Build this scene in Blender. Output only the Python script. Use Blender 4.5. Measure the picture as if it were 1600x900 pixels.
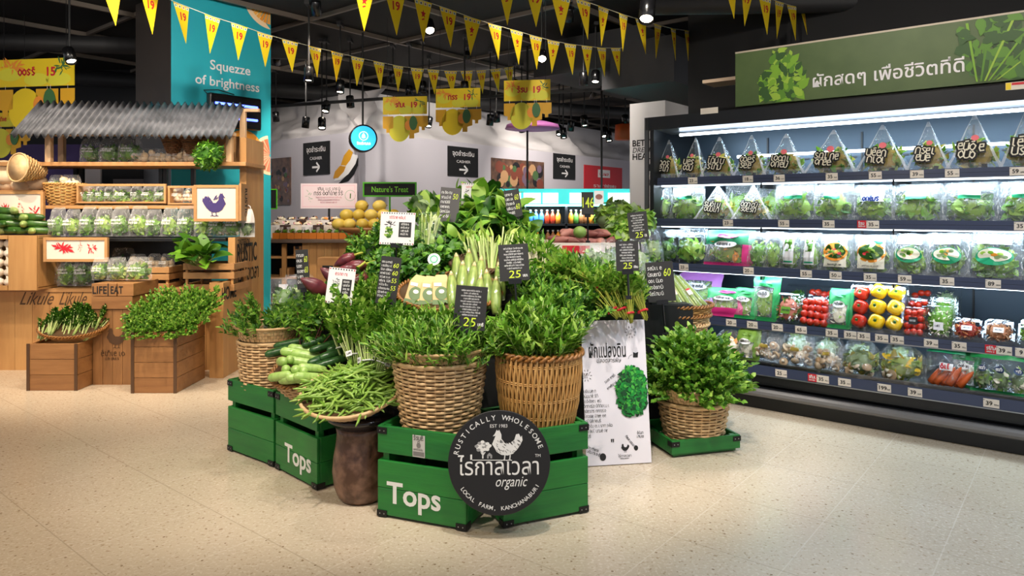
import bpy, math, random
from mathutils import Vector as V, Matrix as Mx, Euler, noise as MN
for o in list(bpy.data.objects): bpy.data.objects.remove(o)
sc = bpy.context.scene; COL = sc.collection; PI = math.pi
# ---------------------------------------------------------------- camera, world, exposure
FL = 1100.0; HZ = 330.0; CH = 1.4          # focal length in px, horizon row, camera height (m)
cd = bpy.data.cameras.new('camera'); cam = bpy.data.objects.new('camera', cd); COL.objects.link(cam)
cam.location = (0, 0, CH); cam.rotation_euler = (PI/2, 0, 0)
cd.sensor_width = 36; cd.lens = 36*FL/1600; cd.shift_y = -(450-HZ)/1600; cd.clip_end = 100
sc.camera = cam
w = bpy.data.worlds.new('world'); sc.world = w; w.use_nodes = True
w.node_tree.nodes['Background'].inputs[0].default_value = (.92, .93, 1, 1)
w.node_tree.nodes['Background'].inputs[1].default_value = 0.62
sc.view_settings.view_transform = 'Standard'; sc.view_settings.look = 'None'
sc.view_settings.exposure = 0.22; sc.view_settings.gamma = 1; sc.view_settings.use_curve_mapping = False
sc.cycles.use_denoising = True; sc.cycles.max_bounces = 7; sc.cycles.transparent_max_bounces = 14
sc.cycles.caustics_reflective = False; sc.cycles.caustics_refractive = False
sc.cycles.sample_clamp_indirect = 4
WARM = (1, .84, .66); NEUT = (1, .91, .80); COOL = (.80, .90, 1)
LAMP = 1.6                                   # one dial for all ceiling spots
# ---------------------------------------------------------------- pixel -> place helpers
def at(px, py, Y): return V(((px-800)*Y/FL, Y, CH-(py-HZ)*Y/FL))
def gr(px, py): return at(px, py, FL*CH/(py-HZ))
U = V((1350, -1100, 0)).normalized(); N = V((1100, 1350, 0)).normalized()   # the shop's grid: along the fridge, and into it
UP = V((0, 0, 1))
def frame(o, x, y):
    x = V(x).normalized(); y = V(y); y = (y-x*y.dot(x)).normalized(); z = x.cross(y)
    return Mx(((x.x, y.x, z.x, o[0]), (x.y, y.y, z.y, o[1]), (x.z, y.z, z.z, o[2]), (0, 0, 0, 1)))
def T(x, y, z): return Mx.Translation((x, y, z))
def RX(a): return Mx.Rotation(a, 4, 'X')
def RY(a): return Mx.Rotation(a, 4, 'Y')
def RZ(a): return Mx.Rotation(a, 4, 'Z')
def SC(x, y=None, z=None):
    y = x if y is None else y; z = x if z is None else z
    return Mx.Diagonal((x, y, z, 1))
# ---------------------------------------------------------------- materials
def lin(c):
    r = []
    for k in c[:3]:
        k = k/255.0
        r.append(k/12.92 if k <= .04045 else ((k+.055)/1.055)**2.4)
    return (r[0], r[1], r[2], 1)
MATS = {}
def mat(name, col, rough=.5, metal=0.0, col2=None, by='island', nscale=(8, 8, 8), bump=0.0, bscale=None, emit=0.0, transl=0.0, spec=.5, coat=0.0, lo=.3, hi=.7, detail=4):
    """principled surface; col2 is mixed in per mesh island ('island'), per object ('object') or by stretched noise ('noise')"""
    if name in MATS: return MATS[name]
    m = bpy.data.materials.new(name); m.use_nodes = True; MATS[name] = m
    nt = m.node_tree; n = nt.nodes; l = nt.links; b = n['Principled BSDF']; out = n['Material Output']
    b.inputs['Base Color'].default_value = lin(col); b.inputs['Roughness'].default_value = rough
    b.inputs['Metallic'].default_value = metal; b.inputs['Specular IOR Level'].default_value = spec
    b.inputs['Coat Weight'].default_value = coat
    tc = None
    def coords(s):
        tc = n.new('ShaderNodeTexCoord'); mp = n.new('ShaderNodeMapping'); mp.inputs['Scale'].default_value = s
        l.new(tc.outputs['Object'], mp.inputs[0]); return mp.outputs[0]
    if col2 is not None:
        fac = []
        if 'island' in by:
            g = n.new('ShaderNodeNewGeometry'); fac.append(g.outputs['Random Per Island'])
        if 'object' in by:
            g = n.new('ShaderNodeObjectInfo'); fac.append(g.outputs['Random'])
        if 'noise' in by:
            t = n.new('ShaderNodeTexNoise'); t.inputs['Scale'].default_value = 1; t.inputs['Detail'].default_value = detail
            l.new(coords(nscale), t.inputs['Vector'])
            r = n.new('ShaderNodeMapRange'); r.inputs[1].default_value = lo; r.inputs[2].default_value = hi
            l.new(t.outputs[0], r.inputs[0]); fac.append(r.outputs[0])
        f = fac[0]
        if len(fac) > 1:
            q = n.new('ShaderNodeMath'); q.operation = 'ADD'; l.new(fac[0], q.inputs[0]); l.new(fac[1], q.inputs[1])
            q2 = n.new('ShaderNodeMath'); q2.operation = 'MULTIPLY'; q2.inputs[1].default_value = .5; l.new(q.outputs[0], q2.inputs[0]); f = q2.outputs[0]
        x = n.new('ShaderNodeMixRGB'); x.inputs[1].default_value = lin(col); x.inputs[2].default_value = lin(col2)
        l.new(f, x.inputs[0]); l.new(x.outputs[0], b.inputs['Base Color']); colour = x.outputs[0]
    else: colour = None
    if bump:
        t = n.new('ShaderNodeTexNoise'); t.inputs['Scale'].default_value = 1; t.inputs['Detail'].default_value = 3
        l.new(coords(bscale or nscale), t.inputs['Vector'])
        u = n.new('ShaderNodeBump'); u.inputs['Strength'].default_value = bump; u.inputs['Distance'].default_value = .01
        l.new(t.outputs[0], u.inputs['Height']); l.new(u.outputs[0], b.inputs['Normal'])
    if emit:
        b.inputs['Emission Color'].default_value = lin(col); b.inputs['Emission Strength'].default_value = emit
    if transl:
        t = n.new('ShaderNodeBsdfTranslucent'); t.inputs[0].default_value = lin(col)
        if colour: l.new(colour, t.inputs[0])
        x = n.new('ShaderNodeMixShader'); x.inputs[0].default_value = transl
        l.new(b.outputs[0], x.inputs[1]); l.new(t.outputs[0], x.inputs[2]); l.new(x.outputs[0], out.inputs[0])
    return m
def film(name, col=(255, 255, 255), base=.10, edge=.55, rough=.12, bs=40, bump=.5, streak=.45, gloss=False):
    """clear plastic film: mostly see-through, shiny and a little milky at grazing angles, with creases"""
    m = bpy.data.materials.new(name); m.use_nodes = True; nt = m.node_tree; n = nt.nodes; l = nt.links
    b = n['Principled BSDF']; b.inputs['Base Color'].default_value = lin(col); b.inputs['Roughness'].default_value = rough
    b.inputs['Specular IOR Level'].default_value = 1.0
    if gloss: b = n.new('ShaderNodeBsdfGlossy'); b.inputs['Color'].default_value = (.9, .95, 1, 1); b.inputs['Roughness'].default_value = rough
    tr = n.new('ShaderNodeBsdfTransparent'); mx = n.new('ShaderNodeMixShader')
    lw = n.new('ShaderNodeLayerWeight'); lw.inputs[0].default_value = .35
    tc = n.new('ShaderNodeTexCoord'); t = n.new('ShaderNodeTexNoise'); t.inputs['Scale'].default_value = bs; t.inputs['Detail'].default_value = 3; t.inputs['Distortion'].default_value = 1.5
    l.new(tc.outputs['Object'], t.inputs['Vector'])
    u = n.new('ShaderNodeBump'); u.inputs['Strength'].default_value = bump; u.inputs['Distance'].default_value = .02
    l.new(t.outputs[0], u.inputs['Height']); l.new(u.outputs[0], b.inputs['Normal']); l.new(u.outputs[0], lw.inputs['Normal'])
    r = n.new('ShaderNodeMapRange'); r.inputs[3].default_value = base; r.inputs[4].default_value = edge
    l.new(lw.outputs['Facing'], r.inputs[0])
    t2 = n.new('ShaderNodeTexNoise'); t2.inputs['Scale'].default_value = bs*.7; t2.inputs['Detail'].default_value = 2; t2.inputs['Distortion'].default_value = 2.5
    mp = n.new('ShaderNodeMapping'); mp.inputs['Scale'].default_value = (1, 1, .45); l.new(tc.outputs['Object'], mp.inputs[0]); l.new(mp.outputs[0], t2.inputs['Vector'])
    r2 = n.new('ShaderNodeMapRange'); r2.inputs[1].default_value = .60; r2.inputs[2].default_value = .74; r2.inputs[4].default_value = streak; l.new(t2.outputs[0], r2.inputs[0])  # whitish noise streaks stand in for highlights on the crinkled film
    ad = n.new('ShaderNodeMath'); ad.operation = 'ADD'; ad.use_clamp = True; l.new(r.outputs[0], ad.inputs[0]); l.new(r2.outputs[0], ad.inputs[1]); l.new(ad.outputs[0], mx.inputs[0])
    l.new(tr.outputs[0], mx.inputs[1]); l.new(b.outputs[0], mx.inputs[2]); l.new(mx.outputs[0], n['Material Output'].inputs[0])
    return m
def C(name, r, g, b, **k): return mat(name, (r, g, b), **k)
black = C('black_matt', 16, 16, 17, rough=.55); blackgloss = C('black_gloss', 14, 14, 16, rough=.25)
chalk = C('chalkboard', 30, 30, 32, rough=.6); white = C('white_print', 232, 230, 232, rough=.5)
ink = C('ink', 22, 22, 24, rough=.7); lime = C('lime_chalk', 205, 225, 60, rough=.7); chalkwhite = C('white_chalk', 225, 225, 225, rough=.7)
red = C('red_print', 205, 30, 45, rough=.5); pink = C('pink_print', 235, 190, 205, rough=.5)
gpaint = C('green_stain', 14, 92, 40, rough=.42, col2=(38, 128, 48), by='islandnoise', nscale=(3, 14, 22), bump=.15, bscale=(6, 60, 90))
bracket = C('black_iron', 20, 20, 20, rough=.45, metal=.3)
pine = C('pine_boards', 168, 118, 66, rough=.5, col2=(205, 158, 100), by='islandnoise', nscale=(18, 18, 2.2), bump=.1, bscale=(80, 80, 6), lo=.25, hi=.75)
pineh = C('pine_boards_lying', 158, 112, 66, rough=.5, col2=(196, 150, 98), by='islandnoise', nscale=(2.2, 18, 18), bump=.1, bscale=(6, 80, 80), lo=.25, hi=.75)
teak = C('aged_teak', 128, 86, 50, rough=.5, col2=(172, 124, 76), by='islandnoise', nscale=(3, 14, 26), bump=.15, bscale=(8, 60, 90))
teakv = C('aged_teak_upright', 122, 84, 50, rough=.5, col2=(166, 120, 74), by='islandnoise', nscale=(22, 16, 2.6), bump=.15, bscale=(80, 60, 8))
woodend = C('dark_wood', 84, 58, 36, rough=.6)
wick = C('wicker', 188, 148, 100, rough=.5, col2=(226, 194, 146), by='islandnoise', nscale=(30, 30, 60))
wickd = C('wicker_honey', 176, 126, 66, rough=.4, col2=(214, 168, 102), by='islandnoise', nscale=(30, 30, 20))
wickrim = C('wicker_brown', 112, 70, 30, rough=.35, col2=(170, 116, 58), by='islandnoise', nscale=(60, 60, 60))
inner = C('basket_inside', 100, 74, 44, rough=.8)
galv = C('galvanised_sheet', 104, 106, 112, rough=.36, metal=.5, col2=(158, 160, 168), by='noise', nscale=(3, 8, 8))
fridge_m = C('cabinet_charcoal', 26, 28, 32, rough=.35, metal=.2); fridge_d = C('cabinet_black', 14, 15, 17, rough=.4)
rail_m = C('price_rail', 54, 62, 86, rough=.3); steel = C('steel', 170, 172, 176, rough=.3, metal=.9)
backp = C('perforated_back', 62, 76, 90, rough=.4, metal=.3)
led = C('led_tube', 225, 240, 255, emit=9); teal = C('teal_vinyl', 40, 168, 184, rough=.4)
def leafmat(name, a, b, tr=.25, rough=.42): return mat(name, a, rough=rough, col2=b, by='island', transl=tr, spec=.4)
Lf = leafmat('leaf_green', (44, 98, 20), (120, 174, 50))
Ld = leafmat('leaf_dark', (24, 70, 16), (70, 126, 36))
Ll = leafmat('leaf_light', (104, 158, 44), (176, 208, 92))
Lb = leafmat('leaf_bush', (46, 100, 22), (122, 174, 56))
Ly = leafmat('leaf_lime', (120, 160, 50), (190, 205, 110))
Lg = leafmat('leaf_grey_green', (96, 130, 84), (168, 190, 140))
st_l = leafmat('stalk_light', (150, 180, 90), (206, 218, 150), .1); st_g = leafmat('stalk_green', (92, 140, 44), (140, 178, 72), .1)
st_w = leafmat('stalk_cream', (214, 204, 168), (236, 228, 204), .1); st_y = leafmat('stalk_yellow', (150, 160, 50), (196, 196, 84), .1)
st_p = leafmat('stalk_purple', (74, 34, 36), (120, 60, 50), .1)
clear = film('clear_film', base=.04, edge=.40, streak=.40, gloss=True, rough=.18); frost = film('frosty_film', base=.05, edge=.48, rough=.16, streak=.6); stallfilm = film('crinkled_film', base=.04, edge=.40, rough=.15, streak=.5)
seam = film('sealed_seam', base=.30, edge=.6, rough=.2, bs=60, streak=.3)
pet = film('clear_tray', base=.03, edge=.45, rough=.08, bs=10, bump=.25, streak=.10, gloss=True)
# ---------------------------------------------------------------- mesh builder
TXT = {}
GLYPH = [[(0, 0), (0, .8), (.3, 1), (.7, 1), (1, .8), (1, 0)], [(0, 1), (0, .2), (.3, 0), (.7, 0), (1, .2), (1, 1)], [(.5, 1), (0, .7), (0, .3), (.5, 0), (1, .3), (1, .7), (.5, 1)], [(.3, 1), (.3, .1), (.7, 0)], [(.9, .9), (.5, 1), (.1, .8), (.5, .5), (.9, .3), (.5, 0), (.1, .1)], [(0, .5), (.9, .6), (.7, 1), (.1, .9), (0, .4), (.3, 0), (1, .1)]]
def text_geo(s, bold=0, shear=0, align='CENTER', space=1.0):
    k = (s, bold, shear, align, space)
    if k not in TXT:
        cu = bpy.data.curves.new('t', 'FONT'); cu.body = s; cu.size = 1; cu.offset = bold; cu.shear = shear; cu.align_x = align
        cu.resolution_u = 3; cu.space_character = space; cu.space_line = .85
        o = bpy.data.objects.new('t', cu); me = o.to_mesh()
        TXT[k] = ([v.co.copy() for v in me.vertices], [tuple(p.vertices) for p in me.polygons])
        o.to_mesh_clear(); bpy.data.objects.remove(o); bpy.data.curves.remove(cu)
    return TXT[k]
class MB:
    def __init__(s): s.v = []; s.f = []; s.mi = []; s.ms = []
    def m(s, mt):
        if mt not in s.ms: s.ms.append(mt)
        return s.ms.index(mt)
    def add(s, vs, fs, mt, M=None):
        b = len(s.v); i = s.m(mt)
        s.v += [tuple(M @ V(p)) if M is not None else tuple(p) for p in vs]
        for f in fs: s.f.append(tuple(b+k for k in f)); s.mi.append(i)
        return s
    def box(s, c, d, mt, M=None):
        x, y, z = c; a, b, e = d[0]/2, d[1]/2, d[2]/2
        vs = [(x+i*a, y+j*b, z+k*e) for k in (-1, 1) for j in (-1, 1) for i in (-1, 1)]
        return s.add(vs, [(0, 2, 3, 1), (4, 5, 7, 6), (0, 1, 5, 4), (2, 6, 7, 3), (0, 4, 6, 2), (1, 3, 7, 5)], mt, M)
    def quad(s, a, b, c, d, mt, M=None): return s.add([a, b, c, d], [(0, 1, 2, 3)], mt, M)
    def poly(s, pts, mt, M=None): return s.add(pts, [tuple(range(len(pts)))], mt, M)
    def prism(s, pts, h, mt, M=None):
        n = len(pts); vs = [(p[0], p[1], 0) for p in pts]+[(p[0], p[1], h) for p in pts]
        fs = [tuple(reversed(range(n))), tuple(range(n, 2*n))]+[(i, (i+1) % n, n+(i+1) % n, n+i) for i in range(n)]
        return s.add(vs, fs, mt, M)
    def tube(s, pts, r, mt, n=6, closed=False, M=None, cap=True):
        pts = [V(p) for p in pts]; k = len(pts); rs = r if isinstance(r, (list, tuple)) else [r]*k
        vs = []; ref = None
        for i, p in enumerate(pts):
            d = (pts[(i+1) % k]-pts[i-1]) if closed or 0 < i < k-1 else (pts[1]-p if i == 0 else p-pts[i-1])
            d = d.normalized() if d.length > 1e-9 else V((0, 0, 1))
            if ref is None: ref = d.orthogonal().normalized()
            ref = (ref-d*ref.dot(d)); ref = ref.normalized() if ref.length > 1e-6 else d.orthogonal().normalized()
            q = d.cross(ref)
            for j in range(n):
                a = 2*PI*j/n; vs.append(p+(ref*math.cos(a)+q*math.sin(a))*rs[i])
        fs = []
        for i in range(k if closed else k-1):
            for j in range(n):
                a = i*n+j; b = i*n+(j+1) % n; c = ((i+1) % k)*n+(j+1) % n; d2 = ((i+1) % k)*n+j; fs.append((a, b, c, d2))
        if not closed and cap: fs += [tuple(reversed(range(n))), tuple((k-1)*n+j for j in range(n))]
        return s.add(vs, fs, mt, M)
    def lathe(s, prof, mt, n=32, M=None, wob=None):
        vs = []; k = len(prof)
        for i, (r, z) in enumerate(prof):
            for j in range(n):
                a = 2*PI*j/n; rr = r*(wob(a, z) if wob else 1); vs.append((rr*math.cos(a), rr*math.sin(a), z))
        fs = [(i*n+j, i*n+(j+1) % n, (i+1)*n+(j+1) % n, (i+1)*n+j) for i in range(k-1) for j in range(n)]
        if prof[0][0] > 1e-4: fs.append(tuple(reversed(range(n))))
        if prof[-1][0] > 1e-4 and prof[-1] != prof[0]: fs.append(tuple((k-1)*n+j for j in range(n)))
        return s.add(vs, fs, mt, M)
    def ball(s, c, d, mt, nu=12, nv=8, M=None, jit=0, seed=0):
        R = random.Random(seed); vs = []
        for i in range(nv+1):
            t = PI*i/nv
            for j in range(nu):
                a = 2*PI*j/nu; q = 1+R.uniform(-jit, jit); vs.append((c[0]+d[0]/2*math.sin(t)*math.cos(a)*q, c[1]+d[1]/2*math.sin(t)*math.sin(a)*q, c[2]+d[2]/2*math.cos(t)*q))
        fs = [(i*nu+j, (i+1)*nu+j, (i+1)*nu+(j+1) % nu, i*nu+(j+1) % nu) for i in range(nv) for j in range(nu)]
        return s.add(vs, fs, mt, M)
    def text(s, t, size, mt, M, bold=0.0, shear=0, align='CENTER', space=1.0, fit=None):
        vs, fs = text_geo(t, bold, shear, align, space)
        if not vs: return s
        sx = sy = size
        if fit:
            x0 = min(v.x for v in vs); x1 = max(v.x for v in vs); sx = fit/(x1-x0)
        return s.add(vs, fs, mt, M @ SC(sx, sy, 1))
    def scrib(s, w, h, mt, M, seed=0, th=.18):
        """one illegible handwritten line, w wide and h high, centred"""
        R = random.Random(seed); x = -w/2; t = h*th*.8; left = R.randint(3, 6)
        while x < w/2-h*.4:
            g = [(px*h*.62*R.uniform(.85, 1.1), (py-.5)*h*R.uniform(.9, 1.05)) for px, py in R.choice(GLYPH)]; runs = [g]
            if R.random() < .25: runs.append([(.1*h, .72*h), (.45*h, .80*h)])
            for r in runs:
                for p, q in zip(r, r[1:]):
                    dx, dy = q[0]-p[0], q[1]-p[1]; L = math.hypot(dx, dy) or 1; nx, ny = -dy/L*t/2, dx/L*t/2; ex, ey = dx/L*t*.3, dy/L*t*.3
                    s.add([(x+p[0]+nx-ex, p[1]+ny-ey, 0), (x+p[0]-nx-ex, p[1]-ny-ey, 0), (x+q[0]-nx+ex, q[1]-ny+ey, 0), (x+q[0]+nx+ex, q[1]+ny+ey, 0)], [(0, 1, 2, 3)], mt, M)
            x += h*R.uniform(.62, .85); left -= 1
            if left == 0: left = R.randint(3, 6); x += h*.4
        return s
    def line(s, a, b, t, mt, M=None):
        dx, dy = b[0]-a[0], b[1]-a[1]; L = math.hypot(dx, dy) or 1; nx, ny = -dy/L*t/2, dx/L*t/2
        return s.add([(a[0]+nx, a[1]+ny, 0), (a[0]-nx, a[1]-ny, 0), (b[0]-nx, b[1]-ny, 0), (b[0]+nx, b[1]+ny, 0)], [(0, 1, 2, 3)], mt, M)
    def disc(s, c, rx, ry, mt, M=None, n=20, a0=0, a1=2*PI):
        return s.add([(c[0]+rx*math.cos(a0+(a1-a0)*i/n), c[1]+ry*math.sin(a0+(a1-a0)*i/n), c[2] if len(c) > 2 else 0) for i in range(n if a1-a0 > 6.2 else n+1)], [tuple(range(n if a1-a0 > 6.2 else n+1))], mt, M)
    def ring(s, c, r0, r1, mt, M=None, n=32, a0=0, a1=2*PI, z=0):
        vs = []
        for i in range(n+1):
            a = a0+(a1-a0)*i/n; vs += [(c[0]+r0*math.cos(a), c[1]+r0*math.sin(a), z), (c[0]+r1*math.cos(a), c[1]+r1*math.sin(a), z)]
        return s.add(vs, [(2*i, 2*i+1, 2*i+3, 2*i+2) for i in range(n)], mt, M)
    def leaf(s, p, d, up, L, W, mt, curl=.3, seg=4, shape=.6, fold=.15):
        """one leaf blade from p along d, its face turned towards up, drooping by curl"""
        d = V(d).normalized(); up = V(up); sd = d.cross(up)
        sd = sd.normalized() if sd.length > 1e-5 else d.orthogonal().normalized(); nn = sd.cross(d)
        vs = []; c = V(p); st = L/seg
        for i in range(seg+1):
            t = i/seg; ww = W/2*(math.sin(PI*min(1, t**shape*.97+.015))**.8 if t < 1 else .02)
            vs += [c-sd*ww+nn*ww*fold*2, c, c+sd*ww+nn*ww*fold*2]
            dd = (d*math.cos(curl*t*1.6)-nn*math.sin(curl*t*1.6)); c = c+dd*st
        fs = []
        for i in range(seg):
            a = 3*i; fs += [(a, a+1, a+4, a+3), (a+1, a+2, a+5, a+4)]
        return s.add(vs, fs, mt)
    def mesh(s, name, smooth=False):
        me = bpy.data.meshes.new(name); me.from_pydata(s.v, [], s.f); me.polygons.foreach_set('material_index', s.mi)
        for mt in s.ms: me.materials.append(mt)
        if smooth: me.polygons.foreach_set('use_smooth', [True]*len(me.polygons))
        me.update(); return me
    def build(s, name, parent=None, smooth=False, M=None, bev=0, label=None):
        o = bpy.data.objects.new(name, s.mesh(name, smooth)); COL.objects.link(o)
        if parent is not None: o.parent = parent
        if M is not None: o.matrix_local = M
        if bev:
            q = o.modifiers.new('bevel', 'BEVEL'); q.width = bev; q.segments = 2; q.limit_method = 'ANGLE'
        if label: o['label'] = label
        return o
def tag(o, label, cat, group=None, kind=None):
    o['label'] = label; o['category'] = cat
    if group: o['group'] = group
    if kind: o['kind'] = kind
    return o
def thing(name, label, cat, M=None, group=None):
    o = bpy.data.objects.new(name, None); COL.objects.link(o); o.empty_display_size = .05
    if M is not None: o.matrix_world = M
    return tag(o, label, cat, group)
def struct(o): o['kind'] = 'structure'; return o
def part(name, me, parent, M=None):
    o = bpy.data.objects.new(name, me); COL.objects.link(o); o.parent = parent
    if M is not None: o.matrix_local = M
    return o
KIDS = {}
def dup(src, M, label, group=None):
    """a copy of a thing and of its parts and sub-parts"""
    if not KIDS:
        pass
    r = src.copy(); COL.objects.link(r); r.matrix_world = M; r['label'] = label
    if group: r['group'] = group
    for ch in KIDS.get(src.name) or KIDS.setdefault(src.name, [(c, list(c.children)) for c in src.children]):
        c = ch[0].copy(); COL.objects.link(c); c.parent = r
        for g in ch[1]:
            d = g.copy(); COL.objects.link(d); d.parent = c
    return r
ORD = ['first', 'second', 'third', 'fourth', 'fifth', 'sixth', 'seventh', 'eighth', 'ninth', 'tenth', 'eleventh', 'twelfth', 'thirteenth', 'fourteenth', 'fifteenth', 'sixteenth', 'seventeenth', 'eighteenth', 'nineteenth', 'twentieth']
ORD += ['twenty-'+x for x in ORD[:9]]+['thirtieth']+['thirty-'+x for x in ORD[:9]]
# ================================================================ the setting
def onp(px, py, fr):
    """where the sight line of a pixel meets the plane z=0 of a frame, in that frame's own x, y"""
    o = V((0, 0, CH)); d = at(px, py, 1)-o; inv = fr.inverted(); lo = inv @ o; ld = inv.to_3x3() @ d
    t = -lo.z/ld.z; p = lo+ld*t
    return p.x, p.y
def floor_material():
    m = bpy.data.materials.new('terrazzo'); m.use_nodes = True; nt = m.node_tree; n = nt.nodes; l = nt.links; b = n['Principled BSDF']
    g = n.new('ShaderNodeNewGeometry')
    def noise(s, d, lo, hi):
        t = n.new('ShaderNodeTexNoise'); t.inputs['Scale'].default_value = s; t.inputs['Detail'].default_value = d; l.new(g.outputs['Position'], t.inputs['Vector'])
        r = n.new('ShaderNodeMapRange'); r.inputs[1].default_value = lo; r.inputs[2].default_value = hi; l.new(t.outputs[0], r.inputs[0]); return r.outputs[0]
    def mix(f, a, c):
        x = n.new('ShaderNodeMixRGB'); l.new(f, x.inputs[0])
        if isinstance(a, tuple): x.inputs[1].default_value = a
        else: l.new(a, x.inputs[1])
        x.inputs[2].default_value = c; return x.outputs[0]
    c = mix(noise(1.2, 3, .35, .65), lin((196, 180, 158)), lin((206, 190, 167)))
    c = mix(noise(70, 2, .52, .70), c, lin((216, 204, 184)))
    c = mix(noise(55, 3, .60, .70), c, lin((168, 146, 118)))
    v = n.new('ShaderNodeTexVoronoi'); v.inputs['Scale'].default_value = 16; l.new(g.outputs['Position'], v.inputs['Vector'])
    r = n.new('ShaderNodeMapRange'); r.inputs[1].default_value = .10; r.inputs[2].default_value = .07; l.new(v.outputs['Distance'], r.inputs[0])
    c = mix(r.outputs[0], c, lin((140, 118, 92)))
    for ax, off, sp in ((U, -1.376, .46), (N, 1.109, .56)):
        d = n.new('ShaderNodeVectorMath'); d.operation = 'DOT_PRODUCT'; d.inputs[1].default_value = tuple(ax); l.new(g.outputs['Position'], d.inputs[0])
        a = n.new('ShaderNodeMath'); a.operation = 'SUBTRACT'; a.inputs[1].default_value = off; l.new(d.outputs['Value'], a.inputs[0])
        p = n.new('ShaderNodeMath'); p.operation = 'PINGPONG'; p.inputs[1].default_value = sp/2; l.new(a.outputs[0], p.inputs[0])
        q = n.new('ShaderNodeMapRange'); q.inputs[1].default_value = .0035; q.inputs[2].default_value = .0015; q.inputs[4].default_value = .45; l.new(p.outputs[0], q.inputs[0])
        c = mix(q.outputs[0], c, lin((150, 134, 112)) if ax is N else lin((226, 216, 200)))
    l.new(c, b.inputs['Base Color']); b.inputs['Roughness'].default_value = .24; b.inputs['Specular IOR Level'].default_value = .45
    return m
CEIL = 3.6
mb = MB(); mb.box((-2, 10, -.05), (26, 28, .1), floor_material()); struct(mb.build('floor'))
cmat = C('ceiling_black', 16, 16, 17, rough=.8)
mb = MB(); mb.box((-2, 10, CEIL+.08), (26, 28, .1), cmat); struct(mb.build('ceiling'))
barm = C('ceiling_bar', 120, 110, 100, rough=.5, metal=.4)
mb = MB()
for k in range(-8, 12):
    s = -6.93+1.36*k
    mb.box((0, 0, 0), (.035, 26, .05), barm, frame(U*s+N*6+UP*CEIL, U, N))
    s = 4.82+1.36*(k-2)
    mb.box((0, 0, 0), (28, .035, .05), barm, frame(N*s-U*4+UP*(CEIL+.012), U, N))
struct(mb.build('ceiling_grid'))
duct = C('duct_grey', 40, 40, 42, rough=.6); pipem = C('pipe_dark', 34, 34, 36, rough=.5)
for (a, b2, z, r) in (((-9, 9.5), (9, 17.5), 3.42, .12), ((-12, 7.2), (-2.5, 8.6), 3.35, .10), ((1.2, 6.5), (7.5, 6.2), 3.3, .09)):
    mb = MB(); mb.tube([(a[0], a[1], z), (b2[0], b2[1], z)], r, duct, n=12); struct(mb.build('trim_duct', smooth=True))
mb = MB(); mb.box((0, 0, 0), (1.5, 2.2, .42), duct, frame(at(985, 105, 9.2), U, N)); struct(mb.build('trim_duct_box'))
mb = MB(); mb.box((0, 0, 0), (.9, 2.6, .5), C('duct_dark', 36, 36, 39, rough=.6), frame(at(1075, 125, 8.8), U, N)); struct(mb.build('trim_duct_riser'))
wallm = C('wall_paint', 196, 192, 202, rough=.6); darkw = C('wall_dark', 30, 30, 33, rough=.7)
CORN = at(561, 205, 10.56); CORN.z = 0
FL_ = frame(CORN, U, UP)          # wall running off to the left of the corner (local x negative)
FRW = frame(CORN, N, UP)          # wall running back from the corner
mb = MB(); mb.box((-2.2, 1.3, -.06), (4.4, 2.6, .12), wallm, FL_); struct(mb.build('wall_left'))
mb = MB(); mb.box((5.2, 1.3, -.06), (10.4, 2.6, .12), wallm, FRW); struct(mb.build('wall_back'))
mb = MB(); mb.box((0, 0, 0), (30, .2, 4), darkw, T(0, 21, 1.8)); struct(mb.build('wall_far'))
mb = MB(); mb.box((0, 0, 0), (10, .2, 4), darkw, T(-9.2, 11.2, 1.8)); struct(mb.build('wall_side'))
mb = MB(); mb.box((0, 0, 0), (7, .15, 4), C('wall_black', 22, 22, 24, rough=.7), frame(V((4.6, 5.2, 1.8)), U, N)); struct(mb.build('wall_right'))
# crumpled cloth hung between the white walls and the ceiling
drm = C('grey_cloth', 206, 202, 204, rough=.7)
def drape(fr, x0, x1, seed):
    mb = MB(); nx, ny = 60, 12; vs = []
    for j in range(ny+1):
        for i in range(nx+1):
            x = x0+(x1-x0)*i/nx; t = j/ny
            q = MN.noise(V((x*1.6+t*.8, t*2.2, seed)))*.26+MN.noise(V((x*4-t*2, t*5, seed+4)))*.11
            sag = -.10*abs(math.sin(x*1.1))*math.sin(PI*t)
            vs.append((x, 2.6+t*.72+sag, -.02-t*.5+q*min(1, 4*t*(1-t)+.15)))
    fs = [(j*(nx+1)+i, j*(nx+1)+i+1, (j+1)*(nx+1)+i+1, (j+1)*(nx+1)+i) for j in range(ny) for i in range(nx)]
    mb.add(vs, fs, drm, fr); return mb.build('ceiling_drape', smooth=True)
tag(drape(FL_, -4.2, 0, 1), 'crumpled grey cloth drape stretched above the wall with the banana picture', 'drape')
tag(drape(FRW, 0, 10, 7), 'crumpled grey cloth drape stretched above the long wall of black signs', 'drape')
# ---- the teal pillar behind the wooden stall
PK = at(267, 300, 7.0); PK.z = 0
PF = frame(PK, N, UP)
pb = C('pillar_dark', 52, 46, 42, rough=.4)
mb = MB(); mb.box((.55, CEIL/2, -.4), (1.1, CEIL, .8), pb, PF); pil = struct(mb.build('pillar'))
mb = MB(); mb.box((.55, CEIL/2, .006), (1.1, CEIL, .012), teal, PF); wrap = mb.build('vinyl_wrap', pil)
def face_text(mb, s, fr, px0, px1, py, mt, ref=None, bold=.012, dz=.016, tall=1.0, **k):
    x0, y0 = onp(px0, py, fr); x1, _ = onp(px1, py, fr)
    vs, _f = text_geo(s, bold, k.get('shear', 0)); w0 = max(v.x for v in vs)-min(v.x for v in vs)
    mb.text(s, (x1-x0)/w0, mt, fr @ T((x0+x1)/2, y0, dz) @ SC(1, tall, 1), bold=bold, **k)
mb = MB()
face_text(mb, 'Squezze', PF, 327, 390, 108, white); face_text(mb, 'of brightness', PF, 304, 404, 130, white)
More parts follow.
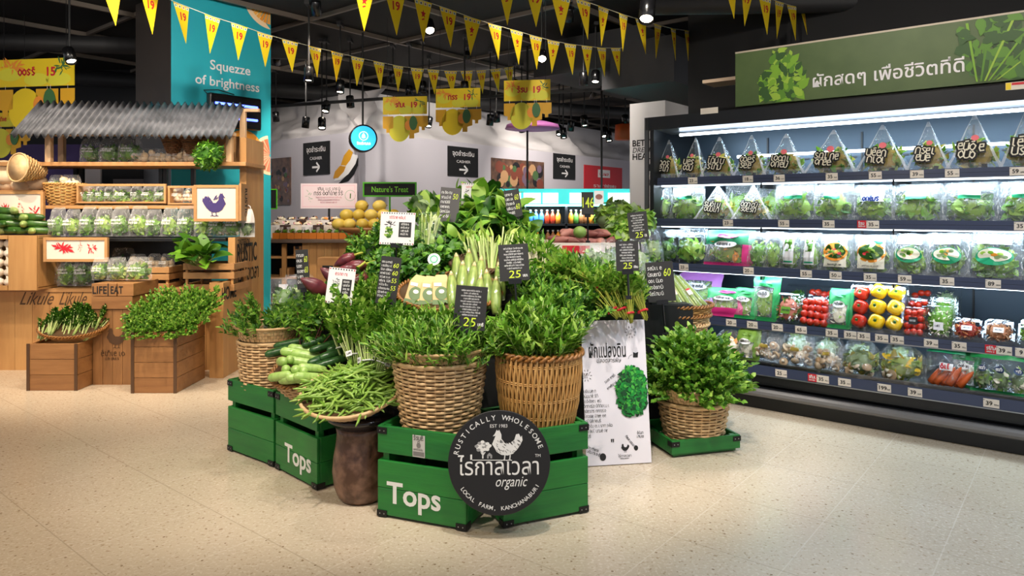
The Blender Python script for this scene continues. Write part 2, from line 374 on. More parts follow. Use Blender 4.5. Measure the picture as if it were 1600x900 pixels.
mb.build('lettering', wrap)
orange = C('orange_fruit', 240, 150, 40, rough=.5, col2=(250, 190, 90), by='island'); orind = C('orange_pith', 250, 220, 180); grape = C('grapefruit', 235, 110, 80, rough=.5, col2=(245, 160, 130), by='island')
def slice_(mb, fr, cx, cy, r, flesh, a0, a1, z):
    mb.disc((cx, cy, z), r, r, orind, fr, 30, a0, a1)
    k = 9
    for i in range(k):
        b0 = a0+(a1-a0)*(i+.08)/k; b1 = a0+(a1-a0)*(i+.92)/k
        mb.add([(cx+.05*r*math.cos((b0+b1)/2), cy+.05*r*math.sin((b0+b1)/2), z+.002)]+[(cx+.84*r*math.cos(b0+(b1-b0)*q/5), cy+.84*r*math.sin(b0+(b1-b0)*q/5), z+.002) for q in range(6)], [tuple(range(7))], flesh, fr)
mb = MB()
x, y = onp(419, 8, PF); slice_(mb, PF, 1.095, y+.06, .33, orange, PI*1.0, PI*1.5, .014)
x, y = onp(421, 243, PF); slice_(mb, PF, 1.095, y, .22, grape, PI*.55, PI*1.5, .014)
x, y = onp(380, 212, PF); mb.disc((x, y-.16, .014), .22, .22, orange, PF, 16, 0, PI)
mb.build('fruit_picture', wrap)
# white column with lettering, behind the fridge
a = at(984, 300, 6.9); a.z = 0
WF = frame(a, U, UP); mb = MB(); mb.box((.19, 1.225, -.25), (.38, 2.45, .5), white, WF); wp = struct(mb.build('pillar_white'))
mb = MB()
for i, (t, py) in enumerate((('BETTER', 229), ('DREAMS', 239), ('HEALTH', 250))):
    x0, y0 = onp(988, py, WF); mb.text(t, .085 if i != 1 else .07, ink, WF @ T(x0, y0, .004), bold=.02 if i != 1 else .0, align='LEFT', shear=.2 if i == 1 else 0)
mb.disc((.20, onp(1010, 262, WF)[1], .004), .035, .04, ink, WF); mb.build('lettering', wp)
# ================================================================ foliage and packs
def leafmass(mb, c, d, n, L, W, mats, seed=0, up=.5, core=None, shape=.6, curl=.35, top=False, seg=4, box=None):
    R = random.Random(seed)
    if core is not None: mb.ball(c, (d[0]*.8, d[1]*.8, d[2]*.8), core, 10, 7)
    for i in range(n):
        a = R.uniform(0, 2*PI); z = R.uniform(-.2 if top else -1, 1); r = math.sqrt(1-z*z) if abs(z) < 1 else 0
        o = V((r*math.cos(a), r*math.sin(a), z)); q = R.uniform(.72, 1.02)
        p = V((c[0]+o.x*d[0]/2*q, c[1]+o.y*d[1]/2*q, c[2]+o.z*d[2]/2*q))
        dr = o+V((R.uniform(-1, 1), R.uniform(-1, 1), R.uniform(-1, 1)))*.8+V((0, 0, up))
        k = R.uniform(.7, 1.25)
        b0 = len(mb.v)
        mb.leaf(p-dr.normalized()*L*k*.5, dr, o+V((R.uniform(-.5, .5), R.uniform(-.5, .5), .6)), L*k, W*k, R.choice(mats), curl*R.uniform(.2, 1.6), seg, shape)
        if box:
            for q in range(b0, len(mb.v)):
                x, y, z = mb.v[q]; mb.v[q] = (max(c[0]-box[0], min(c[0]+box[0], x)), max(c[1]-box[1], min(c[1]+box[1], y)), max(box[2], z))
class Pillow:
    """a filled bag: flat seams at the edges, a belly in the middle; x across, z up, its front at y<0"""
    def __init__(s, w, h, d, neck=1.0, seed=0, belly=.42, crink=1.0):
        s.w, s.h, s.d, s.neck, s.seed, s.belly, s.crink = w, h, d, neck, seed, belly, crink
    def p(s, a, b, side, off=0):
        t = (max(0, math.sin(PI*a))**.55)*(max(0, math.sin(PI*min(1, b**(s.belly*1.7))))**.6)
        wide = 1-(1-s.neck)*max(0, (b-.6)/.4)**1.5
        c = MN.noise(V((a*5+s.seed*3.1, b*6, side*2+s.seed)))*.16*s.d*s.crink
        y = side*(t*s.d/2+off)+c*min(1, t*2)
        return ((a-.5)*s.w*wide+MN.noise(V((b*5, s.seed*7.7, a*2)))*.03*s.w*s.crink, y, b*s.h+MN.noise(V((a*4, s.seed*1.7, 3)))*.02*s.h*(1 if b > .5 else 0))
    def shell(s, mb, mt, fn=None, nx=10, nz=12):
        for side in (-1, 1):
            for j in range(nz):
                for i in range(nx):
                    q = [s.p((i+u)/nx, (j+v)/nz, side) for u, v in ((0, 0), (1, 0), (1, 1), (0, 1))]
                    m = (fn((i+.5)/nx, (j+.5)/nz) if fn and side < 0 else None) or mt
                    mb.add(q, [(0, 1, 2, 3)], m)
        return mb
    def patch(s, mb, mt, a0, a1, b0, b1, off=.004, n=4):
        for j in range(n):
            for i in range(n):
                mb.add([s.p(a0+(a1-a0)*(i+u)/n, b0+(b1-b0)*(j+v)/n, -1, off) for u, v in ((0, 0), (1, 0), (1, 1), (0, 1))], [(0, 1, 2, 3)], mt)
        return mb
    def oval(s, mb, mt, a, b, ra, rb, off=.005, n=20):
        pts = [s.p(a+ra*math.cos(2*PI*i/n), b+rb*math.sin(2*PI*i/n), -1, off) for i in range(n)]
        c = s.p(a, b, -1, off); mb.add([c]+pts, [(0, 1+i, 1+(i+1) % n) for i in range(n)], mt); return mb
def weld(me):
    import bmesh
    b = bmesh.new(); b.from_mesh(me); bmesh.ops.remove_doubles(b, verts=b.verts, dist=1e-5); b.to_mesh(me); b.free(); return me
def leanM(a): return RX(-a)
PACKN = [0]
def sd(): PACKN[0] += 1; return PACKN[0]
pinkdot = C('pink_sticker', 245, 120, 130, rough=.5); blk = C('black_sticker', 20, 18, 16, rough=.5); cream = C('cream_print', 244, 238, 216, rough=.5)
soil = C('salad_base', 150, 128, 52, rough=.7, col2=(170, 150, 60), by='noise', nscale=(40, 40, 40)); greenband = C('green_band', 30, 160, 110, rough=.4)
bluep = C('blue_print', 50, 90, 190, rough=.5)
Lsal = leafmat('leaf_salad', (160, 150, 44), (222, 204, 104))
def pyramid_pack(root, w, h, d, film_=clear, pinks=True, band=False):
    s = sd(); R = random.Random(s)
    mb = MB(); leafmass(mb, (0, d*.42, h*.30), (w*.80, d*.66, h*.60), 70, w*.22, w*.12, [Lsal, Ly, Lf], s, .4, soil, box=(w*.42, d*.38, .006))
    mb.build('salad', root)
    mb = MB(); ap = R.uniform(-.06, .06)*w; n = 8
    def fp(a, b, back):
        e = (1-b)**1.05*.5+.02; x = (a-.5)*2*e*w+ap*b; bul = math.sin(PI*a)*math.sin(PI*min(1, b*1.1+.12))
        y = (d*.45*b-d*.10*bul if not back else d-(d*.5)*b+d*.06*bul)
        return (x+MN.noise(V((b*6, a*3, s)))*.015*w, y+MN.noise(V((a*4, b*5, s)))*.012*w, b*h)
    for back in (0, 1):
        for j in range(n):
            for i in range(n):
                mb.add([fp((i+u)/n, (j+v)/n, back) for u, v in ((0, 0), (1, 0), (1, 1), (0, 1))], [(0, 1, 2, 3)], film_)
    for j in range(n):
        for a, da in ((0, .07), (1, -.07)): mb.add([fp(a, j/n, 0), fp(a+da, j/n, 0), fp(a+da, (j+1)/n, 0), fp(a, (j+1)/n, 0)], [(0, 1, 2, 3)], seam, T(0, -.003, 0))
    for i in range(n): mb.add([fp(i/n, .90, 0), fp((i+1)/n, .90, 0), fp((i+1)/n, 1, 0), fp(i/n, 1, 0)], [(0, 1, 2, 3)], seam, T(0, -.003, 0))
    for j in range(n):
        for a in (0, 1): mb.add([fp(a, j/n, 0), fp(a, j/n, 1), fp(a, (j+1)/n, 1), fp(a, (j+1)/n, 0)], [(0, 1, 2, 3)], film_)
    mb.add([(-w/2, 0, .002), (w/2, 0, .002), (w/2, d, .002), (-w/2, d, .002)], [(0, 1, 2, 3)], film_)
    o = mb.build('film_envelope', root, True); weld(o.data)
    fr = frame(V((-w*.06, d*.16-d*.10-.012, h*.36)), (1, -.1, 0), (0, d*.45, h)) @ RZ(-.12)
    mb = MB()
    for k, (yy, sdx) in enumerate(((h*.06, 1), (-h*.08, 2))):
        for mt, th, z in ((blk, .85, 0), (cream, .20, .002)):
            mb.scrib(w*(.44-.05*k), h*.125, mt, fr @ T(.01*w*k, yy, z), s*3+sdx, th)
    if pinks: mb.disc((w*.05, h*.22, .003), w*.07, w*.06, pinkdot, fr)
    mb.box((w*.30, -h*.26, .0), (w*.10, h*.07, .002), blk, fr)
    mb.build('printed_logo', root)
    if band:
        mb = MB(); mb.box((0, h*.30, .002), (w*.3, h*.14, .002), white, fr); mb.box((0, h*.22, .003), (w*.3, h*.035, .002), greenband, fr); mb.build('paper_label', root)
def greens_bag(root, w, h, d, film_=frost, lab='green', mats=None, mass=None, neck=.96):
    s = sd(); pl = Pillow(w, h, d, neck, s, .40); mats = mats or [Ll, Lf, Ll, Lg]
    mb = MB(); leafmass(mb, (0, 0, h*.36), (w*.90, d*.80, h*.74), mass or 70, w*.28, w*.17, mats, s, .5, mats[0], box=(w*.42, d*.42, .008)); mb.build('greens', root, M=T(0, d/2, 0))
    mb = MB(); pl.shell(mb, film_); o = mb.build('film_bag', root, True, T(0, d/2, 0)); weld(o.data)
    mb = MB()
    if lab == 'green': pl.patch(mb, white, .30, .70, .66, .88); pl.patch(mb, greenband, .30, .70, .57, .66, .005)
    elif lab == 'blue':
        pl.patch(mb, white, .22, .78, .52, .84); fr = frame(V(pl.p(.5, .58, -1, .010)), (1, 0, 0), (0, .1, 1))
        mb.scrib(w*.42, h*.10, bluep, fr, s, .4)
    elif lab == 'script':
        for k, b in enumerate((.62, .48)):
            fr = frame(V(pl.p(.48, b, -1, .012)), (1, 0, 0), (0, .35, 1))
            for mt, th, z in ((blk, .6, 0), (cream, .26, .002)): mb.scrib(w*.46, h*.13, mt, fr @ T(0, 0, z), s*5+k, th)
    elif lab == 'card': pl.patch(mb, white, .26, .74, .12, .86); pl.patch(mb, Lf, .34, .66, .46, .80, .006); pl.patch(mb, greenband, .30, .70, .16, .20, .006)
    elif lab == 'bowl':
        pl.patch(mb, cream, .16, .84, .10, .84); pl.patch(mb, greenband, .55, .78, .74, .81, .006)
        pl.oval(mb, orange, .5, .50, .36, .25, .007); pl.oval(mb, Ld, .5, .52, .31, .20, .009)
        R = random.Random(s)
        for i in range(16):
            a = R.uniform(0, 6.3); q = R.uniform(0, .8); pl.oval(mb, R.choice([Ll, Lf, Ly, red, orange]), .5+.28*q*math.cos(a), .52+.18*q*math.sin(a), .055, .04, .010+i*.0003, 8)
        mb.scrib(w*.4, h*.03, ink, frame(V(pl.p(.5, .16, -1, .010)), (1, 0, 0), (0, 0, 1)), s, .3)
    elif lab == 'greenbowl':
        pl.patch(mb, white, .2, .8, .72, .92); pl.oval(mb, greenband, .5, .46, .33, .19, .006); pl.oval(mb, cream, .5, .49, .29, .14, .008)
        R = random.Random(s)
        for i in range(12):
            a = R.uniform(0, 6.3); q = R.uniform(0, .8); pl.oval(mb, R.choice([Ll, Lf, orange, Lg]), .5+.26*q*math.cos(a), .49+.12*q*math.sin(a), .055, .035, .010+i*.0003, 8)
    elif lab == 'print': pl.patch(mb, white, .3, .7, .58, .72)
    if mb.v: mb.build('printed_label', root)
    if mb.v: root.children[-1].matrix_local = T(0, d/2, 0)
def print_bag(root, w, h, d, c1, c2, inside, low=.34, high=.70, film_=frost):
    """a printed pouch: coloured top and side bands, a clear window on the contents"""
    s = sd(); pl = Pillow(w, h, d, 1, s, .42)
    mb = MB(); leafmass(mb, (0, 0, h*.40), (w*.82, d*.66, h*.68), 50, w*.2, w*.10, inside, s, .4, inside[0], box=(w*.42, d*.40, .008)); mb.build('contents', root, M=T(0, d/2, 0))
    mb = MB(); pl.shell(mb, film_, lambda a, b: c1 if b > high else (c2 if (b < low*.5 or a > .84) else None)); o = mb.build('printed_pouch', root, True, T(0, d/2, 0)); weld(o.data)
    mb = MB(); pl.oval(mb, white, .46, .58, .24, .09); pl.oval(mb, c2, .5, .82, .22, .06)
    mb.scrib(w*.34, h*.06, ink, frame(V(pl.p(.46, .58, -1, .010)), (1, 0, 0), (0, .2, 1)), s, .3); mb.build('printed_label', root, M=T(0, d/2, 0))
def rbox(mb, w, h, d, mt, r=.12):
    """a clear tray with rounded corners standing on edge: x across, z up, depth y"""
    pts = []
    rr = min(w, h)*r
    for cx, cz, a0 in ((w/2-rr, h-rr, 0), (-w/2+rr, h-rr, PI/2), (-w/2+rr, rr, PI), (w/2-rr, rr, 1.5*PI)):
        for i in range(4): a = a0+PI/2*i/3; pts.append((cx+rr*math.cos(a), cz+rr*math.sin(a)))
    n = len(pts); lv = [(1, d), (1, d*.55), (1.04, d*.52), (1.04, d*.46), (.97, d*.42), (.93, .004), (.8, 0)]
    vs = [((x)*k, y, h/2+(z-h/2)*k) for k, y in lv for x, z in pts]
    fs = [(i*n+j, i*n+(j+1) % n, (i+1)*n+(j+1) % n, (i+1)*n+j) for i in range(len(lv)-1) for j in range(n)]
    fs += [tuple(range(n)), tuple(reversed(range((len(lv)-1)*n, len(lv)*n)))]
    return mb.add(vs, fs, mt)
tomm = C('tomato', 190, 28, 18, rough=.22, col2=(214, 60, 30), by='island', coat=.3); yelm = C('yellow_pepper', 236, 190, 20, rough=.2, col2=(246, 208, 40), by='object', coat=.4)
stemm = C('calyx', 60, 110, 40, rough=.5)
def pepper_mesh(r, mt):
    mb = MB(); prof = [(0, -.78), (.35, -.86), (.7, -.72), (.95, -.2), (1, .2), (.86, .62), (.5, .86), (.2, .78), (0, .66)]
    mb.lathe([(a*r, b*r) for a, b in prof], mt, 20, RX(PI/2)@RZ(.4), wob=lambda a, z: 1+.07*math.cos(4*a)); return mb
def veg_pack(root, w, h, d, nx, nz, mt, ellip=(1, 1), leaf=False, lab=None, depth=1):
    s = sd(); R = random.Random(s); cw = w*.90/nx; chh = h*.92/nz
    for j in range(nz):
        for i in range(nx):
            r = min(cw, chh)/2*(1.0 if leaf else 1.22)
            mb = MB(); mb.ball((0, 0, 0), (2*r*ellip[0], 2*r, 2*r*ellip[1]), mt, 14, 10)
            if leaf:
                mb = pepper_mesh(r, mt)
                mb.tube([(0, -r*.62, 0), (0, -r*.95, r*.1)], r*.12, stemm, 6)
                for q in range(5): mb.leaf((0, -r*.72, 0), (math.cos(q*1.26), -.25, math.sin(q*1.26)), (0, -1, 0), r*.5, r*.22, stemm, .3, 3)
            mb.build('bell_pepper' if leaf and mt is yelm else 'tomato', root, True, T((i-(nx-1)/2)*cw, d*.5+R.uniform(-.1, .1)*d, h*.04+(j+.5+(0 if leaf else R.uniform(-.2, .2)))*chh) @ RZ(R.uniform(-.4, .4)))
    mb = MB(); rbox(mb, w, h, d, pet); mb.build('clear_tray', root, False)
    if lab:
        mb = MB(); mb.box((0, -.004, h*.5), (w*.42, .002, h*.26), lab); mb.scrib(w*.3, h*.06, chalkwhite if lab is blk else ink, frame(V((0, -.007, h*.5)), (1, 0, 0), (0, 0, 1)), s, .3); mb.build('paper_label', root)
def sprout_tray(root, w, h, d, mats, lab=white, L=.3):
    s = sd(); mb = MB(); leafmass(mb, (0, d*.5, h*.48), (w*.92, d*.92, h*.92), 170, w*L*.6, w*.07, mats, s, 0, mats[-1], box=(w*.44, d*.42, h*.05)); mb.build('contents', root)
    mb = MB(); rbox(mb, w, h, d, pet); mb.build('clear_tray', root, False)
    mb = MB(); mb.box((0, -.004, h*.35), (w*.34, .002, h*.24), lab); mb.scrib(w*.25, h*.05, ink, frame(V((0, -.007, h*.35)), (1, 0, 0), (0, 0, 1)), s, .3); mb.build('paper_label', root)
mushm = C('mushroom', 214, 196, 168, rough=.5, col2=(176, 140, 96), by='island'); mushs = C('mushroom_stalk', 232, 224, 208, rough=.5)
def mushroom(mb, M, r):
    mb.lathe([(0, .55*r), (.5*r, .5*r), (.9*r, .22*r), (r, -.02*r), (.85*r, -.12*r), (.3*r, -.08*r)], mushm, 12, M)
    mb.lathe([(.28*r, -.08*r), (.24*r, -.6*r), (.34*r, -1.1*r), (0, -1.15*r)], mushs, 8, M)
def mushroom_bag(root, w, h, d, mix=None):
    s = sd(); R = random.Random(s); pl = Pillow(w, h, d, .45 if mix else .62, s, .34)
    mb = MB()
    if mix: leafmass(mb, (0, 0, h*.40), (w*.88, d*.8, h*.72), 60, w*.24, w*.14, mix, s, .2, mix[0], box=(w*.40, d*.40, .008))
    for i in range(16 if not mix else 9):
        a = R.uniform(-.36, .36); z = R.uniform(.10, .58 if not mix else .3); q = Mx.Rotation(R.uniform(.6, 2.6), 4, (R.uniform(-1, 1), R.uniform(-.5, .5), .2))
        mushroom(mb, T(a*w*(1-z*.5), R.uniform(-.3, .1)*d, z*h) @ q, w*R.uniform(.08, .13))
    mb.build('mushrooms' if not mix else 'contents', root, True, T(0, d/2, 0))
    mb = MB(); pl.shell(mb, clear); o = mb.build('film_bag', root, True, T(0, d/2, 0)); weld(o.data)
    if not mix:
        mb = MB(); pl.patch(mb, frost, .56, .92, .08, .80, .003); pl.patch(mb, soil, .42, .62, .46, .56, .004); mb.build('paper_label', root, M=T(0, d/2, 0))
def cabbage_bag(root, w, h, d):
    s = sd(); pl = Pillow(w, h, d, 1, s, .42)
    for i in (-1, 0, 1):
        mb = MB(); leafmass(mb, (0, 0, 0), (w*.30, d*.7, h*.58), 40, w*.13, w*.09, [Lg, cream, Ll], s+i, .3, Lg, curl=.8); mb.build('cabbage', root, True, T(i*w*.29, d*.5, h*.38))
    mb = MB(); pl.shell(mb, clear, lambda a, b: greenp if b > .80 or b < .10 else None); o = mb.build('printed_pouch', root, True, T(0, d/2, 0)); weld(o.data)
    mb = MB()
    for a in (.22, .5, .78): pl.oval(mb, C('print_navy', 24, 50, 90), a, .58, .07, .08); mb.scrib(w*.10, h*.06, chalkwhite, frame(V(pl.p(a, .58, -1, .010)), (1, 0, 0), (0, .2, 1)), s, .3)
    mb.build('printed_label', root, M=T(0, d/2, 0))
greenp = C('green_print', 34, 150, 80, rough=.4)
carm = C('carrot', 222, 104, 36, rough=.45, col2=(200, 84, 30), by='island', bump=.2, bscale=(30, 30, 200))
def carrot_bag(root, w, h, d):
    s = sd(); R = random.Random(s); pl = Pillow(w, h, d, .95, s, .4)
    for i in range(7):
        mb = MB(); L = h*R.uniform(.5, .62); r = w*.11
        mb.tube([(0, 0, 0), (0, 0, L*.05), (0, 0, L*.4), (0, 0, L*.8), (0, 0, L)], [r*.5, r, r*.9, r*.6, r*.15], carm, 10)
        mb.build('carrot', root, True, T(-w*.34+w*.11*i, d*.5+R.uniform(-.25, .1)*d, h*.06) @ RY(.55+R.uniform(-.15, .15)))
    mb = MB(); pl.shell(mb, clear, lambda a, b: greenband if b > .9 else None); o = mb.build('film_bag', root, True, T(0, d/2, 0)); weld(o.data)
    mb = MB(); pl.patch(mb, white, .40, .72, .44, .64); mb.scrib(w*.26, h*.1, red, frame(V(pl.p(.56, .54, -1, .010)), (1, 0, 0), (0, .2, 1)), s, .4); mb.build('paper_label', root, M=T(0, d/2, 0))
# ================================================================ the open refrigerated cabinet along the right
a = gr(1015, 611); F0 = V((a.x, a.y, 0))
FR = frame(F0, U, N)                                   # x along the front, y into the cabinet, z up
def FP(d): return frame(F0+N*d, U, UP)
def fz(px, py, d): return onp(px, py, FP(d))
DS = .26                                               # how far the upper shelf edges stand back from the base line
s0 = fz(1015, 300, DS)[0]; SL = 3.6; sm = (s0+SL)/2
top = fz(1600, 129, .20)[1]; canb = fz(1600, 156, .20)[1]
rails = []                                             # (front distance, centre height)
for px, py, d in ((1300, 276, DS), (1300, 350, DS), (1305, 430, DS-.02), (1300, 520, DS-.06), (1382, 606, .035)): rails.append((d, fz(px, py, d)[1]))
fridge = thing('display_refrigerator', 'long black open refrigerated cabinet of packed salads and vegetables on five lit shelves', 'refrigerator', FR)
L = SL-s0
mb = MB(); mb.box((sm, .50, .06), (L, .90, .12), fridge_d); mb.box((sm, .08, .215), (L, .06, .09), fridge_m); mb.box((sm, .11, .17), (L, .02, .30), fridge_d); mb.build('base', fridge, bev=.006)
mb = MB(); mb.tube([(s0, .012, .125), (SL, .012, .125)], .03, C('bumper_grey', 112, 110, 110, rough=.35), 10); mb.box((sm, .03, .125), (L, .03, .07), fridge_m); mb.build('bumper', fridge)
mb = MB(); mb.prism([(.03, .02), (1.0, .02), (1.0, top), (.20, top), (.20, .95), (.16, .62), (.03, .40)], .035, fridge_d, frame((s0+.035, 0, 0), (0, 1, 0), (0, 0, 1)) @ SC(1, 1, 1)); mb.box((s0+.005, .205, (top+.62)/2), (.034, .02, top-.62), C('end_trim', 92, 92, 92, rough=.3, metal=.6)); mb.build('end_panel', fridge)
mb = MB(); mb.box((sm, .98, top/2), (L, .03, top-.05), backp)
for j in range(5):
    for i in range(40):
        mb.box((s0+.06+i*.088, .962, .62+.30*j), (.05, .004, .012), fridge_d)
for i in range(1, 5): mb.box((s0+.72*i, .958, top/2+.1), (.012, .014, top-.5), fridge_d)
mb.build('back_panel', fridge)
mb = MB(); mb.box((sm, .60, top-.03), (L, .80, .06), fridge_d); mb.box((sm, .21, (top+canb)/2), (L, .03, top-canb), fridge_m)
mb.prism([(.22, canb), (.52, canb-.015), (.66, canb+.05), (.66, canb+.08), (.22, canb+.06)], L, C('canopy_lining', 150, 156, 164, rough=.3, metal=.4), frame((s0, 0, 0), (0, 1, 0), (0, 0, 1))); mb.build('canopy', fridge)
lx = fz(1300, 207, .40)
def tube_light(parent, y, z, x0, x1, power, size=.03):
    mb = MB(); mb.tube([(x0, y, z), (x1, y, z)], .011, led, 8); o = mb.build('light_tube', parent)
    ld = bpy.data.lights.new('strip', 'AREA'); ld.shape = 'RECTANGLE'; ld.size = x1-x0; ld.size_y = size; ld.energy = power; ld.color = (.66, .86, 1)
    lo = bpy.data.objects.new('strip_light', ld); COL.objects.link(lo); lo.parent = parent; lo.matrix_local = T((x0+x1)/2, y+.02, z-.02) @ RX(.45)
tube_light(fridge, .40, canb-.035, s0+.2, SL-.1, 17)
tube_light(fridge, .86, canb-.20, s0+.5, SL-.1, 3)
shelf_z = []
for k, (d, z) in enumerate(rails):
    mb = MB(); bot = z+.028
    if k < 4: mb.box((sm, (d+.95)/2, z-.008), (L, .95-d, .02), fridge_m)
    else: mb.box((sm, .50, z-.01), (L, .90, .03), fridge_m); mb.box((sm, .07, z-.04), (L, .06, .09), fridge_d)
    for i in range(5):
        if k < 4: mb.box((s0+.02+.88*i, .6, z-.045), (.012, .6, .05), fridge_d)
    sh = mb.build('shelf', fridge)
    mb = MB(); hh = .030 if k < 4 else .034
    mb.quad((s0, d-.004, z-hh), (SL, d-.004, z-hh), (SL, d+.004, z+hh), (s0, d+.004, z+hh), rail_m); mb.box((sm, d, z-hh), (L, .012, .006), steel); mb.box((sm, d+.008, z), (L, .008, 2*hh-.004), rail_m)
    mb.build('price_rail', sh)
    if k < 3: tube_light(sh, d+.06, z-.030, s0+.08, SL-.1, (13, 13, 11)[k])
    elif k == 3: tube_light(sh, d+.10, z-.030, s0+.08, SL-.1, 8)
    mb = MB(); mb.box((sm, d+.006, z+.046), (L, .003, .034), pet); mb.build('front_lip', sh)
    shelf_z.append(z+.004)
# price tags clipped on the rails
tagm = C('tag_paper', 226, 216, 204, rough=.5)
RT = [[(1083, '23'), (1169, '18'), (1218, '36'), (1300, '35'), (1368, '55'), (1433, '39'), (1488, '55'), (1590, '59')],
      [(1138, '23'), (1225, '55'), (1295, '35'), (1364, '35', 1), (1597, '35')],
      [(1069, '23'), (1170, '20'), (1260, '55'), (1306, '50'), (1360, '35'), (1414, '59'), (1480, '35'), (1552, '89')],
      [(1143, '20'), (1176, '20'), (1215, '20'), (1252, '65'), (1300, '35'), (1329, '35'), (1350, '35'), (1378, '35'), (1402, '35'), (1455, '39'), (1499, '35'), (1569, '39', 1), (1599, '9')],
      [(1221, '25'), (1286, '35', 1), (1320, '35'), (1382, '199'), (1430, '39'), (1549, '39')]]
RN = ['top', 'second', 'third', 'fourth', 'bottom']
for k, row in enumerate(RT):
    d, z = rails[k]
    for i, e in enumerate(row):
        s = fz(e[0], 330+(CH-z)*100, d)[0]
        q = thing('price_tag', '%s price tag, %s from left on the %s fridge rail' % ('red and white' if len(e) > 2 else 'white paper', ORD[i], RN[k]), 'price tag', FR @ T(s, d-.0075, z) @ RX(PI/2+.1), 'price tags on the refrigerator rails')
        mb = MB(); mb.box((0, 0, 0), (.078, .050, .003), tagm); mb.build('tag_card', q)
        mb = MB(); mb.text(e[1], .034, ink, T(-.010, -.011, .003), bold=.02); mb.scrib(.022, .006, ink, T(.026, -.006, .003), i, .3); mb.scrib(.01, .004, ink, T(-.034, .018, .003), i, .3); mb.build('printed_price', q)
        if len(e) > 2:
            mb = MB(); mb.box((-.067, 0, 0), (.056, .052, .003), red); mb.scrib(.04, .016, chalkwhite, T(-.067, .006, .003), i, .35); mb.scrib(.04, .008, chalkwhite, T(-.067, -.014, .003), i+5, .35); mb.build('red_card', q)
# two stickers on the canopy
for px, py, wd, mt, lb in ((1108, 173, .14, tagm, 'small cream sticker on the dark canopy edge above the top salads'), (1597, 133, .16, tagm, 'white red and yellow sticker on the dark canopy edge under the green banner')):
    s, z = fz(px, py, .19); q = MB(); q.box((0, 0, 0), (wd, .045, .002), mt, FR @ T(s, .192, z) @ RX(PI/2))
    if wd > .15: q.box((.01, .012, .002), (.12, .014, .002), red, FR @ T(s, .192, z) @ RX(PI/2)); q.box((-.066, 0, .002), (.026, .04, .002), C('yellow_card', 240, 210, 40), FR @ T(s, .192, z) @ RX(PI/2))
    tag(q.build('sticker'), lb, 'sticker')
# ---- the packs.  (kind, px left, px right, py base, py top) in the front plane of their shelf
def place(k, name, lb, cat, x0, x1, yb, yt, dep, lean, fn, back=.03, grp=None, yaw=0):
    d = rails[k][0]+back+.012; sa, za = fz(x0, yb, d); sb, zb = fz(x1, yb, d); h = fz((x0+x1)/2, yt, d+dep*.4)[1]-shelf_z[k]-.002-dep*math.sin(lean)
    q = thing(name, lb, cat, FR @ T((sa+sb)/2, d, shelf_z[k]+.004+dep*math.sin(lean)) @ RZ(yaw) @ RX(-lean), grp)
    fn(q, sb-sa, h/max(.5, math.cos(lean)), dep); return q
G1 = 'pyramid salad packs on the top refrigerator shelf'
for i, (x0, x1, yt, yb) in enumerate(((1020, 1062, 219, 275), (1058, 1100, 216, 273), (1092, 1149, 214, 271), (1144, 1198, 211, 268), (1188, 1259, 209, 266), (1253, 1340, 203, 263), (1334, 1422, 195, 260), (1414, 1487, 190, 258), (1476, 1568, 178, 255), (1560, 1650, 166, 252))):
    place(0, 'salad_pack', 'clear pyramid salad pack with black script, %s from left on top fridge shelf' % ORD[i], 'salad pack', x0, x1, yb, yt, .15, .02, lambda r, w, h, d: pyramid_pack(r, w, h, d), grp=G1)
G2 = 'bagged greens on the second refrigerator shelf'
for i, (x0, x1, yt, kd) in enumerate(((1012, 1041, 290, 'g'), (1041, 1094, 288, 'g'), (1084, 1151, 288, 'p'), (1142, 1206, 288, 'p'), (1204, 1271, 286, 'g'), (1266, 1331, 286, 'g'), (1329, 1394, 287, 'b'), (1389, 1472, 286, 'g'), (1469, 1559, 283, 'g'), (1556, 1640, 281, 'g'))):
    nm = {'g': 'with white-green label', 'p': 'shaped as script-printed pyramid', 'b': 'with blue lettering'}[kd]
    fn = (lambda r, w, h, d: pyramid_pack(r, w, h, d, frost, False)) if kd == 'p' else ((lambda r, w, h, d: greens_bag(r, w, h, d, frost, 'green')) if kd == 'g' else (lambda r, w, h, d: greens_bag(r, w, h, d, frost, 'blue')))
    place(1, 'salad_pack' if kd == 'p' else 'bagged_greens', 'frosty greens bag %s, %s from left on second fridge shelf' % (nm, ORD[i]), 'bag of greens', x0, x1, 339, yt, .15, .10, fn, grp=G2)
for i, px in enumerate((1075, 1150, 1198, 1300, 1440)):
    place(1, 'bagged_greens', 'greens bag in back row of second fridge shelf, %s from left' % ORD[i], 'bag of greens', px-22, px+22, 337, 284, .12, .06, lambda r, w, h, d: greens_bag(r, w, h, d, frost, None, mass=40), .22, 'back row bags on the second refrigerator shelf')
LP = [Ld, Lf, Ll]
purp = C('purple_print', 190, 120, 200, rough=.4); magp = C('magenta_print', 215, 50, 130, rough=.4); greenp = C('green_print', 34, 150, 80, rough=.4); olivep = C('olive_print', 120, 160, 60, rough=.4)
hdr = C('hydro_green', 20, 110, 70, rough=.4)
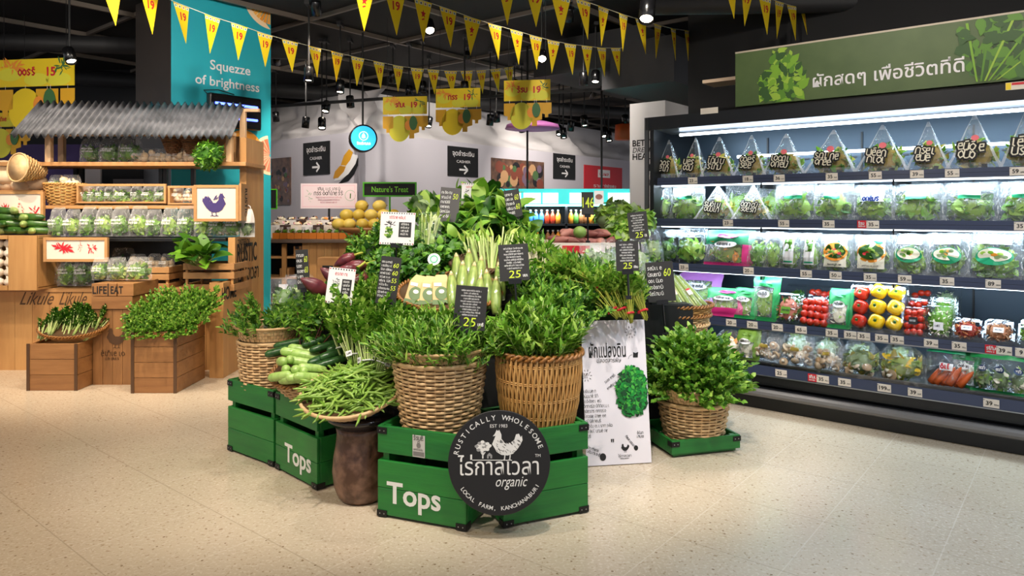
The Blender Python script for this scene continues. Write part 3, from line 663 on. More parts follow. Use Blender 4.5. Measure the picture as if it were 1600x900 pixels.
row3 = [(1016, 1052, 357, 'dark green leaf bag', lambda r, w, h, d: greens_bag(r, w, h, d, clear, None, [Ld, Lf])),
        (1050, 1098, 355, 'slanted clear bag of pale green stems', lambda r, w, h, d: greens_bag(r, w, h, d, clear, None, [Ll, Ly, Lf])),
        (1095, 1172, 358, 'wide green and pink printed salad bag', lambda r, w, h, d: print_bag(r, w, h, d, hdr, magp, [Ly, orange, Ll], .2, .62)),
        (1160, 1196, 360, 'slender clear pouch of long herbs', lambda r, w, h, d: greens_bag(r, w, h, d, frost, None, [Lf, Ll])),
        (1188, 1218, 360, 'slender frosty pouch of spring onions', lambda r, w, h, d: greens_bag(r, w, h, d, frost, None, [Ll, Lf])),
        (1212, 1247, 362, 'clear pouch with a tall printed card', lambda r, w, h, d: greens_bag(r, w, h, d, frost, 'card')),
        (1245, 1279, 362, 'clear pouch with a tall herb card', lambda r, w, h, d: greens_bag(r, w, h, d, frost, 'card')),
        (1277, 1329, 364, 'salad bag printed with an orange bowl', lambda r, w, h, d: greens_bag(r, w, h, d, frost, 'bowl')),
        (1328, 1391, 365, 'larger salad bag printed with an orange bowl', lambda r, w, h, d: greens_bag(r, w, h, d, frost, 'bowl')),
        (1388, 1450, 363, 'salad bag printed with a green bowl', lambda r, w, h, d: greens_bag(r, w, h, d, frost, 'greenbowl')),
        (1444, 1513, 362, 'salad bag with a pale bowl and white header', lambda r, w, h, d: greens_bag(r, w, h, d, frost, 'greenbowl')),
        (1508, 1598, 361, 'wide salad bag with a blue and white header', lambda r, w, h, d: greens_bag(r, w, h, d, frost, 'greenbowl')),
        (1594, 1650, 385, 'green and yellow salad bag at the picture edge', lambda r, w, h, d: greens_bag(r, w, h, d, clear, None, [Ld, orange]))]
for i, (x0, x1, yt, lb, fn) in enumerate(row3):
    yb = 402+(x0-1020)*.042
    place(2, 'salad_bag', '%s, %s from left on third fridge shelf' % (lb, ORD[i]), 'salad bag', x0, x1, yb, yt, .13, .16, fn)
row4 = [(1052, 1120, 424, 470, 'purple and white printed vegetable bag', lambda r, w, h, d: print_bag(r, w, h, d, purp, purp, [Ll, white], .5, .74), .28, .3),
        (1096, 1162, 448, 489, 'green printed bag with pink corner', lambda r, w, h, d: print_bag(r, w, h, d, greenp, magp, [Ll, pink, Lf], .5, .62), .02, .4),
        (1139, 1178, 448, 492, 'small green topped bag of sprouts', lambda r, w, h, d: print_bag(r, w, h, d, greenp, greenp, [Ll, Lf, cream], .1, .66), .02, .35),
        (1169, 1212, 431, 495, 'tall green topped bag of shoots', lambda r, w, h, d: print_bag(r, w, h, d, greenp, greenp, [Ll, cream, Lf], .1, .74), .03, .25),
        (1204, 1246, 458, 500, 'clear tray of sliced meat topped with greens', lambda r, w, h, d: sprout_tray(r, w, h, d, [Lf, white, C('meat', 190, 110, 90)], Lf), .02, .5),
        (1222, 1256, 444, 470, 'green topped tray behind the meat tray', lambda r, w, h, d: sprout_tray(r, w, h, d, [Lf, greenp, Ld], white), .26, .4),
        (1245, 1291, 466, 503, 'clear tray of small red tomatoes with yellow sticker', lambda r, w, h, d: veg_pack(r, w, h, d, 4, 4, tomm, lab=None), .02, .45),
        (1255, 1298, 446, 474, 'red and orange tray behind the small tomatoes', lambda r, w, h, d: veg_pack(r, w, h, d, 4, 3, tomm, lab=white), .26, .4),
        (1289, 1328, 450, 507, 'green and white bag between the tomato trays', lambda r, w, h, d: print_bag(r, w, h, d, greenp, greenp, [cream, Ll, white], .1, .62), .03, .3),
        (1322, 1357, 443, 508, 'clear pack of three big red tomatoes', lambda r, w, h, d: veg_pack(r, w, h, d, 1, 3, tomm, leaf=True), .02, .38),
        (1350, 1412, 441, 514, 'clear pack of shiny yellow peppers', lambda r, w, h, d: veg_pack(r, w, h, d, 2, 3, yelm, leaf=True), .02, .38),
        (1409, 1442, 480, 517, 'front tray of cherry tomatoes with dark label', lambda r, w, h, d: veg_pack(r, w, h, d, 3, 4, tomm, lab=blk), .02, .3),
        (1414, 1447, 462, 490, 'second cherry tomato tray of the stack', lambda r, w, h, d: veg_pack(r, w, h, d, 3, 3, tomm, lab=None), .16, .35),
        (1418, 1450, 447, 474, 'hindmost cherry tomato tray of the stack', lambda r, w, h, d: veg_pack(r, w, h, d, 3, 3, tomm, lab=None), .30, .4),
        (1443, 1488, 478, 520, 'front tray of green and white sprouts', lambda r, w, h, d: sprout_tray(r, w, h, d, [Lg, cream, Lf]), .02, .3),
        (1449, 1493, 460, 492, 'second tray of sprouts in the stack', lambda r, w, h, d: sprout_tray(r, w, h, d, [Lg, cream, Lf]), .16, .35),
        (1453, 1497, 446, 474, 'hindmost tray of sprouts in the stack', lambda r, w, h, d: sprout_tray(r, w, h, d, [Lg, cream, Lg]), .30, .4),
        (1485, 1534, 497, 521, 'low tray of orange vegetable sticks', lambda r, w, h, d: sprout_tray(r, w, h, d, [C('stick_orange', 226, 150, 90), C('stick_red', 170, 60, 40)], white, .4), .02, .8),
        (1535, 1584, 499, 525, 'low tray of pale sliced vegetables', lambda r, w, h, d: sprout_tray(r, w, h, d, [C('slice_pale', 214, 170, 130), C('slice_tan', 180, 120, 80)], white, .4), .02, .8),
        (1588, 1640, 500, 530, 'low tray of yellow vegetables at the picture edge', lambda r, w, h, d: sprout_tray(r, w, h, d, [Ly, olivep], white, .4), .02, .8)]
for x0, x1, yt, yb, lb, fn, bk, ln in row4:
    place(3, 'vegetable_pack', lb+' on fourth fridge shelf', 'vegetable pack', x0, x1, yb, yt, .085 if 'tray' in lb or 'pack' in lb else .10, ln, fn, bk)
row5 = [(1106, 1154, 512, 560, 'clear bag of mixed carrots and mushrooms', lambda r, w, h, d: mushroom_bag(r, w, h, d, [cream, orange, Lf])),
        (1143, 1180, 512, 562, 'green and yellow bag with white roots', lambda r, w, h, d: print_bag(r, w, h, d, olivep, olivep, [cream, Lf], .1, .6)),
        (1159, 1222, 514, 566, 'clear bag of whole brown mushrooms', lambda r, w, h, d: mushroom_bag(r, w, h, d)),
        (1206, 1272, 519, 571, 'clear bag of white and brown mushrooms', lambda r, w, h, d: mushroom_bag(r, w, h, d)),
        (1258, 1318, 526, 577, 'clear bag of tan mushrooms', lambda r, w, h, d: mushroom_bag(r, w, h, d)),
        (1304, 1374, 530, 585, 'large clear bag of leafy greens over mushrooms', lambda r, w, h, d: mushroom_bag(r, w, h, d, [Lg, Ly, Lsal])),
        (1364, 1444, 536, 596, 'large clear bag of yellow greens over mushrooms', lambda r, w, h, d: mushroom_bag(r, w, h, d, [Ly, Lsal, yelm])),
        (1441, 1506, 545, 605, 'clear bag of thick orange carrots', lambda r, w, h, d: carrot_bag(r, w, h, d)),
        (1484, 1530, 548, 607, 'green topped bag of white stalks beside the carrots', lambda r, w, h, d: print_bag(r, w, h, d, greenp, greenp, [cream, Lg], .15, .72)),
        (1512, 1612, 550, 617, 'wide green bag of three pale cabbages', lambda r, w, h, d: cabbage_bag(r, w, h, d))]
for i, (x0, x1, yt, yb, lb, fn) in enumerate(row5):
    place(4, 'vegetable_bag', lb+' on bottom fridge shelf', 'vegetable bag', x0, x1, yb, yt, .17, .22, fn, .04 if i not in (8,) else .10)
for i, px in enumerate((1240, 1285, 1338, 1400)):
    place(4, 'vegetable_bag', 'bag of greens in the back row of the bottom shelf, %s from the left' % ORD[i], 'vegetable bag', px-22, px+24, 545+i*8, 505+i*8, .14, .15, lambda r, w, h, d: mushroom_bag(r, w, h, d, [Lg, Ly]), .36, 'back row bags on the bottom refrigerator shelf')
# ---- green banner over the cabinet
BD = .22
x0, zt = fz(1149, 84, BD); _, zb = fz(1149, 167, BD); x1 = SL
BF = FP(BD)
bgm = C('banner_green', 66, 88, 44, rough=.45, col2=(84, 104, 58), by='noise', nscale=(3, 3, 3))
ban = thing('overhead_banner', 'long olive green banner with white script and leafy vegetable pictures above the refrigerator', 'banner', BF @ T(x0, zb, 0))
mb = MB(); W = x1-x0; Hh = zt-zb; mb.box((W/2, Hh/2, -.03), (W, Hh, .06), bgm); mb.box((W/2, Hh+.005, -.03), (W, .012, .064), C('banner_edge', 190, 178, 160, rough=.4)); mb.build('board', ban)
BI = BF @ T(x0, zb, 0)
bx0, by0 = onp(1270, 122, BI); bx1, by1 = onp(1507, 100, BI)
mb = MB(); vs, _ = text_geo('ผักสดๆ เพื่อชีวิตที่ดี', .012, 0); w0 = max(v.x for v in vs)-min(v.x for v in vs)
mb.text('ผักสดๆ เพื่อชีวิตที่ดี', (bx1-bx0)/w0, white, T((bx0+bx1)/2, (by0+by1)/2-.055, .004), bold=.012); mb.build('lettering', ban)
def flat_leaves(mb, cx, cy, rx, ry, n, L, mats, seed, z=.003, clip=None):
    R = random.Random(seed)
    for i in range(n):
        a = R.uniform(0, 2*PI); q = math.sqrt(R.random()); x = cx+rx*q*math.cos(a); y = cy+ry*q*math.sin(a); t = R.uniform(0, 2*PI); l = L*R.uniform(.6, 1.3)
        pts = [(x+l*math.cos(t+dt)*k, y+l*math.sin(t+dt)*k, z+i*2e-5) for dt, k in ((0, 1), (.5, .62), (1.1, .5), (2.2, .45), (3.14, .55), (-2.2, .45), (-1.1, .5), (-.5, .62))]
        if clip: pts = [(max(clip[0], min(clip[2], p[0])), max(clip[1], min(clip[3], p[1])), p[2]) for p in pts]
        mb.poly(pts, R.choice(mats))
pL = [C('picture_lime', 120, 168, 40), C('picture_green', 86, 136, 34), C('picture_pale', 150, 186, 60), C('picture_dark', 46, 84, 30)]
pD = [C('picture_dark', 46, 84, 30), C('picture_deep', 34, 62, 26), C('picture_green', 86, 136, 34), C('picture_mid', 66, 108, 46)]
lx, ly = onp(1222, 132, BI)
mb = MB(); flat_leaves(mb, lx, Hh*.36, .16, Hh*.36, 130, .055, pL, 3, clip=(.02, .004, W, Hh-.004)); flat_leaves(mb, lx, Hh*.66, .09, Hh*.3, 50, .045, pL, 4, clip=(.02, .004, W, Hh-.004))
rx, ry = onp(1575, 90, BI); cl = (.02, .004, W-.01, Hh-.004)
flat_leaves(mb, rx+.12, Hh*.5, .42, Hh*.46, 120, .07, pD, 5, clip=cl)
for i in range(6): mb.add([(rx-.16+.02*i, .01, .007), (rx-.15+.02*i, .01, .007), (rx-.20+.12*i, Hh*.95, .007), (rx-.215+.12*i, Hh*.95, .007)], [(0, 1, 2, 3)], pL[i % 3])
flat_leaves(mb, rx+.02, Hh*.78, .30, Hh*.2, 40, .06, pD[:1]+pL[1:2], 6, .008, cl); flat_leaves(mb, rx+.28, Hh*.3, .2, Hh*.3, 40, .07, [pD[2], pD[3]], 8, .008, cl)
mb.build('vegetable_picture', ban)
# end of a pale board seen beyond the banner's left edge
mb = MB(); mb.box((0, 0, 0), (.5, .25, .03), C('pale_board', 200, 176, 150)); tag(mb.build('ceiling_panel', M=frame(at(1148, 126, 6.3), U, N)), 'pale flat panel hung at the end of the green banner', 'panel')
# ================================================================ baskets and bunches
def weave(root, r0, r1, h, rows=20, nst=28, mt=wick, style='h', rim=wickrim, rimr=.011, bulge=0.0, ell=1.0, bottom=True, amp=.0045, twist=True, fill=True, lin_m=None):
    """a woven basket standing on z=0: body, inside, rim"""
    def Rz(t): return r0+(r1-r0)*t**.8+bulge*math.sin(PI*t)
    E = SC(1, ell, 1); mb = MB()
    if style == 'h':
        n = nst*3; tr = h/rows*.46
        for j in range(rows):
            t = (j+.5)/rows; R = Rz(t); ph = PI*(j % 2)
            mb.tube([((R+amp*math.cos(nst/2*a+ph))*math.cos(a), (R+amp*math.cos(nst/2*a+ph))*math.sin(a), t*h) for a in (2*PI*i/n for i in range(n))], tr, mt, 4, True, E)
        for i in range(nst):
            a = 2*PI*(i+.5)/nst; mb.tube([((Rz(t))*math.cos(a), (Rz(t))*math.sin(a), t*h) for t in (0, .25, .5, .75, 1)], .0042, mt, 4, M=E)
    else:
        for i in range(nst):
            a0 = 2*PI*i/nst; pts = []
            for q in range(13):
                t = q/12; a = a0+.018*math.sin(2*PI*t*2.5+PI*(i % 2)); R = Rz(t)+amp*.8*math.cos(2*PI*t*2.5+PI*(i % 2)); pts.append((R*math.cos(a), R*math.sin(a), t*h))
            mb.tube(pts, .0062, mt, 4, M=E)
        for j in range(rows):
            t = (j+.5)/rows
            for dz in (-.004, .004):
                mb.tube([((Rz(t)-.001+amp*.8*math.cos(nst/2*a))*math.cos(a), (Rz(t)-.001+amp*.8*math.cos(nst/2*a))*math.sin(a), t*h+dz) for a in (2*PI*i/(nst*2) for i in range(nst*2))], .0036, mt, 4, True, E)
    mb.build('woven_body', root, True)
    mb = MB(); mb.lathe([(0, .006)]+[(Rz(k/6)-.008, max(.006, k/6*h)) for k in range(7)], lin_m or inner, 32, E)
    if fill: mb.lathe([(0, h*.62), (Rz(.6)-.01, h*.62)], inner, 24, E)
    mb.build('basket_lining', root, True)
    mb = MB(); R = Rz(1)
    if twist:
        nt = int(2*PI*R/(rimr*2.6)); n = nt*6
        for s in range(2):
            mb.tube([((R+rimr*.75*math.cos(nt/2*a+PI*s))*math.cos(a), (R+rimr*.75*math.cos(nt/2*a+PI*s))*math.sin(a), h+rimr*.75*math.sin(nt/2*a+PI*s)) for a in (2*PI*i/n for i in range(n))], rimr*.68, rim, 5, True, E)
    else:
        mb.tube([(R*math.cos(a), R*math.sin(a), h) for a in (2*PI*i/40 for i in range(40))], rimr, rim, 8, True, E)
    mb.build('rim', root, True)
def collar(root, r, z, h, mt=wick, flare=.02):
    """a broad plaited band standing above the rim"""
    mb = MB(); n = 72
    for j in range(4):
        for i in range(n):
            if (i+j) % 2 == 0 or True:
                a0 = 2*PI*i/n; a1 = 2*PI*(i+.94)/n; z0 = z+h*j/4; z1 = z+h*(j+.94)/4; o = .003*((i+j) % 2)
                q = [(r+flare*(zz-z)/h+o, aa, zz) for aa, zz in ((a0, z0), (a1, z0), (a1, z1), (a0, z1))]
                mb.add([(R*math.cos(a), R*math.sin(a), zz) for R, a, zz in q], [(0, 1, 2, 3)], mt)
    mb.tube([((r+flare)*math.cos(a), (r+flare)*math.sin(a), z+h) for a in (2*PI*i/48 for i in range(48))], .008, mt, 6, True)
    mb.build('plaited_collar', root, True)
def stem_path(R, root, d, L, bend, n=5):
    pts = [V(root)]; dd = V(d).normalized(); out = V((d[0], d[1], 0))
    for i in range(n):
        dd = (dd+out*bend*.12+V((R.uniform(-1, 1), R.uniform(-1, 1), R.uniform(-.4, .4)))*.05).normalized(); pts.append(pts[-1]+dd*L/n)
    return pts
BUN = {}
def bunch_meshes(kind, seed):
    """stalks, leaves and tie of one bunch, growing along +z from its cut end"""
    if (kind, seed) in BUN: return BUN[(kind, seed)]
    R = random.Random(hash((len(kind), seed, kind[0])) % 9999 if False else seed*101+sum(map(ord, kind)))
    P = dict(n=16, L=.34, sp=.30, sr=.0024, lL=.06, lW=.026, per=9, st=.45, sm=st_g, lm=[Lf, Ll], r0=.02, bend=.4, curl=.4, shape=.6, trip=False, tie=None, seg=4)
    P.update({
        'water': dict(n=24, L=.36, sp=.34, lL=.072, lW=.020, per=10, st=.40, sm=st_g, lm=[Lf, Ll, Ld]),
        'lance': dict(n=26, L=.31, sp=.36, lL=.062, lW=.022, per=11, st=.42, bend=.25, sm=st_l, lm=[Lf, Ll], tie='label'),
        'mizuna': dict(n=40, L=.29, sp=.42, lL=.052, lW=.013, per=10, st=.50, sm=st_l, lm=[Ll, Lf, Lf], bend=.5),
        'celery': dict(n=18, L=.34, sp=.26, lL=.036, lW=.024, per=10, st=.52, sm=st_l, lm=[Lf, Ll], trip=True, sr=.004, r0=.018, tie='label'),
        'coriander': dict(n=24, L=.24, sp=.55, lL=.030, lW=.022, per=12, st=.40, sm=st_g, lm=[Lf, Ld, Ll], trip=True, bend=.7),
        'kale': dict(n=26, L=.20, sp=.70, lL=.042, lW=.034, per=11, st=.25, sm=st_g, lm=[Lf, Ld], curl=1.1, bend=.8),
        'broad': dict(n=13, L=.24, sp=.55, lL=.15, lW=.085, per=2, st=.70, sm=st_l, lm=[Lf, Ld, Ll], sr=.005, bend=.6, curl=.55, shape=.75, seg=6),
        'pakchoi': dict(n=17, L=.20, sp=.85, lL=.22, lW=.15, per=1, st=.8, sm=st_l, lm=[Lf, Lf, Ld], sr=.008, bend=.5, curl=.6, shape=.8, seg=7),
        'bush': dict(n=34, L=.26, sp=.75, lL=.040, lW=.026, per=14, st=.40, sm=st_g, lm=[Lb, Lf, Ll], bend=.3, curl=.3, shape=.7),
        'stalks': dict(n=12, L=.26, sp=.16, lL=.09, lW=.02, per=1, st=.95, sm=st_l, lm=[Ly, Ll], sr=.0085, r0=.03, bend=.15),
        'white': dict(n=26, L=.20, sp=.20, lL=.06, lW=.016, per=3, st=.80, sm=st_w, lm=[Lf, Ll], sr=.0038, r0=.022, bend=.3),
        'yellow': dict(n=18, L=.34, sp=.22, lL=.05, lW=.026, per=6, st=.62, sm=st_y, lm=[Lf, Ll], sr=.0038, trip=True, r0=.016, tie='band'),
        'purple': dict(n=8, L=.30, sp=.22, lL=.05, lW=.03, per=5, st=.6, sm=st_p, lm=[Ld, Lf], sr=.0045, tie='cord'),
        'broc': dict(n=14, L=.20, sp=.35, lL=.03, lW=.02, per=18, st=.58, sm=st_l, lm=[Ld, Ld, Lf], sr=.0065, r0=.03, curl=.9),
    }[kind])
    ms = MB(); ml = MB()
    for i in range(P['n']):
        a = R.uniform(0, 2*PI); q = math.sqrt(R.random()); t = P['sp']*q
        d = V((math.sin(t)*math.cos(a), math.sin(t)*math.sin(a), math.cos(t)))
        L = P['L']*R.uniform(.75, 1.08); pts = stem_path(R, (P['r0']*q*math.cos(a), P['r0']*q*math.sin(a), R.uniform(0, .02)), d, L, P['bend'])
        k = len(pts)-1
        ms.tube(pts, [P['sr']*(1-.5*j/k) for j in range(k+1)], P['sm'], 5 if P['sr'] > .005 else 4)
        for j in range(P['per']):
            u = P['st']+(1-P['st'])*(j+R.random()*.6)/P['per'] if P['per'] > 1 else P['st']
            u = min(u, .999); f = u*k; e = int(f); p = pts[e].lerp(pts[e+1], f-e); sdn = (pts[e+1]-pts[e]).normalized()
            b = R.uniform(0, 2*PI); o = V((math.cos(b), math.sin(b), R.uniform(-.1, .6)))+d*.5
            dr = sdn*(.6+1.2*(j == P['per']-1))+o*.9; up = V((R.uniform(-.4, .4), R.uniform(-.4, .4), 1))+d*.3
            Lk = P['lL']*R.uniform(.7, 1.2); Wk = P['lW']*R.uniform(.8, 1.15); m = R.choice(P['lm'])
            if P['trip']:
                s2 = dr.cross(up).normalized()
                for w2 in (-1, 0, 1): ml.leaf(p+dr.normalized()*Lk*.35*abs(w2 == 0), dr.normalized()+s2*w2*.9, up, Lk*(.85 if w2 else 1.1), Wk, m, P['curl'], 3, .7)
            else: ml.leaf(p, dr, up, Lk, Wk, m, P['curl']*R.uniform(.3, 1.5), P['seg'], P['shape'])
    res = [('stalks', ms.mesh('stalks', True)), ('leaves', ml.mesh('leaves', True))]
    mt = MB(); z = P['L']*.2; r = P['r0']+.012+P['sp']*z*.6
    if P['tie'] == 'label':
        mt.lathe([(r-.006, z-.003), (r-.004, z), (r-.006, z+.003)], white, 12); mt.box((0, -r-.002, z+.004), (.034, .002, .028), white); mt.scrib(.024, .008, ink, frame(V((0, -r-.004, z+.004)), (1, 0, 0), (0, 0, 1)), seed, .25)
    elif P['tie']: mt.lathe([(r, z-.006), (r+.002, z), (r, z+.006)], {'band': red, 'cord': st_w}[P['tie']], 12)
    if mt.v: res.append(('tie_label' if P['tie'] == 'label' else 'tie_band', mt.mesh('tie')))
    BUN[(kind, seed)] = res; return res
def dirM(p, d, roll=0, s=1.0):
    d = V(d).normalized(); return Mx.Translation(p) @ d.to_track_quat('Z', 'Y').to_matrix().to_4x4() @ RZ(roll) @ SC(s)
def bunch(kind, seed, p, d, label, cat='bunch of greens', name='greens_bunch', grp=None, s=1.0, roll=0, mid=True):
    """one bunch whose middle (or cut end) is at p and which points along d"""
    d = V(d).normalized(); L = {'broc': .2, 'kale': .2, 'white': .2, 'mizuna': .26, 'coriander': .24, 'broad': .24, 'pakchoi': .22, 'bush': .26, 'stalks': .26}.get(kind, .34)*s
    q = thing(name, label, cat, dirM(V(p)-(d*L*.55 if mid else V((0, 0, 0))), d, roll, s), grp)
    for n, me in bunch_meshes(kind, seed): part(n, me, q)
    return q
# ================================================================ the wooden market stall on the left
SX = -2.42
stall = thing('market_stall', 'tall rustic wooden market stall with a corrugated tin roof in front of the teal pillar', 'market stall', T(0, 0, 0))
def planks(mb, x0, x1, z0, z1, y, th, mt, n, vert=True, gap=.003):
    for i in range(n):
        if vert: a = x0+(x1-x0)*i/n; b = x0+(x1-x0)*(i+1)/n; mb.box(((a+b)/2, y+th/2, (z0+z1)/2), (b-a-gap, th, z1-z0), mt)
        else: a = z0+(z1-z0)*i/n; b = z0+(z1-z0)*(i+1)/n; mb.box(((x0+x1)/2, y+th/2, (a+b)/2), (x1-x0, th, b-a-gap), mt)
xl = at(-140, 0, 6.2).x
mb = MB(); planks(mb, xl, SX-.12, 0, .70, 6.20, .03, pine, 18); mb.box(((xl+SX-.1)/2, 6.50, .705), (SX-.1-xl, .62, .03), pineh); mb.build('counter', stall)
mb = MB(); pf = [(5.9, 0), (6.86, 0), (6.86, 2.07), (6.41, 2.07), (6.41, 1.17), (6.15, 1.17), (6.15, .80), (5.9, .80)]
segs = [(5.9, 6.03, .80), (6.03, 6.15, .80), (6.15, 6.28, 1.17), (6.28, 6.41, 1.17), (6.41, 6.55, 2.07), (6.55, 6.70, 2.07), (6.70, 6.86, 2.07)]
for y0, y1, z in segs: mb.box((SX-.03, (y0+y1)/2, z/2), (.06, y1-y0-.002, z), pine)
mb.box((SX-.075, 5.96, .40), (.09, .10, .80), pine); sp = mb.build('side_panel', stall)
SF = frame((SX+.001, 5.9, 0), (0, 1, 0), (0, 0, 1)); mb = MB()
for t, a, b, py in (('HOME', 346, 369, 470), ('RUSTIC', 370, 401, 411), ('LOCAL', 371, 382, 398), ('TASTES OF', 371, 390, 384)): face_text(mb, t, SF, a, b, py, ink, bold=.025 if t in ('HOME', 'RUSTIC') else .01, dz=.002, tall={'HOME': 1.35, 'RUSTIC': 1.6, 'LOCAL': 1.7}.get(t, 1.3))
face_text(mb, 'ไร่กาลเวลา', SF, 371, 404, 441, ink, dz=.002, tall=1.5)
cx, cy = onp(394, 348, SF); mb.scrib(.07, .06, ink, SF @ T(cx, cy, .002), 3, .25); mb.scrib(.08, .02, ink, SF @ T(cx, cy-.06, .002), 4, .3); mb.build('lettering', sp)
LFm = frame((0, 6.198, 0), (1, 0, 0), (0, 0, 1)); mb = MB()
for pa, pb in ((28, 82), (90, 134)):
    x0, z0 = onp(pa, 476, LFm); x1, _ = onp(pb, 476, LFm); mb.text('Likule', .17, woodend, LFm @ T((x0+x1)/2, z0, 0), shear=.6, fit=x1-x0)
mb.build('lettering', stall.children[0])
def shelf(px0, px1, py, Y, dep, th=.035, mt=pineh, name='shelf'):
    a = at(px0, py, Y); b = at(px1, py, Y); mb = MB(); mb.box(((a.x+b.x)/2, Y+dep/2, a.z-th/2), (b.x-a.x, dep, th), mt); mb.build(name, stall, bev=.003); return a.z
z1 = shelf(-140, 384, 253, 6.25, .50)
z2 = shelf(66, 304, 321, 6.25, .45, .03)
z3 = shelf(66, 352, 372, 6.12, .40, .03, fridge_d)
zb2 = shelf(-140, 66, 297, 6.25, .45, .03)
mb = MB()
for px in (119, 128, 252, 259, 302, 10, -60): a = at(px, 300, 6.66); mb.box((a.x, 6.66, (z1+.70)/2), (.035, .035, z1-.72), fridge_d)
mb.build('upright', stall)
mb = MB(); a = at(66, 400, 6.55); b = at(330, 400, 6.55); mb.box(((a.x+b.x)/2, 6.55, .95), (b.x-a.x, .02, .42), fridge_d); mb.build('back_board', stall)
mb = MB(); a = at(312, 236, 6.70); mb.box((a.x+.12, 6.70, 1.98), (.62, .03, .26), pineh); mb.box((a.x+.30, 6.6, 1.55), (.5, .03, .10), woodend); mb.build('back_board', stall)
# the roof and its posts
e0 = at(14, 212, 6.08); e1 = at(362, 214, 6.08); t0 = at(61, 159, 6.62); t1 = at(383, 163, 6.62)
mb = MB(); nc = 30; sub = 6; vs = []; ny = 5
nx = nc*sub
for th in (0, 1):
    for j in range(ny+1):
        for i in range(nx+1):
            p = e0.lerp(e1, i/nx).lerp(t0.lerp(t1, i/nx), j/ny); vs.append((p.x, p.y, p.z+.020*math.sin(2*PI*i/sub)-.004*th))
K = (nx+1)*(ny+1)
fs = [(t*K+j*(nx+1)+i, t*K+j*(nx+1)+i+1, t*K+(j+1)*(nx+1)+i+1, t*K+(j+1)*(nx+1)+i) for t in (0, 1) for j in range(ny) for i in range(nx)]
fs += [(i, i+1, K+i+1, K+i) for i in range(nx)]+[(ny*(nx+1)+i, ny*(nx+1)+i+1, K+ny*(nx+1)+i+1, K+ny*(nx+1)+i) for i in range(nx)]
mb.add(vs, fs, galv); mb.build('corrugated_roof', stall, True, label='ribbed grey tin roof sheet')
postm = C('pale_post', 200, 160, 118, rough=.5, col2=(222, 186, 146), by='noise', nscale=(20, 20, 3))
for px, Y, top_ in ((77, 6.28, 2.10), (97, 6.60, 2.36), (359, 6.28, 2.10), (380, 6.60, 2.36)):
    a = at(px, 253, Y); mb = MB(); mb.box((a.x, Y, (z1+top_)/2), (.05, .05, top_-z1), postm); mb.build('post', stall, bev=.003)
mb = MB(); a = at(77, 0, 6.28); b = at(359, 0, 6.28)
mb.box(((a.x+b.x)/2, 6.28, 2.085), (b.x-a.x+.1, .04, .03), postm); mb.box(((a.x+b.x)/2, 6.60, 2.345), (b.x-a.x+.3, .04, .03), postm); mb.build('roof_rail', stall)
# crates and boxes standing before it
def crate_box(name, lb, px0, px1, yb, yt, dep, mt, n=3, label_parts=None, Y=None):
    a = gr(px0, yb); b = gr(px1, yb); Y = Y or (a.y+b.y)/2; x0 = at(px0, 0, Y).x; x1 = at(px1, 0, Y).x; h = at(0, yt, Y).z
    q = thing(name, lb, 'wooden crate', T((x0+x1)/2, Y, 0)); w = x1-x0
    for y in (0, dep-.02): mb = MB(); planks(mb, -w/2, w/2, 0, h, y, .02, mt, n, False); mb.build('slatted_side', q, bev=.002)
    for sx in (-1, 1):
        mb = MB()
        for i in range(n): mb.box((sx*(w/2-.01), dep/2, h*(i+.5)/n), (.02, dep-.044, h/n-.003), mt)
        mb.build('slatted_end', q, bev=.002)
    mb = MB(); mb.box((0, dep/2, h-.03), (w-.044, dep-.044, .02), mt); mb.build('lid', q)
    mb = MB()
    for sx in (-1, 1): mb.box((sx*(w/2-.011), -.002, h/2), (.024, .006, h), woodend)
    mb.build('corner_batten', q); return q, Y, h, (x0+x1)/2, w
lc, LY, LH, LX, LW = crate_box('wooden_crate', 'low three-plank teak crate carrying the wicker tray of broccoli shoots', 42, 121, 610.5, 537, .42, teak, 3)
rc, RY_, RH, RX_, RW = crate_box('wooden_crate', 'taller four-plank teak crate under the wicker tray of leafy greens', 205, 276, 614.5, 518, .50, teak, 4)
Yt = 5.68; x0 = at(145, 0, Yt).x; x1 = at(207, 0, Yt).x; tw = thing('plinth_box', 'upright plank plinth with a stencilled top board between the two teak crates', 'plinth', T((x0+x1)/2, Yt, 0)); w = x1-x0; hz = at(0, 443, Yt).z
mb = MB(); planks(mb, -w/2, w/2, 0, hz-.21, 0, .02, teakv, 4); mb.box((0, .20, (hz-.21)/2), (w-.004, .36, hz-.212), teakv); mb.build('plank_body', tw)
mb = MB(); mb.box((0, .19, hz-.155), (w+.01, .40, .10), teak); mb.box((-w*.20, .19, hz-.05), (w*.62, .40, .10), teak); mb.box((w*.34, .19, hz-.05), (w*.40, .40, .10), teak); tb = mb.build('top_board', tw, bev=.002)
TF = frame((0, -.012, hz-.05), (1, 0, 0), (0, 0, 1)); mb = MB(); mb.text('LIFE', .085, ink, TF @ T(-w*.31, -.03, 0), bold=.015, fit=.115); mb.text('EAT', .085, ink, TF @ T(w*.12, -.03, 0), bold=.015, fit=.10); mb.line((-w*.095, -.05), (-w*.095, .05), .008, ink, TF); mb.build('lettering', tb)
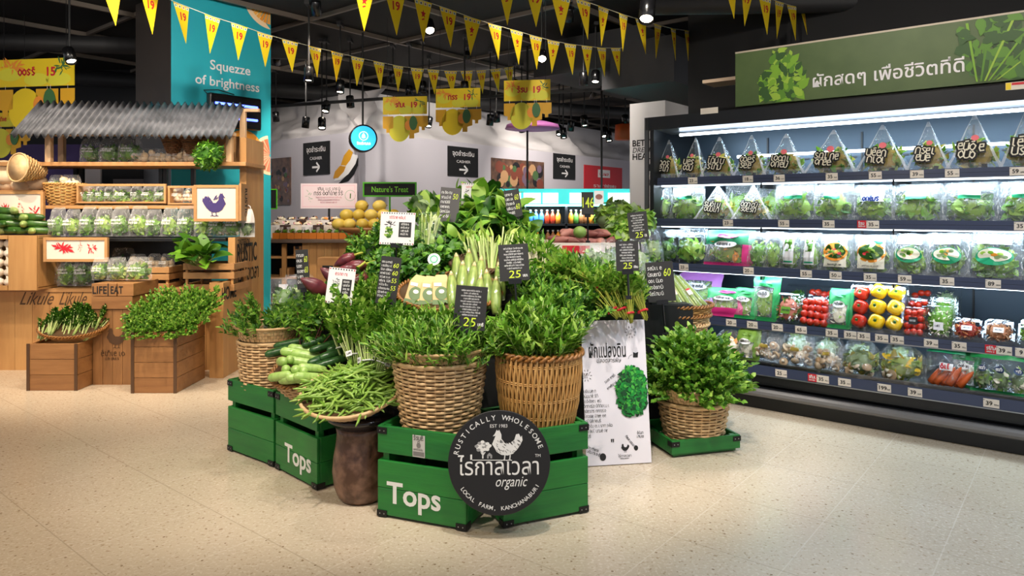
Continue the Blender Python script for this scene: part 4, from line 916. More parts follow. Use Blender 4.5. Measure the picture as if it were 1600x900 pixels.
def hen(mb, M, s, mt):
    """a standing hen in side view, facing left, about s tall"""
    body = [(-.42, .52), (-.36, .66), (-.30, .80), (-.22, .90), (-.14, .92), (-.10, .84), (-.10, .70), (.02, .56), (.20, .56), (.34, .66), (.40, .84), (.50, .86), (.56, .74), (.60, .80), (.62, .64), (.54, .48), (.44, .34), (.30, .20), (.12, .14), (-.10, .16), (-.26, .26), (-.34, .40)]
    hd = [(-.30, .80), (-.40, .78), (-.33, .86), (-.30, .92), (-.26, 1.0), (-.22, .95), (-.18, 1.0), (-.14, .92)]
    mb.poly([(x*s, y*s, 0) for x, y in body], mt, M); mb.poly([(x*s, y*s, .0004) for x, y in hd], mt, M)
    for x in (.02, .20):
        mb.line((x*s, .16*s), ((x-.02)*s, 0), .035*s, mt, M)
        for k in (-.10, .0, .08): mb.line(((x-.02)*s, .01*s), ((x-.02+k)*s, -.03*s), .025*s, mt, M)
mb = MB(); HF = frame((0, -.003, .30), (1, 0, 0), (0, 0, 1)); hen(mb, HF @ T(.02, 0, 0), .16, woodend); mb.scrib(.18, .035, woodend, HF @ T(0, -.05, 0), 5, .2); mb.scrib(.12, .018, woodend, HF @ T(0, -.09, 0), 6, .25); mb.build('printed_emblem', tw.children[0])
# printed boards
def board(name, lb, px0, px1, py0, py1, Y, prints, th=.03, frame_m=pineh):
    a = at(px0, py1, Y); b = at(px1, py0, Y); q = thing(name, lb, 'picture board', frame(V(((a.x+b.x)/2, Y, (a.z+b.z)/2)), (1, 0, 0), (0, 0, 1))); w = b.x-a.x; h = b.z-a.z
    mb = MB(); mb.box((0, 0, -.01), (w-.02, h-.02, .012), C('poster_cream', 222, 210, 196, rough=.6)); mb.build('panel', q)
    mb = MB()
    for sx in (-1, 1): mb.box((sx*(w/2-.012), 0, -.01), (.024, h, th), frame_m); mb.box((0, sx*(h/2-.012), -.01), (w-.05, .024, th), frame_m)
    mb.build('frame', q)
    mb = MB(); prints(mb, w, h); mb.build('printed_picture', q); return q
def blot(mb, cx, cy, rx, ry, n, mt, seed, z=0.0):
    R = random.Random(seed)
    for i in range(n):
        a = R.uniform(0, 6.3); q = math.sqrt(R.random()); t = R.uniform(-.6, .6)+a; l = R.uniform(.2, .5)*rx; x = cx+rx*q*math.cos(a); y = cy+ry*q*math.sin(a)
        mb.poly([(x+l*math.cos(t)*k1-l*.22*k2*math.sin(t), y+l*math.sin(t)*k1+l*.22*k2*math.cos(t), z+i*1e-5) for k1, k2 in ((1, 0), (.2, 1), (-.8, .5), (-.9, -.6), (.1, -1))], mt)
def pr_red(mb, w, h):
    blot(mb, -w*.22, -h*.02, w*.15, h*.20, 30, red, 1); blot(mb, w*.10, h*.12, w*.05, h*.28, 16, red, 2); blot(mb, w*.34, -h*.05, w*.10, h*.2, 16, red, 3); mb.line((w*.26, -h*.3), (w*.42, h*.1), .012, red)
def pr_red2(mb, w, h):
    blot(mb, -w*.20, h*.05, w*.15, h*.17, 30, red, 4); blot(mb, w*.07, h*.16, w*.04, h*.24, 16, red, 5); blot(mb, w*.25, h*.05, w*.08, h*.2, 16, red, 6)
pur = C('purple_ink', 62, 48, 110, rough=.6)
def pr_pur(mb, w, h): hen(mb, T(0, -h*.34, 0) @ SC(-1, 1, 1), h*.62, pur); blot(mb, -w*.05, -h*.02, w*.2, h*.18, 14, pur, 8, .001)
board('picture_board', 'cream framed board with torn red prints above the heap of gourds', -20, 68, 299, 360, 6.22, pr_red)
bb = board('picture_board', 'cream framed board with red bird prints between the two rows of bagged greens', 68, 168, 371, 409, 6.04, pr_red2)
board('picture_board', 'cream framed board with a purple bird print beside the small wooden tray', 303, 373, 289, 346, 6.06, pr_pur)
mb = MB(); a = at(373, 316, 6.06); mb.box((a.x+.012, 6.16, a.z), (.02, .20, .32), pineh); mb.text('RUSTIC', .075, ink, frame((a.x+.024, 6.14, a.z), (0, 0, -1), (0, 1, 0)), bold=.02); tag(mb.build('side_board'), 'narrow upright wooden board with black stencilled word beside the purple bird board', 'board')
# display trays on the second shelf
def tray_box(lb, px0, px1, py0, py1, Y, dep):
    a = at(px0, py1, Y); b = at(px1, py0, Y); q = thing('display_tray', lb, 'wooden tray', T((a.x+b.x)/2, Y, a.z+.004)); w = b.x-a.x; h = b.z-a.z
    mb = MB(); mb.box((0, .012, .012), (w, .024, .024), pineh); mb.box((0, .012, h-.010), (w, .024, .020), pineh); mb.box((0, dep/2, .006), (w, dep, .012), pineh)
    for sx in (-1, 1): mb.box((sx*(w/2-.010), dep/2, h/2), (.018, dep, h-.04), pineh)
    mb.build('wooden_frame', q, bev=.002); return q, w
tray_box('long open wooden tray holding a row of bagged greens on the second stall shelf', 119, 259, 288, 320, 6.26, .28)
tray_box('short open wooden tray holding two bags beside the purple bird board', 262, 303, 291, 322, 6.26, .26)
garlb = C('garlic_skin', 206, 178, 138, rough=.5, col2=(236, 216, 184), by='island')
def stall_bag(root, w, h, d, mats, seed=None, cols=None):
    s = sd(); pl = Pillow(w, h, d, .72, s, .36, 1.3)
    if mats[0] is garl:
        mb = MB(); R = random.Random(s)
        for k in range(7): r = w*R.uniform(.17, .22); mb.lathe([(0, -.8*r), (.6*r, -.7*r), (r, 0), (.75*r, .6*r), (.25*r, .95*r), (.16*r, 1.4*r), (0, 1.45*r)], garlb, 12, T((k % 3-1)*w*.25, R.uniform(-.2, .1)*d, h*(.22+.22*(k//3))) @ RX(R.uniform(-1, 1)) @ RY(R.uniform(-1, 1)), wob=lambda a, z: 1+.06*math.cos(6*a))
        mb.build('bulbs', root, True, T(0, d/2, 0))
    else: mb = MB(); leafmass(mb, (0, 0, h*.36), (w*.90, d*.80, h*.70), 55, w*.32, w*.19, mats, s, .5, mats[0], box=(w*.42, d*.42, .008)); mb.build('greens', root, M=T(0, d/2, 0))
    mb = MB(); pl.shell(mb, stallfilm); o = mb.build('film_bag', root, True, T(0, d/2, 0)); weld(o.data)
    mb = MB()
    for k, b in enumerate((.52, .42)): mb.scrib(w*.5, h*.055, chalkwhite, frame(V(pl.p(.5, b, -1, .008)), (1, 0, 0), (0, .15, 1)), s+k, .35)
    mb.build('white_print', root, M=T(0, d/2, 0))
garl = leafmat('garlic_white', (206, 188, 160), (238, 226, 204), .15); tan = leafmat('tan_root', (170, 130, 90), (214, 184, 146), .1)
def brow(name, lbf, cat, xs, py0, py1, Y, dep, mats, grp, lean=.06, zbase=None, jit=.0, wf=1.12):
    R = random.Random(int(xs[0])+int(py1))
    for i in range(len(xs)-1):
        xm = (xs[i]+xs[i+1])/2; w = (xs[i+1]-xs[i])*Y/FL*wf; a = at(xm, py1, Y); h = (py1-py0)*Y/FL*R.uniform(.94, 1.06)
        q = thing(name, lbf % ORD[i], cat, T(a.x, Y+R.uniform(0, jit), (zbase if zbase else a.z)+.003+dep*math.sin(lean)) @ RZ(R.uniform(-.15, .15)) @ RX(-lean), grp)
        stall_bag(q, w, h, dep, mats[i % len(mats)])
brow('bagged_greens', 'clear bag of dark greens under the tin roof, %s from left on top stall shelf', 'bag of greens', [120, 150, 181, 214], 212, 252, 6.34, .14, [[Lf, Lg, Lf]], 'bags of greens under the tin roof', zbase=z1)
brow('garlic_bag', 'clear bag of pale bulbs, %s from left on top stall shelf', 'bag of bulbs', [200, 228, 255, 281, 310, 338], 229, 252, 6.36, .16, [[garl, tan]], 'bags of pale bulbs on top stall shelf', zbase=z1)
brow('bagged_greens', 'small bag of greens inside the long wooden tray, %s from left', 'bag of greens', [120, 133, 146, 160, 174, 200, 217, 237, 258], 291, 319, 6.30, .10, [[Lf, Ll], [Lg, Lf]], 'bags inside the long wooden tray', zbase=z2+.018)
brow('bulb_bag', 'bag of pale bulbs inside the short wooden tray, %s from left', 'bag of bulbs', [264, 283, 302], 295, 320, 6.30, .10, [[garl, Lg]], 'bags inside the short wooden tray', zbase=z2+.018)
brow('bagged_greens', 'crinkled bag of greens with white print, %s from left in upper stall row', 'bag of greens', [66, 92, 116, 141, 167, 194, 222, 246, 271, 298, 322], 325, 371, 6.14, .15, [[Lf, Ll], [Ll, Ly], [Lf, Lf, Ld], [Ll, Lg]], 'upper row of bagged greens on the stall', zbase=z3, lean=.10)
brow('bagged_greens', 'slumped crinkled bag of greens ending the upper stall row, %s from left', 'bag of greens', [318, 346, 374], 330, 371, 6.13, .15, [[Lf, garl, Lg]], 'slumped bags at the end of the upper row', zbase=z3, lean=.10)
zc = .722
brow('bagged_greens', 'crinkled bag of dark greens, %s from left on the stall counter', 'bag of greens', [30, 55, 82, 110, 138], 398, 447, 6.03+.19, .15, [[Lf, Lf, Ll], [Lf, Ld]], 'lower row of bagged greens on the stall counter', zbase=zc, lean=.08)
zt = hz+.002
brow('bagged_greens', 'bag of bright greens standing on the stencilled plinth, %s from left', 'bag of greens', [136, 163, 192, 228], 404, 441, 5.78, .14, [[Lf, Ll, Ly]], 'bags of bright greens on the plinth', zbase=zt, lean=.06)
a = at(164, 398, 6.2); q = thing('bagged_greens', 'bag of greens lying flat over the counter row beside the red bird board', 'bag of greens', T(a.x, 6.42, .722)); stall_bag(q, .24, .34, .16, [Lf, Ld, garl])
# small crate with bags of white bulbs
def slat_crate(lb, px0, px1, py0, py1, Y, dep, z=None, legs=False):
    a = at(px0, py1, Y); b = at(px1, py0, Y); z = a.z if z is None else z; h = b.z-z; w = b.x-a.x
    q = thing('slatted_crate', lb, 'wooden crate', T((a.x+b.x)/2, Y, z))
    mb = MB()
    for k in (.18, .62, .95):
        zz = h*k-.02
        mb.box((0, .008, zz), (w, .016, .055*min(1, h/.2)), pineh); mb.box((0, dep-.008, zz), (w, .016, .055*min(1, h/.2)), pineh)
        for sx in (-1, 1): mb.box((sx*(w/2-.008), dep/2, zz), (.016, dep-.034, .055*min(1, h/.2)), pineh)
    mb.build('slat', q, bev=.002)
    mb = MB()
    for sx in (-1, 1):
        for y in (.024, dep-.024): mb.box((sx*(w/2-.024), y, h/2), (.02, .02, h), pine)
    mb.box((0, dep/2, .012), (w-.034, dep-.034, .012), pineh); mb.box((0, dep/2, h*.72), (w-.07, dep-.07, .01), woodend); mb.build('corner_post', q); return q, z+h*.73, (a.x+b.x)/2, w
_, zz, xx, ww = slat_crate('small slatted crate of white bulb bags behind the plinth', 198, 264, 417, 448, 6.22, .30, zc)
brow('bulb_bag', 'clear bag of white bulbs lying on the small slatted crate, %s from left', 'bag of bulbs', [196, 222, 243, 264], 392, 420, 6.26, .16, [[garl, cream]], 'bags of white bulbs on the small crate', zbase=zz)
_, zz, xx, ww = slat_crate('slatted crate under the big leafy cabbage plant by the side panel', 286, 366, 411, 447, 6.04, .34, zc)
bunch('pakchoi', 1, (at(306, 392, 6.14).x, 6.14, zz+.02), (0, -.25, 1), 'big leafy mustard plant with broad veined leaves in a slatted crate on the stall', 'leafy plant', 'mustard_plant', s=.92, mid=False)
bunch('pakchoi', 2, (at(312, 400, 6.06).x, 6.08, zz+.02), (.1, -.6, .7), 'second leafy mustard plant drooping over the front of the slatted crate', 'leafy plant', 'mustard_plant', s=.8, mid=False)
# ball of herbs, hanging baskets, white bag
a = at(331, 247, 6.16); mb = MB(); leafmass(mb, (0, 0, 0), (.27, .27, .27), 420, .045, .016, [Lf, Ld, Lf], 5, .1, Ld); tag(mb.build('herb_ball', M=T(a.x, a.y-.06, a.z+.02)), 'round ball of bright green herbs hung at the edge of the top stall shelf', 'herb ball')
for i, px in enumerate((270, 300)):
    a = at(px, 214, 6.40); q = thing('hanging_basket', 'dark brown woven basket hung under the tin roof, %s from left' % ORD[i], 'basket', T(a.x, a.y, a.z-.17), 'hung baskets under the tin roof')
    weave(q, .03, .10, .17, 11, 18, C('dark_wicker', 90, 60, 36, rough=.6, col2=(130, 90, 56), by='island'), rim=woodend, rimr=.008, fill=False)
a = at(382, 320, 6.15); q = thing('plastic_bag', 'knotted white plastic bag of greens beside the narrow stencilled board', 'plastic bag', T(a.x, 6.22, 1.172))
s_ = sd(); pl = Pillow(.13, .25, .10, .6, s_, .36); mb = MB(); leafmass(mb, (0, 0, .07), (.10, .07, .11), 30, .04, .02, [Lf, Lg], s_, .3, Lg, box=(.05, .04, .004)); mb.build('greens', q); mb = MB(); pl.shell(mb, C('milky_plastic', 225, 222, 218, rough=.3), lambda a, b: clear if b < .5 else None); o = mb.build('bag_skin', q, True); weld(o.data); mb = MB(); mb.tube([(-.03, 0, .235), (-.025, 0, .27), (0, 0, .285), (.025, 0, .27), (.03, 0, .235)], .005, white, 6); mb.build('handle', q, True)
# left end: round basket of bags, roots, tipped basket, gourds, garlic crate
a = at(89, 321, 6.26); q = thing('round_basket', 'round plaited basket of small bags at the left end of the second shelf', 'basket', T(a.x, 6.38, z2+.002)); weave(q, .12, .165, .19, 14, 22, wickd, rim=wickd, rimr=.010, bulge=.01)
for i, (dx, w_) in enumerate(((-.09, .12), (.05, .20))):
    b = thing('bagged_sprouts', 'clear bag of %s standing in the round plaited basket' % ('green sprouts', 'cream stalks')[i], 'bag', T(a.x+dx, 6.32, z2+.125) @ RX(-.1)); stall_bag(b, w_, .16, .09, [[Lg, Lf], [garl, Ly]][i])
rootm = C('pale_root', 206, 172, 134, rough=.6, col2=(228, 202, 168), by='object', bump=.3, bscale=(14, 14, 14))
zr = zb2
for i, (px, py, rx_, rz_) in enumerate(((-6, 275, .15, .10), (14, 290, .10, .07), (34, 291, .10, .07), (52, 287, .11, .075), (20, 278, .13, .08), (-20, 291, .11, .07), (6, 262, .12, .06), (48, 277, .08, .055))):
    a = at(px, py, 6.36); mb = MB(); mb.ball((0, 0, 0), (rx_*2.1, .17, rz_*2.0), rootm, 14, 10, jit=.08, seed=i); mb.tube([(rx_*.9, 0, 0), (rx_*1.1, -.03, .02)], [.02, .012], rootm, 6)
    tag(mb.build('yam_root', smooth=True, M=T(a.x, 6.36+.03*(i % 2), a.z+.005) @ RZ(i)), 'pale knobbly root in the heap at the left end of the stall', 'root', 'pale roots heaped on the left end of the stall')
a = at(44, 268, 6.30); q = thing('cone_basket', 'tan cone basket lying on its side over the heap of pale roots', 'basket', frame(V((a.x+.10, 6.36, a.z+.0)), (0, 1, 0), (.35, .1, 1)) @ RY(-PI/2-.35)); weave(q, .045, .125, .24, 16, 22, C('tan_wicker', 190, 150, 96, rough=.6, col2=(214, 178, 124), by='island'), rim=wick, rimr=.007, fill=False, twist=False, lin_m=wick)
# garlic crate at the far left
a0 = at(-30, 450, 6.08); a1 = at(64, 368, 6.08); q = thing('garlic_crate', 'upright plank crate of garlic bulbs under the heap of gourds', 'wooden crate', T((a0.x+a1.x)/2, 6.04, zc)); w = a1.x-a0.x; h = a1.z-zc
mb = MB(); mb.box((w*.26, .0, h/2), (w*.47, .02, h), pine); mb.box((-w*.24, .0, .02), (w*.5, .02, .04), pine); mb.box((-w*.24, 0, h-.015), (w*.5, .02, .03), pine)
mb.box((0, .16, h-.01), (w, .30, .02), pineh); mb.box((0, .30, h/2), (w, .02, h-.02), pine); mb.box((0, .15, .01), (w-.02, .28, .02), pine)
for sx in (-1, 1): mb.box((sx*(w/2-.01), .155, h/2), (.018, .28, h-.05), pine)
mb.build('plank_body', q)
gm = C('garlic_bulb', 226, 206, 182, rough=.5, col2=(242, 232, 216), by='object')
for i in range(20):
    x = a0.x+.06+.085*(i % 4); z = zc+.065+.083*(i//4)
    mb = MB(); mb.lathe([(0, -.034), (.026, -.028), (.042, 0), (.032, .024), (.010, .038), (.007, .06), (0, .062)], gm, 14, wob=lambda a, z: 1+.05*math.cos(7*a))
    tag(mb.build('garlic_bulb', smooth=True, M=T(x, 6.10, z) @ RX(.5*(-1)**i)), 'white garlic bulb inside the upright plank crate', 'garlic', 'garlic bulbs in the upright crate')
gourd = C('gourd_dark', 36, 74, 26, rough=.3, col2=(70, 110, 40), by='noise', nscale=(20, 20, 4)); gourdl = C('gourd_pale', 130, 156, 80, rough=.35, col2=(170, 190, 120), by='noise', nscale=(20, 20, 4))
ztop = zc+h+.003
for lv, (n, dz) in enumerate(((6, .035), (5, .095), (4, .155), (2, .21))):
    for i in range(n):
        px = -30+18*i+9*lv; x = at(px, 0, 6.15).x; mt = (gourd, gourdl)[(i+lv) % 3 == 1]
        mb = MB(); mb.tube([(0, -.13, 0), (0, -.11, 0), (0, -.04, 0), (0, .04, .004), (0, .10, .006), (0, .13, .008)], [.006, .022, .032, .034, .028, .008], mt, 12)
        tag(mb.build('gourd', smooth=True, M=T(x, 6.19+.01*(i % 3), ztop+dz) @ RZ(.5+.25*(i % 3)+(1.1 if (i+lv) % 2 else 0))), '%s gourd in the heap over the garlic crate' % ('dark green', 'pale green')[mt is gourdl], 'gourd', '%s gourds heaped over the garlic crate' % ('dark', 'pale')[mt is gourdl])
# wicker trays of greens leaning on the two crates
def tray_basket(lb, x, y, z, r, h, tilt, ell):
    q = thing('wicker_tray', lb, 'wicker tray', T(x, y, z) @ RX(tilt)); weave(q, r*.72, r, h, 5, 34, wickd, rim=wickrim, rimr=.010, ell=ell, fill=False); return q
def on_tray(q, lx, ly, lz, d): return q.matrix_world @ V((lx, ly, lz)), q.matrix_world.to_3x3() @ V(d)
tq = tray_basket('brown wicker tray of broccoli shoots leaning on the low teak crate', LX+.06, LY+.20, LH+.05, .27, .07, .45, .62)
k = 0
for ly, xs in ((-.03, (-.18, -.10, -.02, .06, .14)), (.05, (-.14, -.05, .04, .13, .20)), (.12, (-.08, .02, .11, .19))):
    for lx in xs:
        p, d = on_tray(tq, lx, ly, .075+.02*(k % 2), (.12, .9, .5)); bunch('broc', k % 3, p, d, 'bunch of broccoli shoots, %s in the wicker tray on the low crate' % ORD[k], 'broccoli shoots', 'broccoli_bunch', 'broccoli bunches in the leaning tray', 1.0, k); k += 1
tq = tray_basket('brown wicker tray heaped with leafy greens leaning on the taller teak crate', RX_+.03, RY_+.24, RH+.04, .31, .07, .55, .80)
k = 0
for ly, xs in ((-.20, (-.16, -.04, .08, .18)), (-.11, (-.24, -.12, 0, .12, .23)), (-.01, (-.26, -.14, -.01, .12, .24)), (.09, (-.22, -.09, .04, .16, .27)), (.18, (-.12, .01, .13, .24))):
    for lx in xs:
        p, d = on_tray(tq, lx, ly, .09, (lx*1.2, -.25, 1)); bunch('bush', k % 3, p, d, 'bunch of small round-leaved greens, %s in the heaped tray' % ORD[k], 'bunch of greens', 'greens_bunch', 'leafy bunches heaped on the tray by the taller crate', .58, k); k += 1
# ================================================================ the island of green crates in the middle
def green_crate(lb, pl, pr, dep, h=.42, letter=False, low=False, sticker=False):
    pl = V((pl[0], pl[1], 0)); pr = V((pr[0], pr[1], 0)); x = (pr-pl).normalized(); w = (pr-pl).length
    fr = frame((pl+pr)/2, x, UP.cross(x)); q = thing('green_crate', lb, 'green crate', fr); t = .018
    tops = [(.02, h-.018)] if low else [(.012, .262), (.295, h)]
    for y in (t/2, dep-t/2):
        for a, b in tops:
            mb = MB(); k = 1 if low or a > .1 else 2
            for i in range(k): mb.box((0, y, a+(b-a)*(i+.5)/k), (w, t, (b-a)/k-.0015), gpaint)
            mb.build('side_board', q, bev=.003)
    for sx in (-1, 1):
        for a, b in tops:
            mb = MB(); k = 1 if low or a > .1 else 2
            for i in range(k): mb.box((sx*(w/2-t/2), dep/2, a+(b-a)*(i+.5)/k), (t, dep-2*t-.002, (b-a)/k-.0015), gpaint)
            mb.build('end_board', q, bev=.003)
    mb = MB(); zt = tops[-1][1]
    for sx in (-1, 1):
        for y in (t+.016, dep-t-.016): mb.box((sx*(w/2-t-.016), y, zt/2), (.03, .03, zt-.01), gpaint)
    mb.box((0, dep/2, .10 if not low else .012), (w-2*t-.004, dep-2*t-.004, .012), gpaint)
    if not low: mb.box((0, dep/2, .317), (w-2*t-.07, dep-2*t-.004, .012), gpaint)
    mb.build('corner_post', q)
    for sx in (-1, 1):
        for z in ((.02, zt-.022) if not low else (zt-.022,)):
            mb = MB(); mb.box((sx*(w/2-.024), -.0015, z), (.050, .004, .028), bracket); mb.box((sx*(w/2+.0015), .022, z), (.004, .046, .028), bracket)
            for dx in (.014, .036): mb.lathe([(0, 0), (.003, 0), (.003, .002), (0, .002)], steel, 6, T(sx*(w/2-dx), -.0035, z) @ RX(PI/2))
            mb.build('corner_bracket', q)
    if letter:
        mb = MB(); mb.text('Tops', .135, C('white_vinyl', 218, 220, 216, rough=.5), frame((letter*w, -.0015, .075), (1, 0, 0), (0, 0, 1)), bold=.022); mb.build('lettering', q)
    if sticker:
        mb = MB(); f = frame((-w*.02, -.002, h-.072), (1, 0, 0), (0, 0, 1)); mb.box((0, 0, 0), (.062, .098, .002), C('grey_label', 190, 188, 184)); mb.scrib(.05, .016, ink, f @ T(0, .036, .002), 3, .3) if False else None
        mb = MB(); mb.box((0, 0, 0), (.062, .098, .002), C('grey_label', 190, 188, 184), f); mb.disc((0, .004, .002), .011, .012, C('label_grey_print', 120, 118, 116), f); mb.ring((0, .018, 0), .004, .007, C('label_grey_print', 120, 118, 116), f, 12, z=.002); mb.scrib(.05, .016, C('label_grey_print', 120, 118, 116), f @ T(0, .036, .002), 3, .3)
        mb.box((0, -.034, .001), (.056, .020, .0015), C('label_grey_print', 120, 118, 116), f); mb.scrib(.05, .007, C('label_grey_print', 120, 118, 116), f @ T(0, -.015, .002), 4, .3); mb.build('paper_label', q)
    return q, fr
green_crate('green wooden crate under the tall basket nearest the wooden stall, no lettering', (-1.662, 4.118), (-1.302, 3.842), .42)
green_crate('green wooden crate with white lettering beside the brown clay jar', (-1.285, 3.826), (-.975, 3.520), .36, letter=.06)
_, CA = green_crate('green wooden crate with white lettering and a grey label, front of the island', (-.616, 3.228), (-.200, 3.068), .42, letter=-.08, sticker=True)
_, CB = green_crate('green wooden crate behind the round black sign, beside the white poster', (-.037, 3.099), (.354, 3.270), .42)
green_crate('shallow green wooden tray crate under the round-leaved bush basket', (.904, 3.98), (1.33, 4.10), .42, .118, low=True)
# tall baskets
def basket(lb, x, y, z, r0, r1, h, col=None, **k):
    q = thing('wicker_basket', lb, 'wicker basket', T(x, y, z)); weave(q, r0, r1, h, **k)
    if col: collar(q, r1-.012, h+.012, col[0], col[1], col[2])
    return q
basket('round tan wicker basket of feathery greens in the lettered crate behind the black sign', -.345, 3.375, .326, .165, .222, .370, (.045, wick, .022), rows=22, nst=30, twist=False, rim=wick, rimr=.010)
basket('tall honey-coloured wicker basket of leafy bunches beside the white poster', .128, 3.395, .326, .148, .205, .400, rows=5, nst=104, lin_m=wickd, mt=wickd, style='v', rim=wickrim, rimr=.013, bulge=.012)
basket('tan wicker basket of loose leafy greens in the crate nearest the wooden stall', -1.425, 4.145, .326, .150, .178, .32, (.075, wick, .03), rows=20, nst=26, twist=False, rim=wick, rimr=.008)
basket('brown wicker basket of a round-leaved bush in the shallow green tray', 1.087, 4.225, .022, .160, .205, .25, (.075, wick, .022), rows=14, nst=26, twist=False, rim=wick, rimr=.010)
q = thing('wicker_basket', 'tilted wicker basket of pale and dark cucumbers over the lettered side crate', 'wicker basket', dirM(V((-1.085, 3.80, .455)), (-.14, -.34, 1))); weave(q, .125, .185, .115, 9, 28, wick, rim=wickrim, rimr=.010)
q = thing('wicker_basket', 'wide shallow basket heaped with long green beans on the clay jar', 'wicker basket', dirM(V((-.775, 3.45, .450)), (-.06, -.30, 1))); weave(q, .13, .245, .085, 8, 36, wick, rim=wick, rimr=.009, twist=False, fill=True)
BM = q.matrix_world.copy()
# clay jar
jarm = C('brown_clay', 76, 50, 36, rough=.35, col2=(132, 100, 82), by='noise', nscale=(16, 16, 16), lo=.42, hi=.72, bump=.5, bscale=(22, 22, 22)); jarr = C('glazed_rim', 36, 30, 30, rough=.22)
q = thing('clay_jar', 'tall brown mottled clay jar with a dark glazed rim under the beans', 'clay jar', T(-.735, 3.44, 0))
mb = MB(); mb.lathe([(0, 0), (.095, 0), (.112, .02), (.132, .07), (.140, .14), (.134, .21), (.122, .28), (.118, .33), (.126, .36)], jarm, 40); mb.build('jar_body', q, True)
mb = MB(); mb.lathe([(.126, .358), (.150, .385), (.166, .395), (.168, .41), (.155, .418), (.10, .418)], jarr, 40); mb.build('jar_rim', q, True)
# dark stepped stand beneath the mound
q = thing('display_stand', 'dark stepped stand carrying the mound of greens behind the baskets', 'display stand')
for a, b in (((-.70, 3.90, 0), (.24, 4.5, .56)), ((-.95, 4.5, 0), (1.16, 5.1, .80)), ((-.85, 5.1, 0), (.92, 5.75, 1.02)), ((-1.55, 4.62, 0), (-.955, 5.1, .62)), ((.90, 4.52, .80), (1.14, 4.98, .805))):
    mb = MB(); mb.box(((a[0]+b[0])/2, (a[1]+b[1])/2, (a[2]+b[2])/2), (b[0]-a[0]-.004, b[1]-a[1]-.004, b[2]-a[2]), black); mb.build('step', q)
# ---- the round black sign leaning on the front corners
DR = .218
dc = at(780, 723, 3.0); DF = frame(V((dc.x, 3.005, dc.z)), (1, .03, 0), (0, .10, 1))
q = thing('round_sign', 'round black sign with white hen emblem and lettering leaning on the front crates', 'sign', DF)
mb = MB(); mb.lathe([(0, -.006), (DR-.002, -.006), (DR, -.004), (DR, .004), (DR-.002, .006), (0, .006)], C('sign_black', 24, 24, 26, rough=.5), 64); mb.build('disc_board', q)
pw = C('sign_white', 226, 226, 224, rough=.6); Z = .0068
mb = MB()
mb.text('ไร่กาลเวลา', .100, pw, T(0, -.050, Z), bold=.002, fit=.345)
mb.text('organic', .062, pw, T(.048, -.098, Z), shear=.35, fit=.135); mb.text('TM', .018, pw, T(.165, .022, Z))
mb.text('EST 1983', .020, pw, T(-.002, .146, Z), bold=.0)
mb.build('lettering', q)
def arc_text(mb, s, r, size, a_mid, span, up, mt):
    n = len(s)
    for i, ch in enumerate(s):
        if ch == ' ': continue
        t = (i/(n-1)-.5)*span; a = a_mid-t if up else a_mid+t
        mb.text(ch, size, mt, T(r*math.cos(a), r*math.sin(a), Z) @ RZ(a-PI/2 if up else a+PI/2), bold=.008)
mb = MB(); arc_text(mb, 'RUSTICALLY WHOLESOME', .178, .030, PI*.52, 2.55, True, pw); mb.build('curved_lettering', q)
mb = MB(); arc_text(mb, 'LOCAL FARM, KANCHANABURI', .196, .024, -PI*.49, 2.0, False, pw); mb.build('curved_lettering', q)
mb = MB(); grey1 = C('sign_grey', 150, 150, 150, rough=.6); HM = T(.022, .012, Z)
hen(mb, HM, .125, pw)
R = random.Random(5)
for i in range(46):
    x = R.uniform(-.035, .06); y = R.uniform(.03, .085); mb.line((x, y), (x+R.uniform(.004, .012), y-R.uniform(.002, .01)), .0016, C('sign_black', 24, 24, 26), HM @ T(0, 0, .0008))
[mb.disc((-.070+.030*math.cos(i*2.4)*math.sqrt(i/22), .068+.020*math.sin(i*2.4)*math.sqrt(i/22), Z+i*1e-5), .009, .007, (pw, grey1)[i % 3 == 2], None, 7) for i in range(22)]; mb.line((-.070, .055), (-.070, .018), .006, pw, T(0, 0, Z)); mb.line((-.078, .045), (-.070, .03), .004, pw, T(0, 0, Z)); mb.line((-.060, .045), (-.070, .03), .004, pw, T(0, 0, Z))
mb.poly([(-.052, .018, 0), (-.052, .032, 0), (-.042, .042, 0), (-.030, .032, 0), (-.030, .018, 0)], grey1, T(0, 0, Z)); mb.poly([(-.045, .018, 0), (-.045, .028, 0), (-.038, .028, 0), (-.038, .018, 0)], black, T(0, 0, Z+.0005)); mb.line((-.115, .012), (.05, .010), .003, pw, T(0, 0, Z))
mb.build('hen_emblem', q)
# ---- the white poster board
BL = V((.408, 3.85, .001)); PM = frame(BL, (.37, .059, 0), (-.034, .12, .79)) @ T(0, .004, 0); PW = .372; PH = .785
q = thing('poster_board', 'white poster board with a green leafy picture leaning between the baskets', 'poster', PM)
mb = MB(); mb.box((PW/2, PH/2, -.003), (PW, PH, .006), C('poster_white', 226, 222, 230, rough=.5)); mb.build('board', q)
def PP(px, py): return onp(px, py, PM)
mb = MB()
def ptext(s, px0, px1, py, h, mt=ink, bold=0, shear=0):
    x0, y0 = PP(px0, py); x1, _ = PP(px1, py); mb.text(s, h, mt, T((x0+x1)/2, y0, .002), bold=bold, shear=shear, fit=x1-x0)
ptext('ผักแปลงดิน', 920, 978, 559, .105, bold=.012); ptext('ปลอดสารพิษ', 932, 970, 567, .035, shear=.2)
for (px, py) in ((985, 519), (916, 587)):
    x, y = PP(px, py)
    mb.scrib(.034, .012, ink, T(x, y+.007, .002), px, .14); mb.scrib(.034, .012, ink, T(x, y-.009, .002), px+1, .14)
    for i in range(10): a = 2*PI*i/10; mb.line((x+.022*math.cos(a), y+.024*math.sin(a)), (x+.032*math.cos(a), y+.034*math.sin(a)), .003, ink, T(0, 0, .002))
